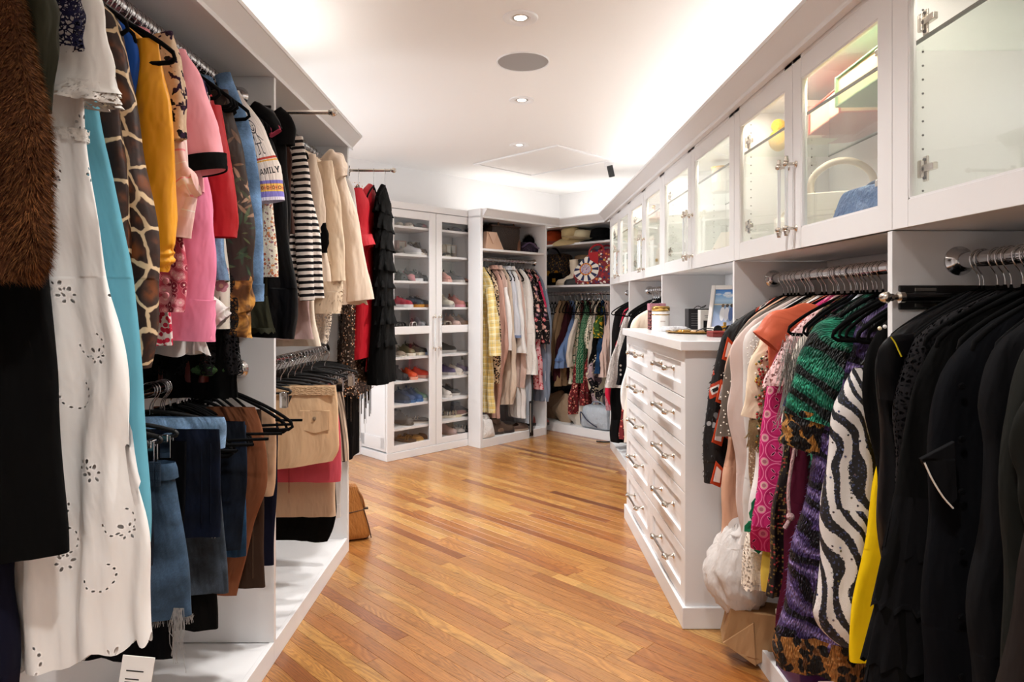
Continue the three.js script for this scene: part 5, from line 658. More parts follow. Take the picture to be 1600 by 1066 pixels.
G('R', 2.37, 'sheer_blouse', 'sheer grey beaded top', 'over the nude satin gown', 'blouse', F_.sheerGrey, [[495, 1170], [530, 1146], [600, 1130], [660, 1120], [682, 1119]], { th: 0.016, more: c => { const L = []; for (let i = 0; i < 40; i++) { const [x, y] = c.conv(rr(1122, 1150), rr(560, 680)); L.push(new THREE.SphereGeometry(0.003, 6, 4).translate(x, y, -0.03)); } P(c.t, 'bead', merge(L), S('#f0e8dc', 0.2)).userData.kind = 'stuff'; } });
G('R', 2.31, 'tulle_dress', 'pale pink sheer dress', 'with a square shoulder and dotted bodice', 'dress', F_.tullePink, [[500, 1172], [540, 1140], [546, 1138], [600, 1142], [636, 1136], [700, 1146], [780, 1152], [860, 1160]], { th: 0.025, fold: [4, 0.012], back: 0.15 });
G('R', 2.26, 'pearl_gown', 'white pearl-dotted gown', 'with a wide flare ending in a puff of tulle on the floor', 'dress', F_.tulle, [[480, 1180], [520, 1158], [600, 1160], [700, 1164], [820, 1160], [850, 1150]], { th: 0.025, fold: [5, 0.012], back: 0.15, more: c => { const L = []; for (let i = 0; i < 90; i++) { const [x, y] = c.conv(rr(1160, 1185), rr(520, 640)); L.push(new THREE.SphereGeometry(0.003, 6, 4).translate(x, y, -0.034)); } P(c.t, 'pearl', merge(L), S('#f4efe8', 0.25)).userData.kind = 'stuff'; P(c.t, 'shoulder_trim', merge([0, 1, 2, 3, 4, 5, 6].map(k => lathe([[0, 0.012], [0.008, 0.006], [0.01, -0.004], [0, -0.01]], 8).rotateZ(k).translate(-0.02 + k * 0.022, -0.115 - 0.004 * k, -0.02))), M.steel); } });
G('R', 2.19, 'beaded_dress', 'cream lace dress with red beads', 'and gold fringe left of the hot pink lattice dress', 'dress', F_.beadTan, [[500, 1200], [560, 1172], [640, 1168], [700, 1172], [780, 1172], [840, 1172]], { th: 0.03, sleeve: [{ name: 'lace_sleeve', pts: [[1200, 535, 40], [1186, 575, 48], [1176, 625, 36], [1172, 650, 40]], mat: F_.creamTweed, dz: 0.03, fold: 0.08 }], more: c => {
  const col = ['#b02a30', '#c8a24e', '#e6d8c8', '#7a2a2a', '#3a5a44']; const bb = new THREE.SphereGeometry(0.0045, 6, 5); col.forEach((cl, k) => { const L = []; for (let i = 0; i < 60; i++) { const [x, y] = c.conv(rr(1168, 1208), k == 0 ? rr(570, 650) : rr(545, 690)); L.push(bb.clone().translate(x, y, -0.055 - rnd() * 0.012)); } P(c.t, 'bead', merge(L), S(cl, 0.25, { metalness: k == 1 ? 0.8 : 0 })).userData.kind = 'stuff'; });
  const T1 = []; for (let i = 0; i < 110; i++) { const [x, y] = c.conv(rr(1160, 1184), 652), l = rr(0.05, 0.11); T1.push(tube([[x, y, -0.05], [x + rr(-0.012, 0.012), y - l / 2, -0.055], [x + rr(-0.018, 0.018), y - l, -0.05]], 0.0012, 5, 4)); } P(c.t, 'tassel', merge(T1), fab('#d8bb88')).userData.kind = 'stuff';
  P(c.t, 'lace_hem', cloth([[c.conv(1170, 838)[1] + 0.02, c.rw.at(-1)[1] + 0.01, 0.15, 0.035], [c.conv(1156, 880)[1], c.rw.at(-1)[1] + 0.035, 0.16, 0.045], [c.conv(1156, 912)[1], c.rw.at(-1)[1] + 0.035, 0.16, 0.045]], { n: 14, scallop: [6, 0.012] }), F_.laceCream); P(c.t, 'hem_lining', cloth([[c.conv(1170, 838)[1] + 0.02, c.rw.at(-1)[1], 0.14, 0.02], [c.conv(1156, 905)[1], c.rw.at(-1)[1] + 0.02, 0.15, 0.03]], { n: 10 }), F_.ivory); } });
G('R', 2.16, 'leaf_garland_dress', 'white dress with green leaf trim', 'its green spray hanging left of the lattice dress', 'dress', F_.white, [[520, 1205], [600, 1185], [700, 1178], [780, 1170], [860, 1168]], { back: 0.12, more: c => { for (let i = 0; i < 16; i++) { const [x, y] = c.conv(1172 + rr(-9, 7), 770 + i * 4.5); P(c.t, 'leaf', extrude([[0, 0], [0.012, 0.014], [0.03, 0.012], [0.042, 0], [0.03, -0.012], [0.012, -0.014]], 0.0015, 0.0006).rotateZ(rr(-2.6, -0.6)).rotateY(rr(-0.5, 0.5)).translate(x, y, -0.05 - rnd() * 0.01), F_.seaGreen); } } });
G('R', 2.11, 'satin_blouse', 'orange satin top', 'with a big open flared sleeve on the right-hand rod', 'blouse', F_.salmon, [[478, 1240], [500, 1205], [520, 1196], [560, 1202], [640, 1208]], { th: 0.03, sleeve: [{ pts: [[1285, 487, 22], [1240, 497, 40], [1208, 516, 56], [1192, 536, 54]], dz: 0.035, fold: 0.08, deep: 0.45 }] });
G('R', 2.075, 'lattice_dress', 'hot pink lattice dress', 'with circle cutwork in long panels', 'dress', F_.lattice, [[500, 1240], [560, 1212], [600, 1200], [640, 1196], [720, 1188], [830, 1177], [858, 1178]], { th: 0.035, fold: [2, 0.008], back: 0.1, more: c => band(c, 822, 858, pat(T.lattice, { color: '#c07a8c' }), 'hem_band', 0.003) });
G('R', 2.04, 'lace_blouse', 'pale pink lace blouse', 'with a slanted hem over the lattice dress', 'blouse', F_.lacePink, [[494, 1262], [520, 1232], [560, 1212], [594, 1196], [604, 1196]], { th: 0.03, tilt: -0.06, more: c => P(c.t, 'lining', inset(c.body, 0.006), fab('#e3b4b2')) });
{ const c = G('R', 2.005, 'feather_blouse', 'white feather-fringed top', 'with wispy strands falling over the lattice dress', 'blouse', F_.ivory, [[500, 1275], [530, 1245], [580, 1232], [640, 1222], [660, 1222]], { th: 0.02 }); P(c.t, 'feather', (() => { const L = []; for (let i = 0; i < 260; i++) { const [x, y] = c.conv(rr(1215, 1250), rr(520, 640)), l = rr(0.05, 0.14), sx = rr(-0.01, 0.035); L.push(tube([[x, y, -0.03], [x + sx * 0.5, y - l * 0.4, -0.045], [x + sx, y - l, -0.04 + rr(-0.01, 0.01)]], 0.0009, 6, 3)); } return merge(L); })(), fab('#efe6de')).userData.kind = 'stuff'; }
G('R', 1.975, 'maroon_dress', 'maroon velvet dress', 'in a dark column right of the lattice dress', 'dress', F_.maroon, [[500, 1290], [600, 1262], [690, 1236], [800, 1232], [960, 1216], [985, 1216]], { back: 0.12, fold: [3, 0.012], more: c => P(c.t, 'sash', merge([tube([c.conv(1238, 690), c.conv(1228, 760), c.conv(1230, 802)].map(p => [p[0] + 0.01, p[1], -0.05]), 0.005, 16, 6), tube([c.conv(1232, 800), c.conv(1226, 812), c.conv(1222, 818)].map(p => [p[0] + 0.01, p[1], -0.05]), 0.006, 8, 6), new THREE.SphereGeometry(0.012, 10, 8).translate(c.conv(1231, 800)[0] + 0.01, c.conv(1231, 800)[1], -0.05)]), fab('#d9b3b4')) });
G('R', 2.0, 'bead_skirt', 'multicolour beaded dress', 'with dark beads below the lattice dress hem', 'dress', F_.beadBlack, [[560, 1240], [700, 1222], [860, 1200], [930, 1198]], { back: 0.1 });
G('R', 2.085, 'yellow_skirt', 'mustard yellow dress', 'a narrow panel below the lattice dress', 'dress', fab('#d9b84e'), [[560, 1230], [700, 1205], [850, 1191], [922, 1190]], { back: 0.1 });
G('R', 1.945, 'sequin_dress', 'navy sequin dress', 'a thin strip left of the green fur jacket', 'dress', pat(sequinTex([18, 22, 48], [40, 50, 90], [90, 110, 180], 0.3, 128, 60), { r: 0.3 }), [[500, 1290], [560, 1256], [620, 1224], [634, 1224]], { back: 0.12 });
G('R', 1.91, 'pale_dress', 'pale blue fraying dress', 'below the leopard cuff of the green fur jacket', 'dress', F_.paleBlue, [[500, 1300], [620, 1275], [700, 1264], [790, 1262], [800, 1264]], { back: 0.12 });
G('R', 1.86, 'fur_jacket', 'green tiger-stripe fur jacket', 'with a leopard cuff above the purple fur', 'jacket', F_.tigerGreen, [[478, 1330], [500, 1290], [540, 1278], [600, 1272], [700, 1268], [760, 1274]], { th: 0.04, fold: [2, 0.01], back: 0.2, fur: [5000, 0.012, 0.0012], furMat: fab('#1c6e56', { r: 0.6 }), sleeve: [{ pts: [[1308, 505, 60], [1288, 540, 88], [1270, 600, 92], [1254, 652, 88]], dz: 0.055, fold: 0.05, deep: 0.6 }, { name: 'leopard_cuff', pts: [[1256, 640, 80], [1248, 670, 78], [1240, 696, 76]], dz: 0.055, mat: F_.leopardBig, fold: 0.05, deep: 0.6 }], more: c => { P(c.t, 'front_panel', cloth([[-0.13, 0.02, 0.19, 0.05], [-0.3, 0.04, 0.2, 0.055], [-0.46, 0.05, 0.2, 0.055]], { n: 16 }), F_.tigerGreen); P(c.t, 'zip', rbox(-0.004, 0.004, -0.3, 0, -0.004, 0.002, 0.001).translate(0.03, -0.16, -0.075), M.black); } });
G('R', 1.775, 'fur_coat', 'purple tiger-stripe fur coat', 'with a leopard fur hem band, below the green jacket', 'coat', F_.tigerPurple, [[500, 1340], [600, 1300], [700, 1278], [760, 1262], [860, 1242], [960, 1222], [990, 1216], [1008, 1217]], { th: 0.045, fold: [2.5, 0.016], back: 0.12, fur: [3500, 0.010, 0.0012], furMat: fab('#7a66a0', { r: 0.5 }), more: c => P(c.t, 'leopard_hem', cloth([[c.rw.at(-1)[0] + 0.03, c.rw.at(-1)[1] + 0.004, 0.125, 0.056], [c.rw.at(-1)[0] - 0.02, c.rw.at(-1)[1] + 0.006, 0.13, 0.062], [c.rw.at(-1)[0] - 0.062, c.rw.at(-1)[1] - 0.01, 0.12, 0.058]], { n: 14, fold: [2.5, 0.014], foldTop: 1, tilt: 0.03 }), F_.leopard) });
{ const c = G('R', 1.68, 'sequin_dress', 'black and white zebra sequin dress', 'hung by thin straps in front of the purple fur', 'dress', F_.zebra, [[575, 1334, 0.02, 0.012], [590, 1326, 0.06], [640, 1302, 0.15], [740, 1291, 0.17], [850, 1281, 0.18], [960, 1274, 0.19], [990, 1290, 0.19], [1003, 1306, 0.18]], { flat: true, th: 0.04, fold: [2.5, 0.016], n: 50, m: 80, tilt: 0.0, ha: 0.02 });
  P(c.t, 'strap', merge([-0.02, 0.02].map(x => tube([[0.0, -0.06, -0.004], [x * 0.6, -0.1, -0.012], [c.rw[0][1] - 0.03 + x, c.rw[0][0] + 0.01, -0.02]], 0.003, 12, 6))), M.black);
  const sq = P(c.t, 'sequin', (() => { const p = c.body.attributes.position, q = c.body.attributes.normal, L = [], b = new THREE.CircleGeometry(0.0032, 5); for (let i = 0; i < 320; i++) { const k = Math.floor(rnd() * p.count), nn = V(q.getX(k), q.getY(k), q.getZ(k)); if (nn.length() < 0.5 || !isFinite(nn.x)) continue; nn.add(V(rnd() - 0.5, rnd() - 0.5, rnd() - 0.5).multiplyScalar(0.8)).normalize(); L.push(b.clone().applyQuaternion(new THREE.Quaternion().setFromUnitVectors(V(0, 0, 1), nn)).translate(p.getX(k) + nn.x * 0.003 + rr(-0.006, 0.006), p.getY(k) + rr(-0.012, 0.012), p.getZ(k) + nn.z * 0.003)); } return merge(L); })(), S('#6f7898', 0.2, { metalness: 0.8 })); sq.userData.kind = 'stuff'; }
G('R', 1.60, 'yellow_dress', 'bright yellow dress', 'a plain panel between the zebra sequins and the black tiers', 'dress', F_.yellow, [[640, 1405], [700, 1378], [760, 1364], [850, 1350], [950, 1333], [1026, 1324], [1034, 1326]], { th: 0.02, fold: [1.5, 0.006], back: 0.1 });
G('R', 1.56, 'black_blouse', 'black jewelled top', 'with pale stones at the neck beside the partition', 'blouse', F_.black, [[470, 1400], [500, 1378], [560, 1350], [620, 1352], [760, 1372]], { back: 0.15, more: c => { for (let i = 0; i < 10; i++) P(c.t, 'stone', new THREE.SphereGeometry(0.005, 8, 6).translate(0.06 + i * 0.012, -0.122 - i * 0.004, -0.02), S(['#e8d8b8', '#c8863c', '#dcdcdc'][i % 3], 0.2)); } });
for (let i = 0; i < 13; i++) hangerAt(RACK.R, [1.60, 1.66, 1.72, 1.745, 1.77, 1.83, 1.88, 1.93, 1.965, 2.25, 2.28, 2.40, 2.46][i], 'slim black hanger with a bright steel hook packed in the bay of party dresses', 'velvet', { group: 'hangers packed in the party dress bay', yaw: rr(-0.1, 0.1), k: 0.75 });
// ---- near bay: all black
G('R', 1.44, 'leather_jacket', 'shiny black jacket', 'with yellow piping on its raised collar', 'jacket', F_.blackShine, [[490, 1440], [530, 1372], [560, 1362], [640, 1373], [760, 1372], [900, 1380]], { th: 0.035, fold: [2, 0.012], back: 0.12, sleeve: [{ name: 'shoulder', pts: [[1420, 540, 40], [1376, 548, 44], [1372, 620, 36]], dz: 0.04, fold: 0.05 }], more: c => { P(c.t, 'piping', tube([c.conv(1358, 524), c.conv(1364, 532), c.conv(1370, 545), c.conv(1374, 553)].map(p => [p[0], p[1], -0.07]), 0.0016, 12, 5), S('#d8c81e', 0.5)); P(c.t, 'chain', tube([c.conv(1372, 555), c.conv(1390, 640), c.conv(1396, 690), c.conv(1386, 702)].map(p => [p[0], p[1], -0.05]), 0.0022, 20, 5), M.steel); } });
G('R', 1.36, 'lace_jacket', 'black textured lace jacket', 'its lapel rising beside the yellow-piped collar', 'jacket', F_.laceBlack, [[490, 1470], [530, 1430], [580, 1414], [640, 1402], [700, 1402], [760, 1400]], { th: 0.035, back: 0.12, more: c => P(c.t, 'lining', inset(c.body, 0.006), F_.charcoal) });
G('R', 1.31, 'tiered_dress', 'black pleated tiered dress', 'covering the hem of the yellow panel', 'dress', F_.black, [[520, 1470], [600, 1430], [700, 1416], [780, 1402], [860, 1386], [960, 1372], [1080, 1362], [1160, 1356]], { th: 0.03, back: 0.14, tiers: [[775, 868, 0.018, 46], [860, 950, 0.022, 50], [945, 1040, 0.024, 54], [1030, 1130, 0.026, 58]], tierFold: 0.006, tierMat: F_.charcoal });
G('R', 1.22, 'long_coat', 'long navy-black buttoned coat', 'with a pale-piped flap at the chest', 'coat', F_.blackCool, [[510, 1530], [552, 1496], [580, 1474], [640, 1462], [760, 1456], [900, 1450], [1066, 1446], [1200, 1444]], { th: 0.04, fold: [2, 0.012], back: 0.12, more: c => { for (const py of [600, 680, 760, 850, 950, 1040]) P(c.t, 'button', lathe([[0, 0.003], [0.005, 0.003], [0.007, 0.0]], 16).rotateX(-Math.PI / 2).translate(c.conv(1466, py)[0] - 0.02, c.conv(1466, py)[1], -0.045), F_.blackCool); P(c.t, 'flap', extrude([[0, 0], [0.055, 0.03], [0.06, -0.07], [0.05, -0.08]], 0.006, 0.002).rotateY(Math.PI).translate(c.conv(1416, 708)[0], c.conv(1416, 708)[1], -0.055), F_.charcoal); P(c.t, 'piping', tube([c.conv(1418, 712), c.conv(1430, 738), c.conv(1446, 764), c.conv(1460, 780)].map(p => [p[0], p[1], -0.064]), 0.0017, 14, 5), S('#e6e2da', 0.5)); } });
G('R', 1.13, 'wrap_dress', 'charcoal black draped dress', 'with pointed folds behind the frame-edge coat', 'dress', F_.charcoal, [[510, 1560], [560, 1540], [640, 1524], [700, 1546], [800, 1530], [900, 1520], [1066, 1516], [1200, 1510]], { th: 0.035, fold: [3, 0.018], back: 0.12 });
G('R', 1.06, 'olive_coat', 'dark olive coat', 'at the right frame edge in front of the other blacks', 'coat', fab('#11120e'), [[505, 1610], [600, 1578], [680, 1560], [800, 1560], [940, 1562], [1066, 1566], [1250, 1570]], { th: 0.04, fold: [2, 0.014], back: 0.12, sleeve: [{ pts: [[1610, 600, 50], [1580, 660, 70], [1590, 740, 70], [1600, 820, 60]], dz: 0.04 }] });
G('R', 0.98, 'brown_coat', 'very dark brown coat', 'only its lower edge showing in the right frame corner', 'coat', fab('#1a1310'), [[500, 1680], [700, 1640], [930, 1602], [1066, 1570], [1250, 1545]], { th: 0.035, fold: [2, 0.012], back: 0.12 });
for (let i = 0; i < 14; i++) hangerAt(RACK.R, 0.94 + i * 0.039 + rr(-0.01, 0.01), 'slim black hanger with a bright steel hook carrying the all-black garments at right', 'velvet', { group: 'hangers packed in the all-black bay', yaw: rr(-0.12, 0.12), k: 0.85 });
// ---- beyond the dresser
G('R', 5.55, 'long_coat', 'long black velvet coat', 'at the far end of the right wall', 'coat', F_.velvet, [[466, 985], [480, 962], [520, 956], [600, 954], [690, 954]], { th: 0.06 });
G('R', 5.30, 'satin_blouse', 'crimson satin top', 'a bright patch below the black velvet coat', 'blouse', F_.crimson, [[480, 975], [560, 958], [600, 948], [618, 944], [632, 950]], {});
G('R', 5.38, 'pink_blouse', 'pink fluffy top', 'with its hem just under the crimson patch', 'blouse', F_.pinkFur, [[480, 975], [560, 957], [620, 946], [641, 945]], {});
G('R', 5.15, 'lace_coat', 'sheer white lace coat', 'slanting left of the black blazer', 'coat', F_.ashLace, [[478, 985], [505, 972], [540, 962], [590, 946], [606, 945]], { more: c => P(c.t, 'lining', inset(c.body, 0.006), fab('#b9b3b0')) });
G('R', 5.22, 'black_trousers', 'black narrow trousers', 'below the pink fluffy hem', 'trousers', F_.black, [[520, 965], [600, 955], [656, 954]], { back: 0.1 });
G('R', 4.78, 'blazer', 'black blazer', 'with buttoned cuffs between the white lace and the dresser', 'jacket', F_.blackCool, [[476, 1003], [492, 986], [530, 974], [580, 964], [601, 962]], { th: 0.05, more: c => { for (const py of [570, 577, 584]) P(c.t, 'button', new THREE.SphereGeometry(0.008, 8, 6).scale(1, 1, 0.4).translate(c.conv(967, py)[0], c.conv(967, py)[1], -0.06), M.steel); } });
G('R', 4.70, 'white_dress', 'long white dress', 'with dark squiggle print seen left of the dresser', 'dress', F_.white, [[480, 1000], [520, 990], [600, 972], [630, 969], [640, 971]], {});
G('R', 4.62, 'cream_dress', 'cream knitted dress', 'hanging lowest beside the dresser', 'dress', F_.ivory, [[480, 1000], [560, 982], [640, 976], [692, 974]], { back: 0.12 });
G('R', 4.95, 'floral_skirt', 'maroon floral skirt', 'near the deck behind the dresser', 'skirt', F_.redPaisley, [[560, 980], [640, 970], [686, 968]], { back: 0.1 });
G('R', 4.30, 'lilac_shirt', 'pale lilac shirt', 'with a black tie trim above the dresser edge', 'shirt', fab('#d5c2d0'), [[478, 1012], [490, 1000], [560, 990], [640, 985]], { collar: F_.black });
G('R', 4.12, 'cream_jacket', 'cream jacket with pointed collar', 'rising just above the dresser top', 'jacket', F_.cream, [[482, 1010], [500, 986], [516, 984], [640, 992]], { th: 0.05 });
for (let i = 0; i < 14; i++) hangerAt(RACK.R, 3.98 + i * 0.065, 'slim black hanger beyond the dresser on the right rod', 'velvet', { group: 'hangers beyond the dresser on the right rod', yaw: rr(-0.1, 0.1), k: 0.8 });
// ================================================================ robes beside the shoe cabinet
const sg = (px, name, key, rest, cat, mat, rows, o = {}) => G('S', [px, 0.2], name, key, rest, cat, mat, rows, { th: 0.028, hk: 0.55, back: 0.18, yaw: rr(-0.08, 0.08), ...o });
sg(776, 'robe', 'yellow plaid robe', 'leftmost on the rod beside the shoe cabinet', 'robe', F_.yellowPlaid, [[428, 764], [450, 770], [540, 768], [640, 772], [646, 772]], { th: 0.03, sleeve: [{ pts: [[768, 450, 14], [774, 500, 18], [777, 556, 19]], dz: 0.04, deep: 0.8 }] });
sg(784, 'robe', 'leopard print robe', 'between the yellow plaid and the rose robe', 'robe', F_.leoRobe, [[428, 770], [450, 778], [540, 782], [600, 780]]);
sg(793, 'robe', 'dusty rose robe', 'third from the left beside the shoe cabinet', 'robe', F_.rose, [[420, 776], [445, 786], [540, 795], [600, 782], [654, 780]], { collar: true });
sg(800, 'robe', 'blush pink robe', 'with a white sleeve between rose and white robes', 'robe', F_.blush, [[415, 780], [440, 792], [540, 797], [545, 797]], { collar: true, sleeve: [{ pts: [[790, 450, 10], [796, 500, 12], [795, 547, 13]], mat: F_.white, dz: 0.02 }] });
sg(808, 'robe', 'beige long robe', 'with the hem slanting low in the middle of the rod', 'robe', F_.oat, [[425, 786], [450, 798], [540, 804], [610, 806], [632, 800]], { tilt: 0.04 });
sg(814, 'robe', 'pale blue white robe', 'with blue piped sleeve hem', 'robe', F_.paleBlueRobe, [[415, 792], [438, 804], [500, 812], [527, 814]], { collar: true, more: c => band(c, 524, 528, fab('#7d8fb4'), 'piping', 0.002) });
sg(820, 'robe', 'white cotton robe', 'with upright collar among the pale robes', 'robe', F_.white, [[416, 800], [440, 812], [520, 820], [552, 822]], { collar: true });
sg(826, 'robe', 'cream silk robe', 'hem ending above the dark slippers', 'robe', F_.blush, [[425, 805], [450, 816], [520, 822], [606, 820]]);
sg(834, 'robe', 'white fluffy robe', 'broadest and brightest of the pale robes', 'robe', F_.cotton, [[420, 808], [440, 828], [470, 832], [560, 838], [586, 840]], { th: 0.035, fur: [1800, 0.01, 0.003], sleeve: [{ pts: [[818, 450, 10], [822, 500, 13], [824, 553, 14]], dz: 0.03 }] });
sg(828, 'nightgown', 'long white nightgown', 'its narrow skirt hanging below the fluffy robe', 'dress', F_.white, [[430, 805], [460, 814], [560, 818], [654, 822]], { back: 0.08 });
sg(843, 'robe', 'black rose print robe', 'with pink flowers right of the fluffy robe', 'robe', F_.darkFloral, [[424, 822], [445, 836], [500, 846], [530, 848]], {});
sg(848, 'pyjama', 'pink pyjamas with red hearts', 'the heart printed hem showing below the fluffy robe', 'pyjamas', F_.hearts, [[430, 828], [460, 838], [560, 846], [609, 848]], { back: 0.02 });
sg(853, 'robe', 'dark floral kimono', 'with a bright pink edge near the side panel', 'robe', F_.darkFloral, [[424, 832], [445, 846], [500, 858], [538, 860]], { more: c => P(c.t, 'pink_edge', tube([c.conv(846, 440), c.conv(853, 465), c.conv(857, 480)].map(p => [p[0], p[1], 0.03]), 0.01, 10, 6), fab('#d63a62')) });
sg(858, 'robe', 'slate blue shirt robe', 'last on the rod against the side panel', 'robe', F_.slate, [[430, 845], [444, 852], [500, 860], [600, 858], [628, 856]]);
sg(838, 'belt_dress', 'pale grey dress', 'with a patterned belt dangling to the deck', 'dress', F_.paleBlue, [[440, 820], [480, 830], [560, 830], [662, 832]], { back: 0.1, more: c => { P(c.t, 'belt', tube([[0.17, -1.0, 0.03], [0.2, -1.2, 0.04], [0.205, -1.45, 0.05], [0.215, -1.63, 0.06]], 0.009, 20, 6).scale(1, 1, 1), M.black); } });
for (let i = 0; i < 18; i++) hangerAt(RACK.S, 1.0 + i * 0.04, 'small steel-hooked hanger among the robes beside the shoe cabinet', 'velvet', { group: 'hangers among the robes', yaw: rr(-0.1, 0.1), k: 0.22, drop: -0.03 });
// ================================================================ corner rod under the patterned tote
const hg = (px, name, key, rest, cat, mat, rows, o = {}) => G('H', [px, 0.2], name, key, rest, cat, mat, rows, { th: 0.032, hk: 0.42, back: 0.18, yaw: rr(-0.08, 0.08), ...o });
hg(856, 'jacket', 'beige linen jacket', 'leftmost on the corner rod', 'jacket', F_.camel, [[472, 884], [484, 870], [520, 862], [580, 858]]);
hg(862, 'jacket', 'taupe jacket', 'second on the corner rod behind the burgundy one', 'jacket', F_.taupe, [[470, 890], [482, 876], [520, 866], [588, 862]]);
hg(868, 'cardigan', 'burgundy cardigan', 'between the taupe jacket and the sky blue shirt', 'cardigan', F_.burgundy, [[474, 900], [490, 884], [540, 870], [596, 866]]);
hg(872, 'shirt', 'sky blue shirt', 'with a turned cuff on the corner rod', 'shirt', F_.sky, [[470, 914], [486, 898], [530, 882], [562, 868], [576, 867]], { th: 0.035, more: c => band(c, 560, 564, fab('#6a88bc'), 'cuff_seam', 0.002) });
hg(882, 'print_shirt', 'cream leaf print shirt', 'with a gathered sleeve right of the blue shirt', 'shirt', F_.greenLeaf, [[476, 920], [494, 902], [540, 894], [600, 890]], { sleeve: [{ pts: [[898, 500, 8], [890, 530, 12], [886, 556, 12], [888, 572, 14]], mat: F_.ivory, dz: 0.03 }] });
hg(896, 'caftan', 'green embroidered caftan', 'with rows of white stitching in the far corner', 'dress', F_.greenEmb, [[474, 930], [488, 914], [540, 904], [592, 901], [599, 902]], { th: 0.035 });
hg(902, 'tunic', 'cream tunic with green key border', 'laid over the green embroidered caftan', 'tunic', F_.zig, [[478, 936], [490, 922], [530, 914], [545, 916]], {});
hg(908, 'blouse', 'stone coloured blouse', 'right of the green key border tunic', 'blouse', F_.stone, [[474, 944], [488, 930], [540, 922], [580, 920]]);
hg(914, 'blouse', 'black draped top', 'behind the tropical print top', 'blouse', F_.black, [[478, 950], [494, 934], [560, 924], [590, 922]]);
hg(918, 'blouse', 'tropical print top', 'with yellow and green leaves beside the pale hanger', 'blouse', F_.tropic, [[480, 955], [494, 936], [512, 927], [528, 929]], { th: 0.035, hang: 'wood' });
hg(922, 'jeans', 'blue denim trousers', 'hanging below the tropical print top', 'jeans', F_.jean, [[500, 945], [540, 936], [580, 930], [584, 930]], { back: 0.06 });
hg(928, 'dress', 'blush pink dress', 'with a black buckle at the corner end', 'dress', F_.blush, [[490, 952], [530, 944], [560, 940], [590, 938]], { back: 0.08 });
hg(915, 'print_dress', 'black and stone chevron dress', 'with squared motifs under the green caftan', 'dress', F_.chevron, [[500, 940], [560, 926], [585, 916], [632, 930]], { tilt: 0.1 });
hg(890, 'long_skirt', 'dark red paisley skirt', 'falling low beneath the green caftan', 'skirt', F_.redPaisley, [[500, 920], [570, 900], [640, 888], [648, 888]], { th: 0.03 });
hg(900, 'long_skirt', 'deep red patterned dress', 'just right of the paisley skirt', 'dress', F_.redPaisley, [[500, 930], [580, 912], [634, 905]], { th: 0.03 });
hg(868, 'skirt', 'grey brown skirt', 'below the sky blue shirt cuff', 'skirt', F_.taupe, [[520, 890], [570, 872], [600, 866], [604, 866]], {});
for (let i = 0; i < 22; i++) hangerAt(RACK.H, -0.5 + i * 0.045, 'small dark hanger with a steel hook on the far corner rod', 'velvet', { group: 'hangers on the far corner rod', yaw: rr(-0.1, 0.1), k: 0.22, drop: -0.03 });
// ================================================================ shoes
const foot = [[0, 0.018], [0.04, 0.028], [0.15, 0.032], [0.35, 0.033], [0.55, 0.038], [0.72, 0.045], [0.86, 0.042], [0.95, 0.030], [1, 0.010]];
const interp = (tb, s) => { let k = 0; while (k < tb.length - 2 && tb[k + 1][0] < s) k++; const [a, p] = tb[k], [b, q] = tb[k + 1], t = clamp((s - a) / (b - a)), f = t * t * (3 - 2 * t); return lerp(p, q, f); };
const PROFILE = {
  sneaker: [[0, 0.06], [0.06, 0.075], [0.2, 0.066], [0.34, 0.088], [0.5, 0.072], [0.7, 0.05], [0.9, 0.04], [1, 0.012]], high: [[0, 0.11], [0.06, 0.13], [0.2, 0.125], [0.32, 0.12], [0.45, 0.085], [0.7, 0.05], [0.9, 0.042], [1, 0.012]],
  flat: [[0, 0.045], [0.06, 0.05], [0.25, 0.036], [0.5, 0.036], [0.62, 0.045], [0.8, 0.04], [0.92, 0.03], [1, 0.01]],
};
function footShape(grow) { const s = new THREE.Shape(), L = 0.26; const pts = []; for (let i = 0; i <= 16; i++) pts.push([i / 16 * L - L / 2, interp(foot, i / 16) + grow]); for (let i = 16; i >= 0; i--) pts.push([i / 16 * L - L / 2, -interp(foot, i / 16) - grow]); pts.forEach((p, i) => i ? s.lineTo(...p) : s.moveTo(...p)); return s; }
const soleCache = {}, upperCache = {};
function soleGeo(h, grow = 0.004) { const k = h + '/' + grow; return soleCache[k] ||= new THREE.ExtrudeGeometry(footShape(grow), { depth: h, bevelEnabled: true, bevelSize: 0.002, bevelThickness: 0.002, bevelSegments: 1 }).rotateX(-Math.PI / 2); }
function upperGeo(kind) {
  if (upperCache[kind]) return upperCache[kind]; const pr = PROFILE[kind], n = 20, m = 14, L = 0.26, pos = [], idx = [], open = kind == 'flat' ? [0.08, 0.6] : [0.07, 0.36];
  for (let i = 0; i <= n; i++) { const s = i / n, w = interp(foot, s), h = interp(pr, s); for (let j = 0; j <= m; j++) { const a = Math.PI * j / m, c = Math.cos(a), sn = Math.sin(a), nar = 1 - 0.28 * Math.pow(sn, 2) * (h > 0.05 ? 1 : 0.4); pos.push(s * L - L / 2, h * Math.pow(sn, 0.7), w * Math.sign(c) * Math.pow(Math.abs(c), 0.8) * nar); } }
  for (let i = 0; i < n; i++) for (let j = 0; j < m; j++) { const s = (i + 0.5) / n, f = (j + 0.5) / m; if (s > open[0] && s < open[1] && f > 0.24 && f < 0.76) continue; const a = i * (m + 1) + j, b = a + m + 1; idx.push(a, a + 1, b, b, a + 1, b + 1); }
  const g = new THREE.BufferGeometry(); g.setAttribute('position', new THREE.Float32BufferAttribute(pos, 3)); g.setIndex(idx); g.computeVertexNormals(); g.setAttribute('uv', new THREE.Float32BufferAttribute(new Float32Array(pos.length / 3 * 2), 2)); return upperCache[kind] = g;
}
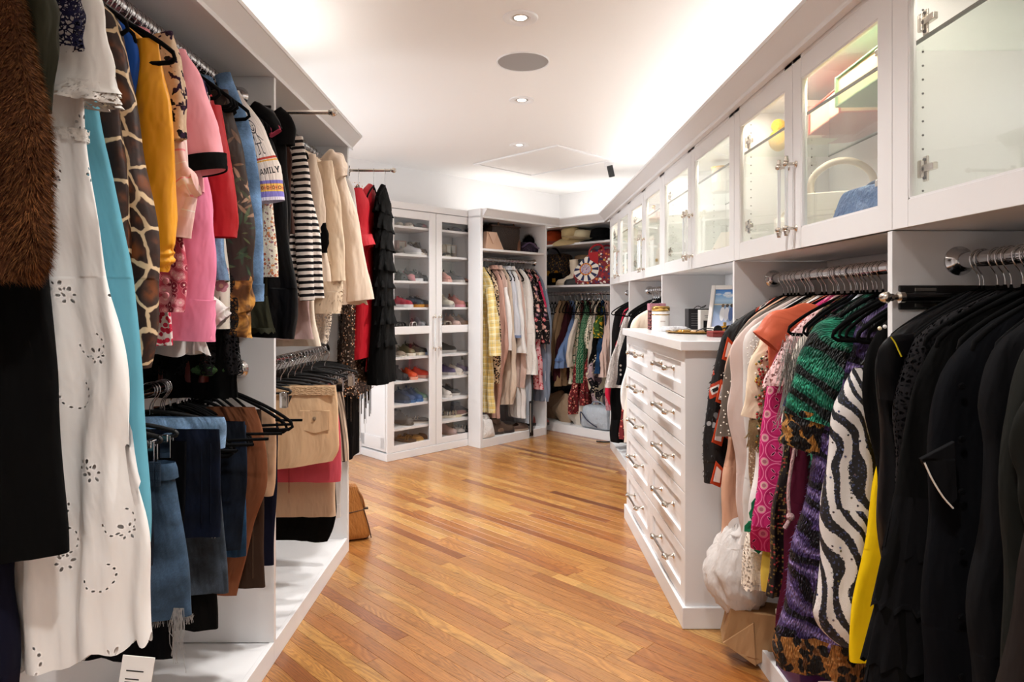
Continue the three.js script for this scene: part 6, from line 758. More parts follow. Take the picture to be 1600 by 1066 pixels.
const laceGeo = merge([0.42, 0.49, 0.56, 0.63].map(s => { const y = interp(PROFILE.sneaker, s) + 0.002; return rod([s * 0.26 - 0.13, y - 0.006, -0.016], [s * 0.26 - 0.13 + 0.006, y - 0.006, 0.016], 0.0022, 5); }).concat([tube([[-0.02, 0.08, 0], [-0.015, 0.092, 0.02], [0.0, 0.075, 0.03]], 0.0018, 8, 4), tube([[-0.02, 0.08, 0], [-0.015, 0.092, -0.02], [0.0, 0.075, -0.03]], 0.0018, 8, 4)]));
const mc = {}; const C = (c, r = 0.6, o) => mc[c + r + JSON.stringify(o || 0)] ||= S(c, r, o || {});
function shoe(kind, label, [up, sole, lace], pos, turn, o = {}) {
  const t = thing(kind == 'sandal' ? 'sandal' : kind == 'boot' ? 'boot' : kind == 'heel' ? 'heeled_shoe' : kind == 'flat' ? 'flat_shoe' : 'sneaker', label, kind == 'sandal' ? 'sandal' : kind == 'boot' ? 'boot' : 'shoe', pos, turn); if (o.k) t.scale.setScalar(o.k); if (o.tip) t.rotation.z = o.tip;
  const m = C(up, o.r ?? 0.6, o.metal ? { metalness: 0.6 } : undefined);
  if (kind == 'sandal') { P(t, 'sole', soleGeo(0.02), C(sole)); const st = x => tube([[x, 0.02, -0.036], [x, 0.05, -0.03], [x + 0.005, 0.062, 0], [x, 0.05, 0.03], [x, 0.02, 0.036]], 0.006, 14, 6).scale(1, 1, 1); for (const x of [0.06, 0.03, -0.06]) P(t, 'strap', st(x), m); return t; }
  if (kind == 'heel') { P(t, 'sole', soleGeo(0.006, 0.0).clone().rotateZ(-0.25).translate(0, 0.035, 0), C(sole)); const u = P(t, 'upper', upperGeo('flat'), m); u.rotation.z = -0.25; u.position.y = 0.04; P(t, 'heel', cyl(0.014, 0.007, 0.075, 10).translate(-0.115, 0.037, 0), C(sole)); return t; }
  if (kind == 'boot') { P(t, 'sole', soleGeo(0.018), C(sole)); const u = P(t, 'upper', upperGeo('high'), m); u.position.y = 0.018; const H = o.h || 0.22; P(t, 'shaft', sleeveGeo([[-0.075, H, 0, 0.052, 0.042], [-0.078, H * 0.7, 0, 0.05, 0.042], [-0.08, 0.12, 0, 0.044, 0.036], [-0.08, 0.07, 0, 0.04, 0.03]], { fold: 0.04, n: 10 }), m); return t; }
  const sh = o.thick || (kind == 'flat' ? 0.01 : 0.026); P(t, 'sole', soleGeo(sh), C(sole)); const u = P(t, 'upper', upperGeo(kind), m); u.position.y = sh; if (lace) { const l = P(t, 'laces', laceGeo, C(lace)); l.position.y = sh + (kind == 'high' ? 0.012 : 0); } return t;
}
const shXat = (px, z) => { const k = (px - 800) / F; return (k * (5.37 - R2 * z) + 1.027 - R2 * z) / (R2 * (1 - k)); };
const SHELF_NAME = ['topmost', 'second', 'third', 'fourth', 'fifth', 'sixth', 'seventh', 'eighth', 'ninth', 'lowest'];
// [row, px, kind, label words, colours, turn relative to the cabinet, options]
for (const [row, px, kind, words, cols, turn, o = {}] of [
  [0, 624, 'flat', 'cream slipper', ['#d8ccb8', '#e8e0d4'], -2.2], [0, 636, 'flat', 'white soled slipper', ['#cfc4b4', '#efe8de'], -2.0], [0, 652, 'flat', 'dark brown loafer', ['#2e2622', '#1d1917'], -1.8], [0, 664, 'flat', 'dull red flat', ['#a5484c', '#5a2a2c'], -1.6],
  [0, 708, 'flat', 'navy loafer', ['#2a2d3c', '#18181c'], -1.7], [0, 724, 'flat', 'charcoal loafer', ['#33353c', '#1c1c20'], -1.5],
  [1, 627, 'flat', 'grey flat with dark rim', ['#8c8a88', '#d8d4d0'], -2.4], [1, 642, 'sneaker', 'white sneaker with pale laces', ['#dcdde2', '#eeeeee', '#b8bcc8'], -1.2], [1, 655, 'boot', 'brown ankle boot', ['#5a4430', '#e0d8cc'], -1.9, { h: 0.14, k: 0.9 }], [1, 666, 'boot', 'dark brown laced boot', ['#40322a', '#d9d2c8'], -1.5, { h: 0.14, k: 0.9 }], [1, 697, 'flat', 'cream soled dark loafer', ['#4a4038', '#e4dccc'], -2.2],
  [2, 626, 'sneaker', 'black silver sneaker', ['#25262c', '#15151a', '#c8ccd4'], -1.9], [2, 640, 'heel', 'pink satin heel', ['#d98a94', '#c87a86'], -1.7, { r: 0.25 }], [2, 654, 'high', 'dark grey high-top', ['#3a3c40', '#26272a', '#4a4c50'], -0.8], [2, 666, 'sneaker', 'black sneaker with white rim', ['#1c1d22', '#e6e6e8', '#e6e6e8'], -2.3],
  [2, 695, 'sneaker', 'salmon pink sneaker', ['#c98478', '#d8a094', '#e8c8c0'], -1.9], [2, 709, 'high', 'black and grey high-top', ['#2a2a2e', '#b9b4b0', '#1c1c1e'], -1.0], [2, 724, 'flat', 'tan leather flat', ['#9a6248', '#6a4030'], -1.8],
  [3, 626, 'sneaker', 'red sneaker with white sole', ['#a82038', '#e4dede', '#40404a'], -1.0], [3, 645, 'sneaker', 'navy sneaker with mustard sole', ['#2c3846', '#c98a2c', '#3c4856'], -1.1], [3, 661, 'sneaker', 'dark sneaker with amber sole', ['#23262a', '#c07a34', '#8c5a3a'], -0.9],
  [3, 696, 'high', 'cream high-top', ['#d9d2bf', '#a8a4a0', '#efe8da'], -1.5], [3, 713, 'high', 'coral high-top with pink sole', ['#b96a60', '#d88a9a', '#d88478'], -1.5], [3, 727, 'flat', 'olive gold flat', ['#7a683c', '#5a4a2c'], -1.5],
  [4, 626, 'sandal', 'black strappy sandal', ['#1b1a1a', '#2a2624'], -1.9], [4, 640, 'sandal', 'white strappy sandal', ['#dcd8d4', '#6c645c'], -1.3], [4, 652, 'sandal', 'dark silver sandal', ['#8a8884', '#3a3836'], -1.6], [4, 666, 'sneaker', 'silver grey sneaker', ['#8f9298', '#b8bac0', '#d8dade'], -1.6, { r: 0.35 }],
  [4, 697, 'sandal', 'beige sandal', ['#c8b8a8', '#b8a494'], -1.9], [4, 707, 'high', 'pale pink laced high-top', ['#c9a69a', '#d8c0b4', '#e8dcd4'], -1.6], [4, 721, 'high', 'tan suede high-top', ['#ab8466', '#b8987c', '#c8a888'], -1.5],
  [5, 623, 'flat', 'off-white sneaker', ['#9a8a7a', '#e0d8cc'], -1.8], [5, 634, 'sneaker', 'olive camouflage sneaker', ['#6e6a4e', '#e2dccc', '#8c8868'], -1.5], [5, 646, 'sneaker', 'dark sneaker with cream toe', ['#4c4a40', '#e8dcc4', '#b0a488'], -1.2], [5, 661, 'high', 'black sock sneaker with pale blue sole', ['#141416', '#9aa8cc'], -0.6], [5, 696, 'sneaker', 'black sneaker with white side stripe', ['#191919', '#d8d4d0', '#e8e4e0'], -0.2],
  [6, 623, 'boot', 'dark grey ankle boot', ['#332f30', '#242122'], -1.5, { h: 0.13, k: 0.9 }], [6, 638, 'sneaker', 'bright orange sneaker', ['#cf4a1c', '#e8a48c', '#d85a2c'], -1.55], [6, 654, 'sneaker', 'red orange sneaker', ['#d0381a', '#e8b0a0', '#d8482a'], -0.9], [6, 696, 'sneaker', 'purple sneaker', ['#4a3a66', '#cfc8c0', '#6a5a86'], -1.0], [6, 708, 'sneaker', 'cream grey sneaker', ['#c4bcb2', '#d8d0c4', '#b0a8a0'], -1.4], [6, 720, 'sneaker', 'violet white sneaker', ['#5a4a70', '#d8d4d8', '#c8c4cc'], -0.9],
  [7, 623, 'sneaker', 'dark navy running shoe', ['#1c2436', '#2a3c58', '#4a5a78'], -1.2], [7, 634, 'high', 'royal blue boot sneaker', ['#27406e', '#2c5c92', '#3a568a'], -1.4], [7, 646, 'high', 'bright blue boot sneaker', ['#28487c', '#2e64a0', '#3a5c94'], -1.45], [7, 658, 'sneaker', 'mint green sneaker', ['#78997f', '#dcdccf', '#c8d4c4'], -1.4], [7, 668, 'sneaker', 'teal sneaker', ['#3f5c5c', '#c8ccc4', '#5a7a78'], -1.4], [7, 691, 'sneaker', 'white sneaker', ['#d9d4ce', '#efeae4', '#e8e4de'], -1.5], [7, 702, 'high', 'black high-top with white sole', ['#1a1a1c', '#d9d6d2', '#2a2a2c'], -0.3],
  [8, 628, 'boot', 'grey studded ankle boot', ['#59544e', '#4a443c'], -1.4, { h: 0.12, k: 0.95 }], [8, 644, 'sandal', 'brown beaded sandal', ['#8a7a68', '#4c3a2e'], -0.8], [8, 652, 'flat', 'dark slip-on with pale trim', ['#3a322e', '#d8d0c4'], -0.6], [8, 664, 'flat', 'silver white slip-on', ['#b8b8bc', '#e4e4e6'], -0.5, { r: 0.3 }],
  [8, 694, 'sandal', 'cream flat sandal', ['#c8b8a0', '#e0d4bc'], -0.6], [8, 703, 'sandal', 'gold cream sandal', ['#b8a078', '#dccfa8'], -0.5], [8, 712, 'flat', 'dusty pink loafer with white sole', ['#8c5c54', '#e4dcd0'], -0.6, { tip: 0.2 }], [8, 726, 'boot', 'navy suede boot', ['#23293a', '#1a1c22'], -0.9, { h: 0.14, k: 0.85 }],
  [9, 632, 'sandal', 'bronze sandal', ['#8c6428', '#5a3c20'], -1.2], [9, 642, 'flat', 'gold bronze slipper', ['#a8782e', '#c8a878'], -0.8, { r: 0.35 }], [9, 658, 'flat', 'burgundy loafer', ['#55302c', '#3a2220'], -0.7], [9, 696, 'boot', 'pale pink boot', ['#b89a92', '#a08478'], -1.2, { h: 0.14, k: 0.9 }], [9, 708, 'flat', 'white and black slip-on', ['#cfc4bc', '#1f1d1d'], -0.8], [9, 718, 'sandal', 'cream strap sandal', ['#d8ccc0', '#4a4040'], -0.7], [9, 730, 'sandal', 'black buckle sandal', ['#1c1a1a', '#2a2828'], -1.4]]) {
  const z = rr(-0.2, -0.15), x = clamp(shXat(px, z), px < 680 ? 0.07 : 0.57, px < 680 ? 0.44 : 0.955), p = shW(x, SHELF_Y[row] + 0.002, z);
  shoe(kind, `${words} on the ${SHELF_NAME[row]} shelf behind the ${px < 680 ? 'left' : 'right'} glass door`, cols, p, SH.turn + turn, { k: kind == 'high' || kind == 'boot' ? 0.82 : 0.86, ...o });
}
for (const [px, row, c, lab] of [[625, 1, '#d9bcb4', 'pink card box at the back of the second shelf, left glass door'], [699, 1, '#cdb69a', 'beige card box with a white card, left of two on the second shelf'], [726, 1, '#d0baa0', 'beige card box with a white card against the right side panel']]) { const z = -0.33, p = shW(clamp(shXat(px, z), 0.08, 0.95), SHELF_Y[row] + 0.06, z), t = thing('card_box', lab, 'box', p, SH.turn); P(t, 'box_body', rbox(-0.05, 0.05, -0.058, 0.08, -0.03, 0.03, 0.002), C(c)); P(t, 'card', rbox(-0.03, 0.03, 0.0, 0.07, 0.03, 0.033, 0.001), C('#efe8e0')); }
{ const z = -0.2, p = shW(0.985, SHELF_Y[6], z), t = thing('spray_bottle', 'white bottle with a black cap at the right end of the seventh shoe shelf', 'bottle', p, 0); P(t, 'bottle_body', lathe([[0, 0], [0.019, 0], [0.02, 0.01], [0.02, 0.10], [0.012, 0.115], [0.008, 0.118], [0.008, 0.125]], 20), C('#d5dbe0', 0.3)); P(t, 'cap', lathe([[0, 0.16], [0.01, 0.158], [0.012, 0.125], [0, 0.125]], 16), M.black); }
// ================================================================ bags, hats and cushions
function softBox(w, h, d, puff = 0.2, taper = 0, nx = 18) {      // rounded, slightly slumped bag body standing on y = 0
  const g = new THREE.BoxGeometry(2, 2, 2, nx, nx, 10), p = g.attributes.position, s0 = rnd() * 40;
  for (let i = 0; i < p.count; i++) { let x = p.getX(i), y = p.getY(i), z = p.getZ(i); const ry = 0.18, l = Math.hypot(x, y, z), f = Math.pow(Math.pow(Math.abs(x), 8) + Math.pow(Math.abs(y), 8) + Math.pow(Math.abs(z), 4), 1 / 8); x /= Math.max(1, f); y /= Math.max(1, f); z /= Math.max(1, f);
    const tp = 1 - taper * (y + 1) / 2, bul = 1 + puff * (1 - x * x) * (1 - y * y), n = 0.03 * (fbm(x * 2 + s0, y * 2 + z + 9, 999, 2, 3) - 0.5); p.setXYZ(i, x * w / 2 * tp * (1 + n), (y + 1) * h / 2 * (1 + n * 0.5), z * d / 2 * bul * tp * (1 + 3 * n)); }
  g.computeVertexNormals(); return g;
}
const sOnS = (px, y, z) => { const p = shW(shXat(px, z), y, z); return p; };
{ const t = thing('tote_bag', 'dark brown monogram tote with tan handles on the shelf above the robes', 'bag', sOnS(783, 1.806, -0.05), SH.turn - 0.1); const b = P(t, 'bag_body', softBox(0.34, 0.25, 0.16, 0.1, -0.12), pat(T.monogram, { r: 0.5, bs: 0.002 }));
  for (const z of [0.07, -0.07]) P(t, 'handle', tube([[-0.08, 0.2, z], [-0.09, 0.27, z], [-0.03, 0.31, z], [0.05, 0.31, z], [0.1, 0.27, z], [0.09, 0.2, z]], 0.007, 26, 7), C('#6a4226', 0.5)); P(t, 'trim', rbox(-0.185, 0.185, 0.236, 0.25, -0.08, 0.083, 0.006), C('#4a2c1a', 0.5)); P(t, 'corner_patch', rbox(0.14, 0.178, 0.0, 0.12, 0.06, 0.084, 0.006), C('#6a4226', 0.5)); P(t, 'print', new THREE.SphereGeometry(0.035, 14, 8).scale(1, 0.8, 0.15).translate(0.06, 0.13, 0.088), C('#2f4a62', 0.5)); }
{ const t = thing('clutch_bag', 'folded beige leather clutch leaning in front of the monogram tote', 'bag', sOnS(768, 1.806, 0.10), SH.turn); P(t, 'bag_body', extrude([[-0.11, 0], [0.11, 0.0], [0.02, 0.15], [-0.09, 0.15]], 0.04, 0.008), C('#c9a58c', 0.55)); P(t, 'flap', extrude([[-0.09, 0.15], [0.02, 0.152], [-0.03, 0.05]], 0.004, 0.002).translate(0, 0, 0.05), C('#d2b09a', 0.55)); }
{ const t = thing('soft_bag', 'crumpled dark purple bag with a shiny trim right of the tote', 'bag', sOnS(822, 1.806, -0.02), SH.turn); P(t, 'bag_body', softBox(0.32, 0.11, 0.18, 0.3, 0.3), fab('#2c1c33', { r: 0.4, bs: 0.02 })); P(t, 'strap', tube([[-0.14, 0.05, 0.08], [-0.05, 0.10, 0.1], [0.06, 0.05, 0.11], [0.15, 0.07, 0.08]], 0.008, 20, 6), C('#54405e', 0.4)); }
{ const t = thing('fur_pompom', 'black fur pompom lying on the crumpled purple bag', 'fur ball', sOnS(830, 1.93, -0.03), 0); const g = new THREE.SphereGeometry(0.055, 24, 16).scale(1.3, 1, 1); P(t, 'core', g, F_.black); P(t, 'fur', strands(g, 5000, 0.04, 0.0012, 0.1, 1.2), F_.charcoal).userData.kind = 'stuff'; }
// lower deck of the robe section
shoe('boot', 'brown suede ankle boot on the deck under the leopard robe', ['#6a5240', '#3a2c22'], sOnS(768, 0.074, 0.03), SH.turn - 0.4, { h: 0.16 });
shoe('boot', 'dark brown ankle boot in the middle of the robe section deck', ['#4e3c30', '#2a201a'], sOnS(784, 0.074, 0.06), SH.turn - 0.1, { h: 0.13, k: 1.1 });
shoe('flat', 'large brown slipper with a pale edge under the white nightgown', ['#5c463a', '#a58c78'], sOnS(803, 0.074, 0.06), SH.turn - 0.2, { k: 1.25 });
shoe('sneaker', 'red and black patterned shoe at the right end of the robe section', ['#8a3a30', '#2a2422', '#c8a090'], sOnS(838, 0.074, 0.02), SH.turn - 0.6, { k: 1.0 });
{ const t = thing('fabric_bag', 'crumpled white cloth bag at the left end of the robe section deck', 'bag', sOnS(757, 0.074, 0.10), SH.turn); P(t, 'bag_body', softBox(0.17, 0.17, 0.14, 0.3, 0.35), F_.white); P(t, 'knot', softBox(0.08, 0.05, 0.06, 0.3, 0.4).translate(0.01, 0.155, 0), F_.white); }
{ const t = thing('belt', 'black patterned belt dangling over the toe kick under the robes', 'belt', sOnS(826, 0.36, 0.17), SH.turn); P(t, 'strap', merge([extrude([[-0.014, 0], [0.014, 0], [0.02, -0.33], [-0.008, -0.34]], 0.003, 0.001).translate(0, 0, 0.02), extrude([[0.01, 0], [0.03, 0], [0.05, -0.335], [0.03, -0.345]], 0.003, 0.001).translate(0, 0, 0.012)]), M.black); P(t, 'stitching', box(-0.004, 0.006, -0.3, -0.02, 0.0245, 0.0255), C('#b9b2a8')); }
// hats on the top corner shelf: haW frame
const haXat = (px, z) => { const k = (px - 800) / F; return (0.48 - R2 * z - k * (6.62 - R2 * z)) / (-k * R2 - R2); };
const onH = (px, y, z) => haW(haXat(px, z), y, z);
const hatGeo = (r, h, brim, droop = 0.02) => [lathe([[0, h], [r * 0.55, h * 0.98], [r * 0.85, h * 0.86], [r * 0.97, h * 0.4], [r, 0.006], [r * 1.0, 0.0]], 32), lathe([[r * 0.99, 0.003], [r + brim * 0.5, -droop * 0.4], [r + brim, -droop], [r + brim, -droop - 0.004], [r + brim * 0.5, -droop * 0.4 - 0.004], [r * 0.99, -0.002]], 40)];
{ const t = thing('sun_hat', 'rust orange felt hat at the left of the top corner shelf', 'hat', onH(866, 1.93, -0.22), HA.turn); const [c, b] = hatGeo(0.12, 0.15, 0.08, 0.015); P(t, 'crown', c, F_.salmonDark ||= fab('#a5411c')); P(t, 'brim', b, F_.salmonDark); P(t, 'band', lathe([[0.123, 0.002], [0.121, 0.03], [0.118, 0.03]], 32), C('#7c2f14')); }
{ const t = thing('sun_hat', 'pale straw hat lying brim up in the middle of the top corner shelf', 'hat', onH(893, 1.985, -0.14), HA.turn); t.rotation.z = 0.35; t.rotation.x = 0.5; const [c, b] = hatGeo(0.10, 0.11, 0.11, 0.03); const m = fab('#c9b184', { bump: weaveBump, bs: 0.003 }); P(t, 'crown', c, m); P(t, 'brim', b, m); }
{ const t = thing('sun_hat', 'second cream straw hat stacked beside the first on the corner shelf', 'hat', onH(912, 1.95, -0.16), HA.turn); const [c, b] = hatGeo(0.11, 0.10, 0.12, -0.02); const m = fab('#d4c6a4', { bump: weaveBump, bs: 0.003 }); P(t, 'crown', c, m); P(t, 'brim', b, m); t.rotation.z = -0.12; }
{ const t = thing('sun_hat', 'black wide hat at the right end of the top corner shelf', 'hat', onH(940, 1.93, -0.16), HA.turn); const [c, b] = hatGeo(0.12, 0.12, 0.09, 0.018); P(t, 'crown', c, F_.black); P(t, 'brim', b, F_.black); }
{ const t = thing('fabric_hat', 'grey fabric cap at the back of the top corner shelf', 'cap', onH(925, 1.915, -0.45), HA.turn); P(t, 'crown', new THREE.SphereGeometry(0.11, 20, 10, 0, 6.3, 0, 1.57), fab('#8f8a84')); P(t, 'peak', rbox(-0.07, 0.07, 0.0, 0.012, 0.09, 0.17, 0.006), fab('#8f8a84')); }
{ const t = thing('shoulder_bag', 'black bag with dull gold flowers at the left of the second corner shelf', 'bag', onH(870, 1.492, -0.25), HA.turn); P(t, 'bag_body', softBox(0.36, 0.34, 0.2, 0.15, 0.1), pat(T.darkMedley, { r: 0.5, bs: 0.01 })); P(t, 'strap', tube([[-0.12, 0.32, 0.05], [-0.05, 0.4, 0.08], [0.08, 0.38, 0.1], [0.13, 0.3, 0.08]], 0.01, 20, 6), F_.black); for (const [x, y] of [[0.02, 0.10], [0.09, 0.13], [0.06, 0.07], [-0.02, 0.13]]) P(t, 'flower', lathe([[0, 0.02], [0.02, 0.016], [0.032, 0.004], [0.02, 0]], 7).rotateX(1.57).translate(x, y, 0.11), fab('#b47a22')); }
{ const t = thing('bucket_bag', 'small black drawstring bag with a yellow tag hanging over the second corner shelf edge', 'bag', onH(868, 1.492, -0.08), HA.turn); P(t, 'bag_body', softBox(0.14, 0.13, 0.12, 0.3, 0.2), F_.black); P(t, 'tag', rbox(0.02, 0.06, 0.03, 0.07, 0.07, 0.076, 0.002), fab('#b8862c')); }
shoe('boot', 'cream white leather boot standing on the second corner shelf', ['#d6c8b2', '#b8aa94'], onH(887, 1.492, -0.08), HA.turn + 3.5, { h: 0.27, k: 0.95, r: 0.4 });
shoe('boot', 'black leather boot standing beside the cream one on the corner shelf', ['#131315', '#0c0c0e'], onH(900, 1.492, -0.1), HA.turn + 3.6, { h: 0.27, k: 0.95, r: 0.4 });
{ const t = thing('felt_hat', 'brown beige hat behind the boots on the second corner shelf', 'hat', onH(912, 1.72, -0.42), HA.turn); const [c, b] = hatGeo(0.11, 0.1, 0.08, 0.02); P(t, 'crown', c, F_.camel); P(t, 'brim', b, F_.camel); const bx = P(t, 'hat_box', lathe([[0, -0.02], [0.15, -0.02], [0.155, -0.03], [0.155, -0.225], [0, -0.225]], 30), C('#3a2c26')); }
{ const t = thing('tote_bag', 'multicoloured tote with a sunburst print and red handles in the corner', 'bag', onH(931, 1.492, -0.14), HA.turn - 0.05), W = 0.46, H = 0.30; const g = extrude([[-W / 2, 0], [W / 2, 0], [W / 2 - 0.01, H], [0.02, H], [-0.10, H * 0.72], [-W / 2 + 0.02, H * 0.42]], 0.12, 0.02).translate(0, 0.02, -0.06); const p = g.attributes.position, u = g.attributes.uv; for (let i = 0; i < p.count; i++) u.setXY(i, clamp((p.getX(i) + W / 2) / W * 1.0, 0.01, 0.99), clamp(p.getY(i) / (H * 1.12), 0.01, 0.99)); P(t, 'bag_body', g, pat(T.sunburst, { r: 0.5, bs: 0.001 })); for (const z of [0.075, -0.06]) P(t, 'handle', tube([[-0.02, H - 0.02, z], [-0.01, H + 0.04, z], [0.06, H + 0.082, z], [0.14, H + 0.07, z], [0.18, H - 0.01, z]], 0.011, 24, 8), C('#a31c26', 0.4)); P(t, 'red_panel', extrude([[-0.02, H], [0.10, H], [0.10, H - 0.12], [0.0, H - 0.07]], 0.004, 0.002).translate(0, 0.012, 0.082), C('#b02028', 0.4)); }
// cushions and bags on the corner deck
const cushion = (w, h, d) => { const g = new THREE.SphereGeometry(1, 28, 18), p = g.attributes.position; for (let i = 0; i < p.count; i++) { const x = p.getX(i), y = p.getY(i), z = p.getZ(i), r = Math.pow(Math.pow(Math.abs(x), 5) + Math.pow(Math.abs(y), 5) + 1e-9, 0.2), c = Math.hypot(x, y) / (r || 1), e = Math.pow(r, 0.5); p.setXYZ(i, x * c * w / 2 * (r > 0 ? 1 / Math.max(r, 0.2) * Math.min(1, r * 1.2) : 0), y * c * h / 2 * (r > 0 ? 1 / Math.max(r, 0.2) * Math.min(1, r * 1.2) : 0), z * d / 2 * (1 - 0.5 * r * r)); } g.computeVertexNormals(); return g; };
for (const [px, z, y, c, tz, lab, s] of [[868, -0.22, 0.21, '#9a8068', 0.25, 'tan cushion standing at the left of the corner deck', 0.28], [884, -0.16, 0.19, '#b39a80', 0.78, 'beige cushion tilted on its corner on the corner deck', 0.25], [906, -0.14, 0.19, '#cfc4b6', 0.9, 'cream cushion leaning between the beige cushion and the grey bag', 0.24]]) { const t = thing('cushion', lab, 'cushion', onH(px, y, z), HA.turn); const m = P(t, 'cover', cushion(s, s, 0.12), fab(c)); m.rotation.z = tz; const e = P(m, 'zip', rbox(-s * 0.35, s * 0.35, -s * 0.43, -s * 0.42, -0.004, 0.004, 0.001), C('#8a7a68')); }
{ const t = thing('storage_bag', 'black box bag on the corner deck above the tan cushion', 'bag', onH(872, 0.34, -0.34), HA.turn); P(t, 'bag_body', softBox(0.3, 0.22, 0.2, 0.1), fab('#111013', { r: 0.35 })); P(t, 'lid_band', rbox(-0.152, 0.152, 0.15, 0.165, -0.105, 0.105, 0.003), C('#2a262a')); P(t, 'stand', rbox(-0.13, 0.13, -0.255, 0, -0.09, 0.08, 0.01), C('#2c2622')); }
{ const t = thing('duvet_bag', 'pale blue-grey bedding bag with navy piping on the corner deck', 'bag', onH(938, 0.082, -0.13), HA.turn); P(t, 'bag_body', softBox(0.36, 0.22, 0.22, 0.25, 0.12), fab('#b9c2cc', { r: 0.5 })); P(t, 'piping', tube([[-0.17, 0.03, 0.09], [-0.16, 0.15, 0.11], [-0.05, 0.09, 0.15], [0.03, 0.05, 0.15], [0.06, 0.03, 0.13]], 0.006, 30, 6), C('#27304a')); P(t, 'handle', tube([[-0.1, 0.2, 0.02], [-0.06, 0.25, 0.03], [0.04, 0.25, 0.03], [0.08, 0.2, 0.02]], 0.007, 14, 6), C('#8a94a4')); }
{ const t = thing('garment_bag', 'grey-blue padded bag standing behind the bedding bag in the corner', 'bag', onH(930, 0.082, -0.38), HA.turn); P(t, 'bag_body', softBox(0.42, 0.38, 0.18, 0.2, 0.15), fab('#7c858f')); P(t, 'zip', tube([[-0.18, 0.05, 0.1], [-0.15, 0.3, 0.08], [0.0, 0.36, 0.07], [0.15, 0.3, 0.08]], 0.004, 20, 5), M.steel); }
{ const t = thing('strap', 'short black strap lying on the floor at the corner deck end', 'strap', [0.885, 0.003, -6.14], -0.3); P(t, 'strap', tube([[-0.06, 0.003, 0.02], [0, 0.004, 0.03], [0.05, 0.01, 0.0], [0.06, 0.05, -0.01]], 0.006, 14, 6), M.black); P(t, 'tip', rbox(-0.09, -0.055, 0.0, 0.008, 0.012, 0.03, 0.003), M.black); }
// ================================================================ dresser top
const TOP = 1.153;
{ const t = thing('round_canister', 'white round canister with a gold lid on the dresser', 'canister', [0.82, TOP, -3.60]); P(t, 'canister_body', lathe([[0, 0], [0.047, 0], [0.048, 0.002], [0.048, 0.105], [0, 0.105]], 36), C('#f2efec', 0.35)); P(t, 'gold_band', lathe([[0.0482, 0.085], [0.0492, 0.086], [0.0492, 0.09], [0.0482, 0.091]], 36), M.brassy); P(t, 'lid', lathe([[0, 0.135], [0.042, 0.135], [0.049, 0.13], [0.0495, 0.107], [0, 0.106]], 36), M.brassy); P(t, 'label_mark', box(-0.012, 0.014, 0.05, 0.054, 0.0475, 0.0485), C('#c8b8b0')); }
{ const t = thing('flower_box', 'small pink flowered box behind the white canister', 'box', [0.83, TOP, -3.75]); P(t, 'box_body', rbox(-0.045, 0.045, 0, 0.13, -0.03, 0.03, 0.003), pat(T.darkFloral, { color: '#ffd8e0' })); P(t, 'lid', rbox(-0.047, 0.047, 0.11, 0.15, -0.032, 0.032, 0.003), fab('#d998a8')); }
{ const t = thing('silk_pouch', 'white satin pouch lying by the canister on the dresser', 'pouch', [0.86, TOP, -3.46], 0.6); P(t, 'pouch_body', softBox(0.13, 0.028, 0.09, 0.6, 0.1), fab('#e2e2e6', { r: 0.35 })); P(t, 'cord', tube([[0.05, 0.02, 0.03], [0.07, 0.012, 0.05], [0.09, 0.004, 0.04]], 0.003, 10, 5), C('#c8c8cc')); }
{ const t = thing('gift_box', 'black box with grey lettering at the back of the dresser', 'box', [1.05, TOP, -3.70]); P(t, 'box_body', rbox(-0.06, 0.06, 0, 0.12, -0.04, 0.04, 0.002), C('#17161a', 0.35)); const L = []; for (let r = 0; r < 6; r++) L.push(box(-0.045, -0.045 + rr(0.03, 0.075), 0.09 - r * 0.013, 0.0925 - r * 0.013, 0.0402, 0.0408)); P(t, 'lettering', merge(L), C('#8a8688')); P(t, 'ribbon', tube([[-0.02, 0.12, 0], [0.0, 0.135, 0.01], [0.03, 0.125, 0.01], [0.05, 0.14, 0], [0.02, 0.122, -0.01]], 0.002, 16, 5), M.black); }
{ const t = thing('gift_box', 'white box with a black square on the dresser beside the picture frame', 'box', [1.045, TOP, -3.50]); P(t, 'box_body', rbox(-0.042, 0.042, 0, 0.115, -0.025, 0.025, 0.002), C('#dedbd8', 0.4)); P(t, 'black_panel', rbox(-0.026, 0.026, 0.008, 0.058, 0.0245, 0.0262, 0.0006), C('#121214', 0.3)); P(t, 'lettering', merge([box(-0.02, 0.02, 0.082, 0.085, 0.0248, 0.0256), box(-0.015, 0.012, 0.074, 0.0765, 0.0248, 0.0256)]), C('#77757a')); }
{ const t = thing('perfume_box', 'dark glossy box right behind the white box on the dresser', 'box', [1.12, TOP, -3.58]); P(t, 'box_body', rbox(-0.04, 0.04, 0, 0.11, -0.03, 0.03, 0.002), C('#221f1e', 0.25)); P(t, 'lid', rbox(-0.041, 0.041, 0.08, 0.112, -0.031, 0.031, 0.002), C('#2c2826', 0.25)); }
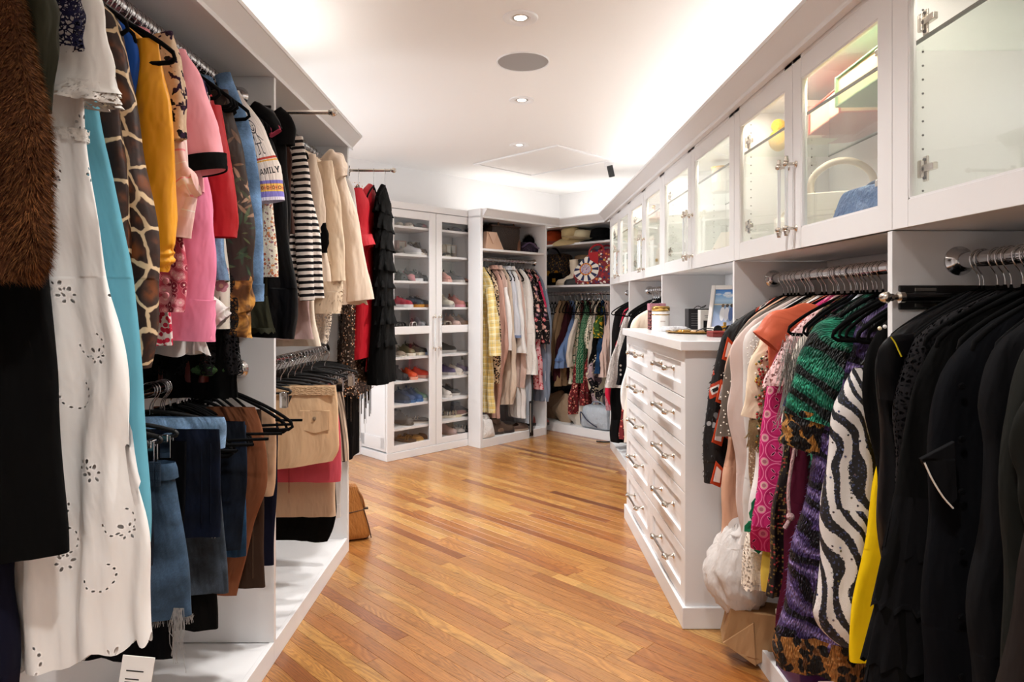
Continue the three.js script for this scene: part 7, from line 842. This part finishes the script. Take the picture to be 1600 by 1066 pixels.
{ const t = thing('picture_frame', 'white picture frame with a beach photograph leaning on the dresser', 'picture frame', [1.09, TOP + 0.004, -3.34], -0.75); const h = new THREE.Group(); h.name = 'frame'; t.add(h); h.rotation.x = -0.26; const W = 0.19, H = 0.245, b = 0.022;
  P(h, 'moulding', merge([rbox(-W / 2, -W / 2 + b, 0, H, 0, 0.018, 0.003), rbox(W / 2 - b, W / 2, 0, H, 0, 0.018, 0.003), rbox(-W / 2 + b, W / 2 - b, 0, b, 0, 0.018, 0.003), rbox(-W / 2 + b, W / 2 - b, H - b, H, 0, 0.018, 0.003)]), C('#efedeb', 0.35));
  const ph = canvasTex(256, 340, (g, w, hh) => { const gr = g.createLinearGradient(0, 0, 0, hh); gr.addColorStop(0, '#3f7fd0'); gr.addColorStop(0.3, '#a9cdec'); gr.addColorStop(0.42, '#7fa6cc'); gr.addColorStop(0.6, '#8ea9cf'); gr.addColorStop(1, '#a9b6d8'); g.fillStyle = gr; g.fillRect(0, 0, w, hh); for (let i = 0; i < 9; i++) { g.fillStyle = 'rgba(255,255,255,0.5)'; g.beginPath(); g.ellipse(rnd() * w, 30 + rnd() * 60, 30, 9, 0, 0, 6.3); g.fill(); } g.fillStyle = '#c9c3b4'; g.fillRect(0, 130, w, 12); for (const [x, c, d] of [[88, '#e8eef8', '#6a5848'], [128, '#dfe6f4', '#3c3430'], [170, '#4a6cae', '#3a3230']]) { g.fillStyle = c; g.beginPath(); g.ellipse(x, 220, 24, 62, 0, 0, 6.3); g.fill(); g.fillStyle = d; g.beginPath(); g.arc(x, 146, 15, 0, 6.3); g.fill(); } }, 1);
  const pl = new THREE.PlaneGeometry(W - 2 * b + 0.002, H - 2 * b + 0.002).translate(0, H / 2, 0.008); P(h, 'photograph', pl, new THREE.MeshStandardMaterial({ map: ph, roughness: 0.25 })); P(h, 'backing', rbox(-W / 2 + 0.004, W / 2 - 0.004, 0.004, H - 0.004, 0.001, 0.006, 0.001), C('#3a332c')); P(t, 'easel_leg', rbox(-0.02, 0.02, 0, 0.16, -0.07, -0.064, 0.002), C('#3a332c')); }
{ const t = thing('jewellery_tray', 'round brass tray holding bracelets on the dresser top', 'tray', [0.93, TOP, -3.30]); P(t, 'tray_base', lathe([[0, 0.003], [0.135, 0.003], [0.15, 0.011], [0.152, 0.010], [0.138, 0.0], [0, 0]], 40), M.brassy); }
for (const [x, z, r, c, lab] of [[0.88, -3.33, 0.034, M.brassy, 'thin gold bangle on the left of the brass tray'], [0.93, -3.27, 0.03, C('#c9a27c', 0.3), 'rose bangle at the front of the brass tray'], [0.98, -3.32, 0.035, C('#2a211c', 0.3), 'dark bangle on the right of the brass tray'], [0.95, -3.38, 0.03, M.nickel, 'silver bangle at the back of the brass tray']]) single('bangle', lab, 'bangle', new THREE.TorusGeometry(r, 0.005, 8, 28).rotateX(Math.PI / 2), c, [x, TOP + 0.009, z]);
{ const t = thing('perfume_bottle', 'small gold perfume bottle in front of the picture frame', 'bottle', [1.03, TOP, -3.16]); P(t, 'bottle_body', rbox(-0.018, 0.018, 0, 0.04, -0.012, 0.012, 0.004, 2), C('#b8862c', 0.2)); P(t, 'cap', cyl(0.008, 0.008, 0.018, 14).translate(0, 0.049, 0), M.brassy); }
{ const t = thing('sunglasses', 'black sunglasses lying on the near corner of the dresser top', 'sunglasses', [0.98, TOP + 0.002, -3.02], 0.4); for (const s of [-1, 1]) { P(t, 'lens', new THREE.SphereGeometry(0.027, 16, 10).scale(1, 0.85, 0.18).translate(s * 0.034, 0.024, 0), C('#101012', 0.12)); P(t, 'temple', tube([[s * 0.062, 0.03, 0], [s * 0.066, 0.03, -0.06], [s * 0.062, 0.015, -0.12]], 0.0025, 10, 5), M.black); } P(t, 'bridge', tube([[-0.01, 0.03, 0.004], [0, 0.034, 0.006], [0.01, 0.03, 0.004]], 0.0025, 6, 5), M.black); }
{ const t = thing('ring_box', 'flat red jewellery box at the near edge of the dresser top', 'box', [0.93, TOP, -2.92], 0.2); P(t, 'box_body', rbox(-0.05, 0.05, 0, 0.018, -0.03, 0.03, 0.003), C('#7c2622', 0.4)); P(t, 'lid', rbox(-0.05, 0.05, 0.018, 0.026, -0.03, 0.03, 0.003), C('#8f2d28', 0.4)); }
// ================================================================ display cabinet contents
const SHG = 1.887, BOT = 1.491;
{ const t = thing('boxed_book', 'red-edged book standing on the lit glass shelf', 'book', [1.02, SHG, -2.14], -0.1); P(t, 'pages', rbox(0.004, 0.15, 0.006, 0.082, -0.13, 0.13, 0.002), C('#ead9b8')); P(t, 'cover', merge([rbox(0, 0.155, 0, 0.006, -0.135, 0.135, 0.002), rbox(0, 0.155, 0.082, 0.088, -0.135, 0.135, 0.002), rbox(-0.002, 0.004, 0, 0.088, 0.128, 0.135, 0.001), rbox(-0.002, 0.004, 0, 0.088, -0.135, -0.128, 0.001)]), C('#b03a2c')); }
{ const t = thing('boxed_book', 'green-edged cream box at the near end of the lit glass shelf', 'box', [0.96, SHG, -1.80], -0.05); P(t, 'pages', rbox(0.006, 0.24, 0.006, 0.085, -0.15, 0.15, 0.002), C('#e0c48c')); P(t, 'cover', merge([rbox(0, 0.245, 0, 0.006, -0.155, 0.155, 0.002), rbox(0, 0.245, 0.085, 0.091, -0.155, 0.155, 0.002), rbox(-0.002, 0.006, 0, 0.091, 0.148, 0.155, 0.001), rbox(-0.002, 0.006, 0, 0.091, -0.155, -0.148, 0.001)]), C('#6f9a6a')); }
{ const t = thing('white_box', 'plain cream box left of the red-edged book on the glass shelf', 'box', [1.10, SHG, -2.36]); P(t, 'box_body', rbox(-0.06, 0.06, 0, 0.13, -0.05, 0.05, 0.003), C('#eadfce')); P(t, 'lid', rbox(-0.062, 0.062, 0.11, 0.135, -0.052, 0.052, 0.003), C('#f0e8da')); }
{ const t = thing('soft_hat', 'dusty pink soft hat at the back of the glass shelf behind the books', 'hat', [1.17, SHG, -2.24]); P(t, 'crown', softBox(0.12, 0.07, 0.2, 0.3, 0.2), fab('#c98f90')); P(t, 'brim', softBox(0.15, 0.02, 0.28, 0.3), fab('#d0989a')); }
{ const t = thing('yellow_toy', 'small yellow plush at the far end of the books shelf', 'plush', [1.02, SHG, -2.50]); P(t, 'body', new THREE.SphereGeometry(0.035, 16, 12).scale(1, 1.2, 1).translate(0, 0.04, 0), fab('#e3b52c')); P(t, 'head', new THREE.SphereGeometry(0.026, 16, 12).translate(0, 0.095, 0), fab('#e3b52c')); }
{ const t = thing('handbag', 'white structured handbag with an arched handle behind the lit glass door', 'bag', [1.06, BOT, -2.10], -0.5); P(t, 'bag_body', softBox(0.26, 0.16, 0.10, 0.08, 0.12), C('#efeae2', 0.4)); P(t, 'flap', rbox(-0.12, 0.12, 0.09, 0.165, 0.045, 0.056, 0.006, 2), C('#e9e3da', 0.4)); P(t, 'handle', tube([[-0.09, 0.155, 0], [-0.085, 0.22, 0], [-0.03, 0.265, 0], [0.03, 0.265, 0], [0.085, 0.22, 0], [0.09, 0.155, 0]], 0.011, 30, 10), C('#d9cdbf', 0.4)); for (const x of [-0.09, 0.09]) P(t, 'ring', new THREE.TorusGeometry(0.014, 0.003, 8, 20).translate(x, 0.165, 0), M.brassy); P(t, 'clasp', rbox(-0.018, 0.018, 0.085, 0.105, 0.055, 0.06, 0.002), M.brassy); }
{ const t = thing('quilted_bag', 'rounded blue bag at the near end of the lit cabinet bottom', 'bag', [1.00, BOT, -1.78], 0.2); P(t, 'bag_body', softBox(0.16, 0.13, 0.24, 0.25, 0.3), fab('#35608f', { r: 0.5 })); P(t, 'strap', tube([[0, 0.11, -0.08], [0, 0.14, -0.03], [0, 0.14, 0.04], [0, 0.11, 0.08]], 0.006, 16, 6), C('#26486e')); }
{ const t = thing('small_bag', 'white small bag at the far end beside the near clear handles', 'bag', [1.08, BOT, -2.48], -0.4); P(t, 'bag_body', softBox(0.16, 0.14, 0.08, 0.15), C('#ece8e2', 0.45)); P(t, 'strap', tube([[-0.06, 0.13, 0], [-0.03, 0.17, 0], [0.03, 0.17, 0], [0.06, 0.13, 0]], 0.005, 14, 6), C('#d8d0c8')); }
{ const t = thing('beaded_clutch', 'sparkling beaded cylinder clutch on the glass shelf above the dresser', 'bag', [1.10, SHG, -3.44]); P(t, 'cylinder', lathe([[0, 0], [0.045, 0], [0.046, 0.004], [0.046, 0.13], [0, 0.132]], 28), pat(sequinTex([190, 170, 150], [236, 224, 208], [255, 250, 240], 0.12, 150, 24), { r: 0.25 })); P(t, 'rim', new THREE.TorusGeometry(0.046, 0.004, 8, 28).rotateX(1.57).translate(0, 0.13, 0), M.brassy); }
for (const [x, z, c, lab] of [[1.02, -4.70, '#d8a894', 'peach perfume bottle on the second far glass shelf'], [1.05, -4.58, '#c88878', 'taller rose perfume bottle on the second far glass shelf']]) { const t = thing('perfume_bottle', lab, 'bottle', [x, SHG, z]); P(t, 'bottle_body', lathe([[0, 0], [0.028, 0], [0.032, 0.02], [0.03, 0.07], [0.01, 0.085], [0.009, 0.1]], 20), C(c, 0.2)); P(t, 'stopper', new THREE.SphereGeometry(0.014, 14, 10).translate(0, 0.112, 0), M.brassy); }
{ const t = thing('grey_bag', 'grey handbag at the back of the farthest lit cabinet', 'bag', [1.1, SHG, -5.2]); P(t, 'bag_body', softBox(0.16, 0.13, 0.22, 0.15), fab('#77716e')); P(t, 'strap', tube([[0, 0.12, -0.07], [0, 0.17, -0.03], [0, 0.17, 0.03], [0, 0.12, 0.07]], 0.005, 14, 6), C('#5a5452')); }
{ const t = thing('clutch_bag', 'white tall bag at the bottom of the second far lit cabinet', 'bag', [1.06, BOT, -4.5]); P(t, 'bag_body', softBox(0.12, 0.2, 0.2, 0.1, 0.1), C('#e6e0d8', 0.5)); P(t, 'clasp', rbox(-0.07, -0.06, 0.1, 0.12, -0.02, 0.02, 0.002), M.brassy); }
{ const t = thing('black_strap', 'coiled black strap on the bottom of the nearest lit cabinet', 'strap', [0.99, BOT, -1.18]); P(t, 'strap', tube([[0, 0.006, 0.0], [0.03, 0.01, 0.08], [0.08, 0.02, 0.16], [0.02, 0.035, 0.22], [0.06, 0.05, 0.3]], 0.008, 24, 6), M.black); P(t, 'buckle', rbox(-0.012, 0.012, 0.0, 0.016, -0.03, 0.0, 0.003), M.steel); }
// ================================================================ on and around the right-hand deck
{ const t = thing('tulle_bundle', 'puffed white tulle skirt bundle resting on the brown paper bag', 'tulle', [0.83, 0.16, -2.40]); const mk = (rx, ry, rz, x, y, z, s) => { const g = new THREE.SphereGeometry(1, 48, 32), p = g.attributes.position; for (let i = 0; i < p.count; i++) { const a = V(p.getX(i), p.getY(i), p.getZ(i)), n = 1 + 0.22 * (fbm(a.x * 3 + s, a.y * 2 + a.z * 3 + 20, 999, 3, 4) - 0.5) + 0.022 * Math.sin(Math.atan2(a.z, a.x) * 19 + a.y * 5 + s + 4 * fbm(a.x * 2 + 9, a.y * 2 + 9, 999, 4, 2)) + 0.26 * (fbm(a.x * 6 + 30, a.y * 5 + a.z * 6 + 30, 999, 8, 3) - 0.5); p.setXYZ(i, a.x * rx * n * (a.y > 0 ? 1 - 0.35 * a.y : 1), a.y * ry * n, a.z * rz * n); } g.computeVertexNormals(); return g.translate(x, y, z); };
  P(t, 'outer_layer', mk(0.115, 0.165, 0.10, 0, 0.165, 0, 3), F_.tulle); P(t, 'inner_layer', mk(0.095, 0.14, 0.08, 0.005, 0.155, -0.005, 9), fab('#e2dad6', { transmission: 0.3, thickness: 0 })); P(t, 'gather', sleeveGeo([[0.07, 0.44, -0.02, 0.02, 0.015], [0.05, 0.36, -0.01, 0.035, 0.03], [0.02, 0.28, 0, 0.07, 0.06]], { fold: 0.2, k: 7 }), F_.tulle); }
{ const t = thing('paper_bag', 'crumpled brown paper bag wedged between dresser and deck', 'bag', [0.87, 0.045, -2.40], -0.25); t.rotation.z = -0.22; const g = extrude([[-0.10, 0.02], [0.02, -0.02], [0.14, 0.10], [0.12, 0.18], [-0.10, 0.14]], 0.10, 0.004).translate(0, 0, -0.02); P(t, 'bag_body', g, fab('#a5805a', { bs: 0.004, r: 0.8 })); P(t, 'fold', extrude([[-0.10, 0.02], [0.02, -0.022], [-0.02, 0.12]], 0.004, 0.002).translate(0, 0, 0.084), fab('#b58e66', { r: 0.8 })); }
{ const t = thing('storage_box', 'deep purple box standing on the deck under the beaded dress', 'box', [0.925, 0.073, -2.12]); P(t, 'box_body', rbox(-0.03, 0.14, 0, 0.125, -0.09, 0.09, 0.003), C('#4a1450', 0.45)); P(t, 'edge', rbox(-0.032, -0.029, 0, 0.126, -0.091, -0.084, 0.001), C('#2c2a2c')); }
{ const t = thing('storage_box', 'white box stacked on top of the purple box', 'box', [0.925, 0.199, -2.12]); P(t, 'box_body', rbox(-0.03, 0.14, 0, 0.065, -0.09, 0.09, 0.003), C('#ddd8d4', 0.5)); P(t, 'lid', rbox(-0.033, 0.143, 0.05, 0.07, -0.093, 0.093, 0.003), C('#e8e4e0', 0.5)); }
{ const t = thing('shoe_box', 'flat blue box on the deck below the purple fur hem', 'box', [0.93, 0.073, -1.74]); P(t, 'box_body', rbox(-0.03, 0.2, 0, 0.06, -0.08, 0.12, 0.003), C('#3f6ea6', 0.5)); P(t, 'lid', rbox(-0.033, 0.203, 0.045, 0.072, -0.083, 0.123, 0.003), C('#4a7cb4', 0.5)); }
{ const t = thing('glitter_box', 'small pink glitter box left of the blue box on the deck', 'box', [0.94, 0.073, -1.93]); P(t, 'box_body', rbox(-0.02, 0.1, 0, 0.09, -0.03, 0.05, 0.003), pat(sequinTex([206, 168, 168], [230, 206, 200], [170, 120, 124], 0.1, 160, 30))); P(t, 'lid', rbox(-0.022, 0.102, 0.07, 0.094, -0.032, 0.052, 0.003), C('#d9b4b2')); }
{ const t = thing('leather_bag', 'tan leather bag on the floor behind the left end panel', 'bag', [-0.93, 0.002, -3.62], 0.35); P(t, 'bag_body', softBox(0.30, 0.30, 0.16, 0.12, 0.55), fab('#a5692e', { r: 0.45, bs: 0.004 })); P(t, 'seam', merge([tube([[-0.1, 0.16, 0.056], [0.0, 0.155, 0.066], [0.1, 0.162, 0.054]], 0.003, 14, 5), tube([[0.1, 0.16, 0.054], [0.122, 0.08, 0.066], [0.138, 0.008, 0.07]], 0.003, 14, 5)]), C('#4a2c14')); P(t, 'strap', tube([[0.05, 0.29, 0.02], [0.09, 0.23, 0.045], [0.105, 0.17, 0.04]], 0.006, 12, 6), C('#8a5424')); P(t, 'zip_end', rbox(0.095, 0.125, 0.160, 0.17, 0.03, 0.05, 0.003), C('#3a2412')); }
renderer.render(scene, camera);
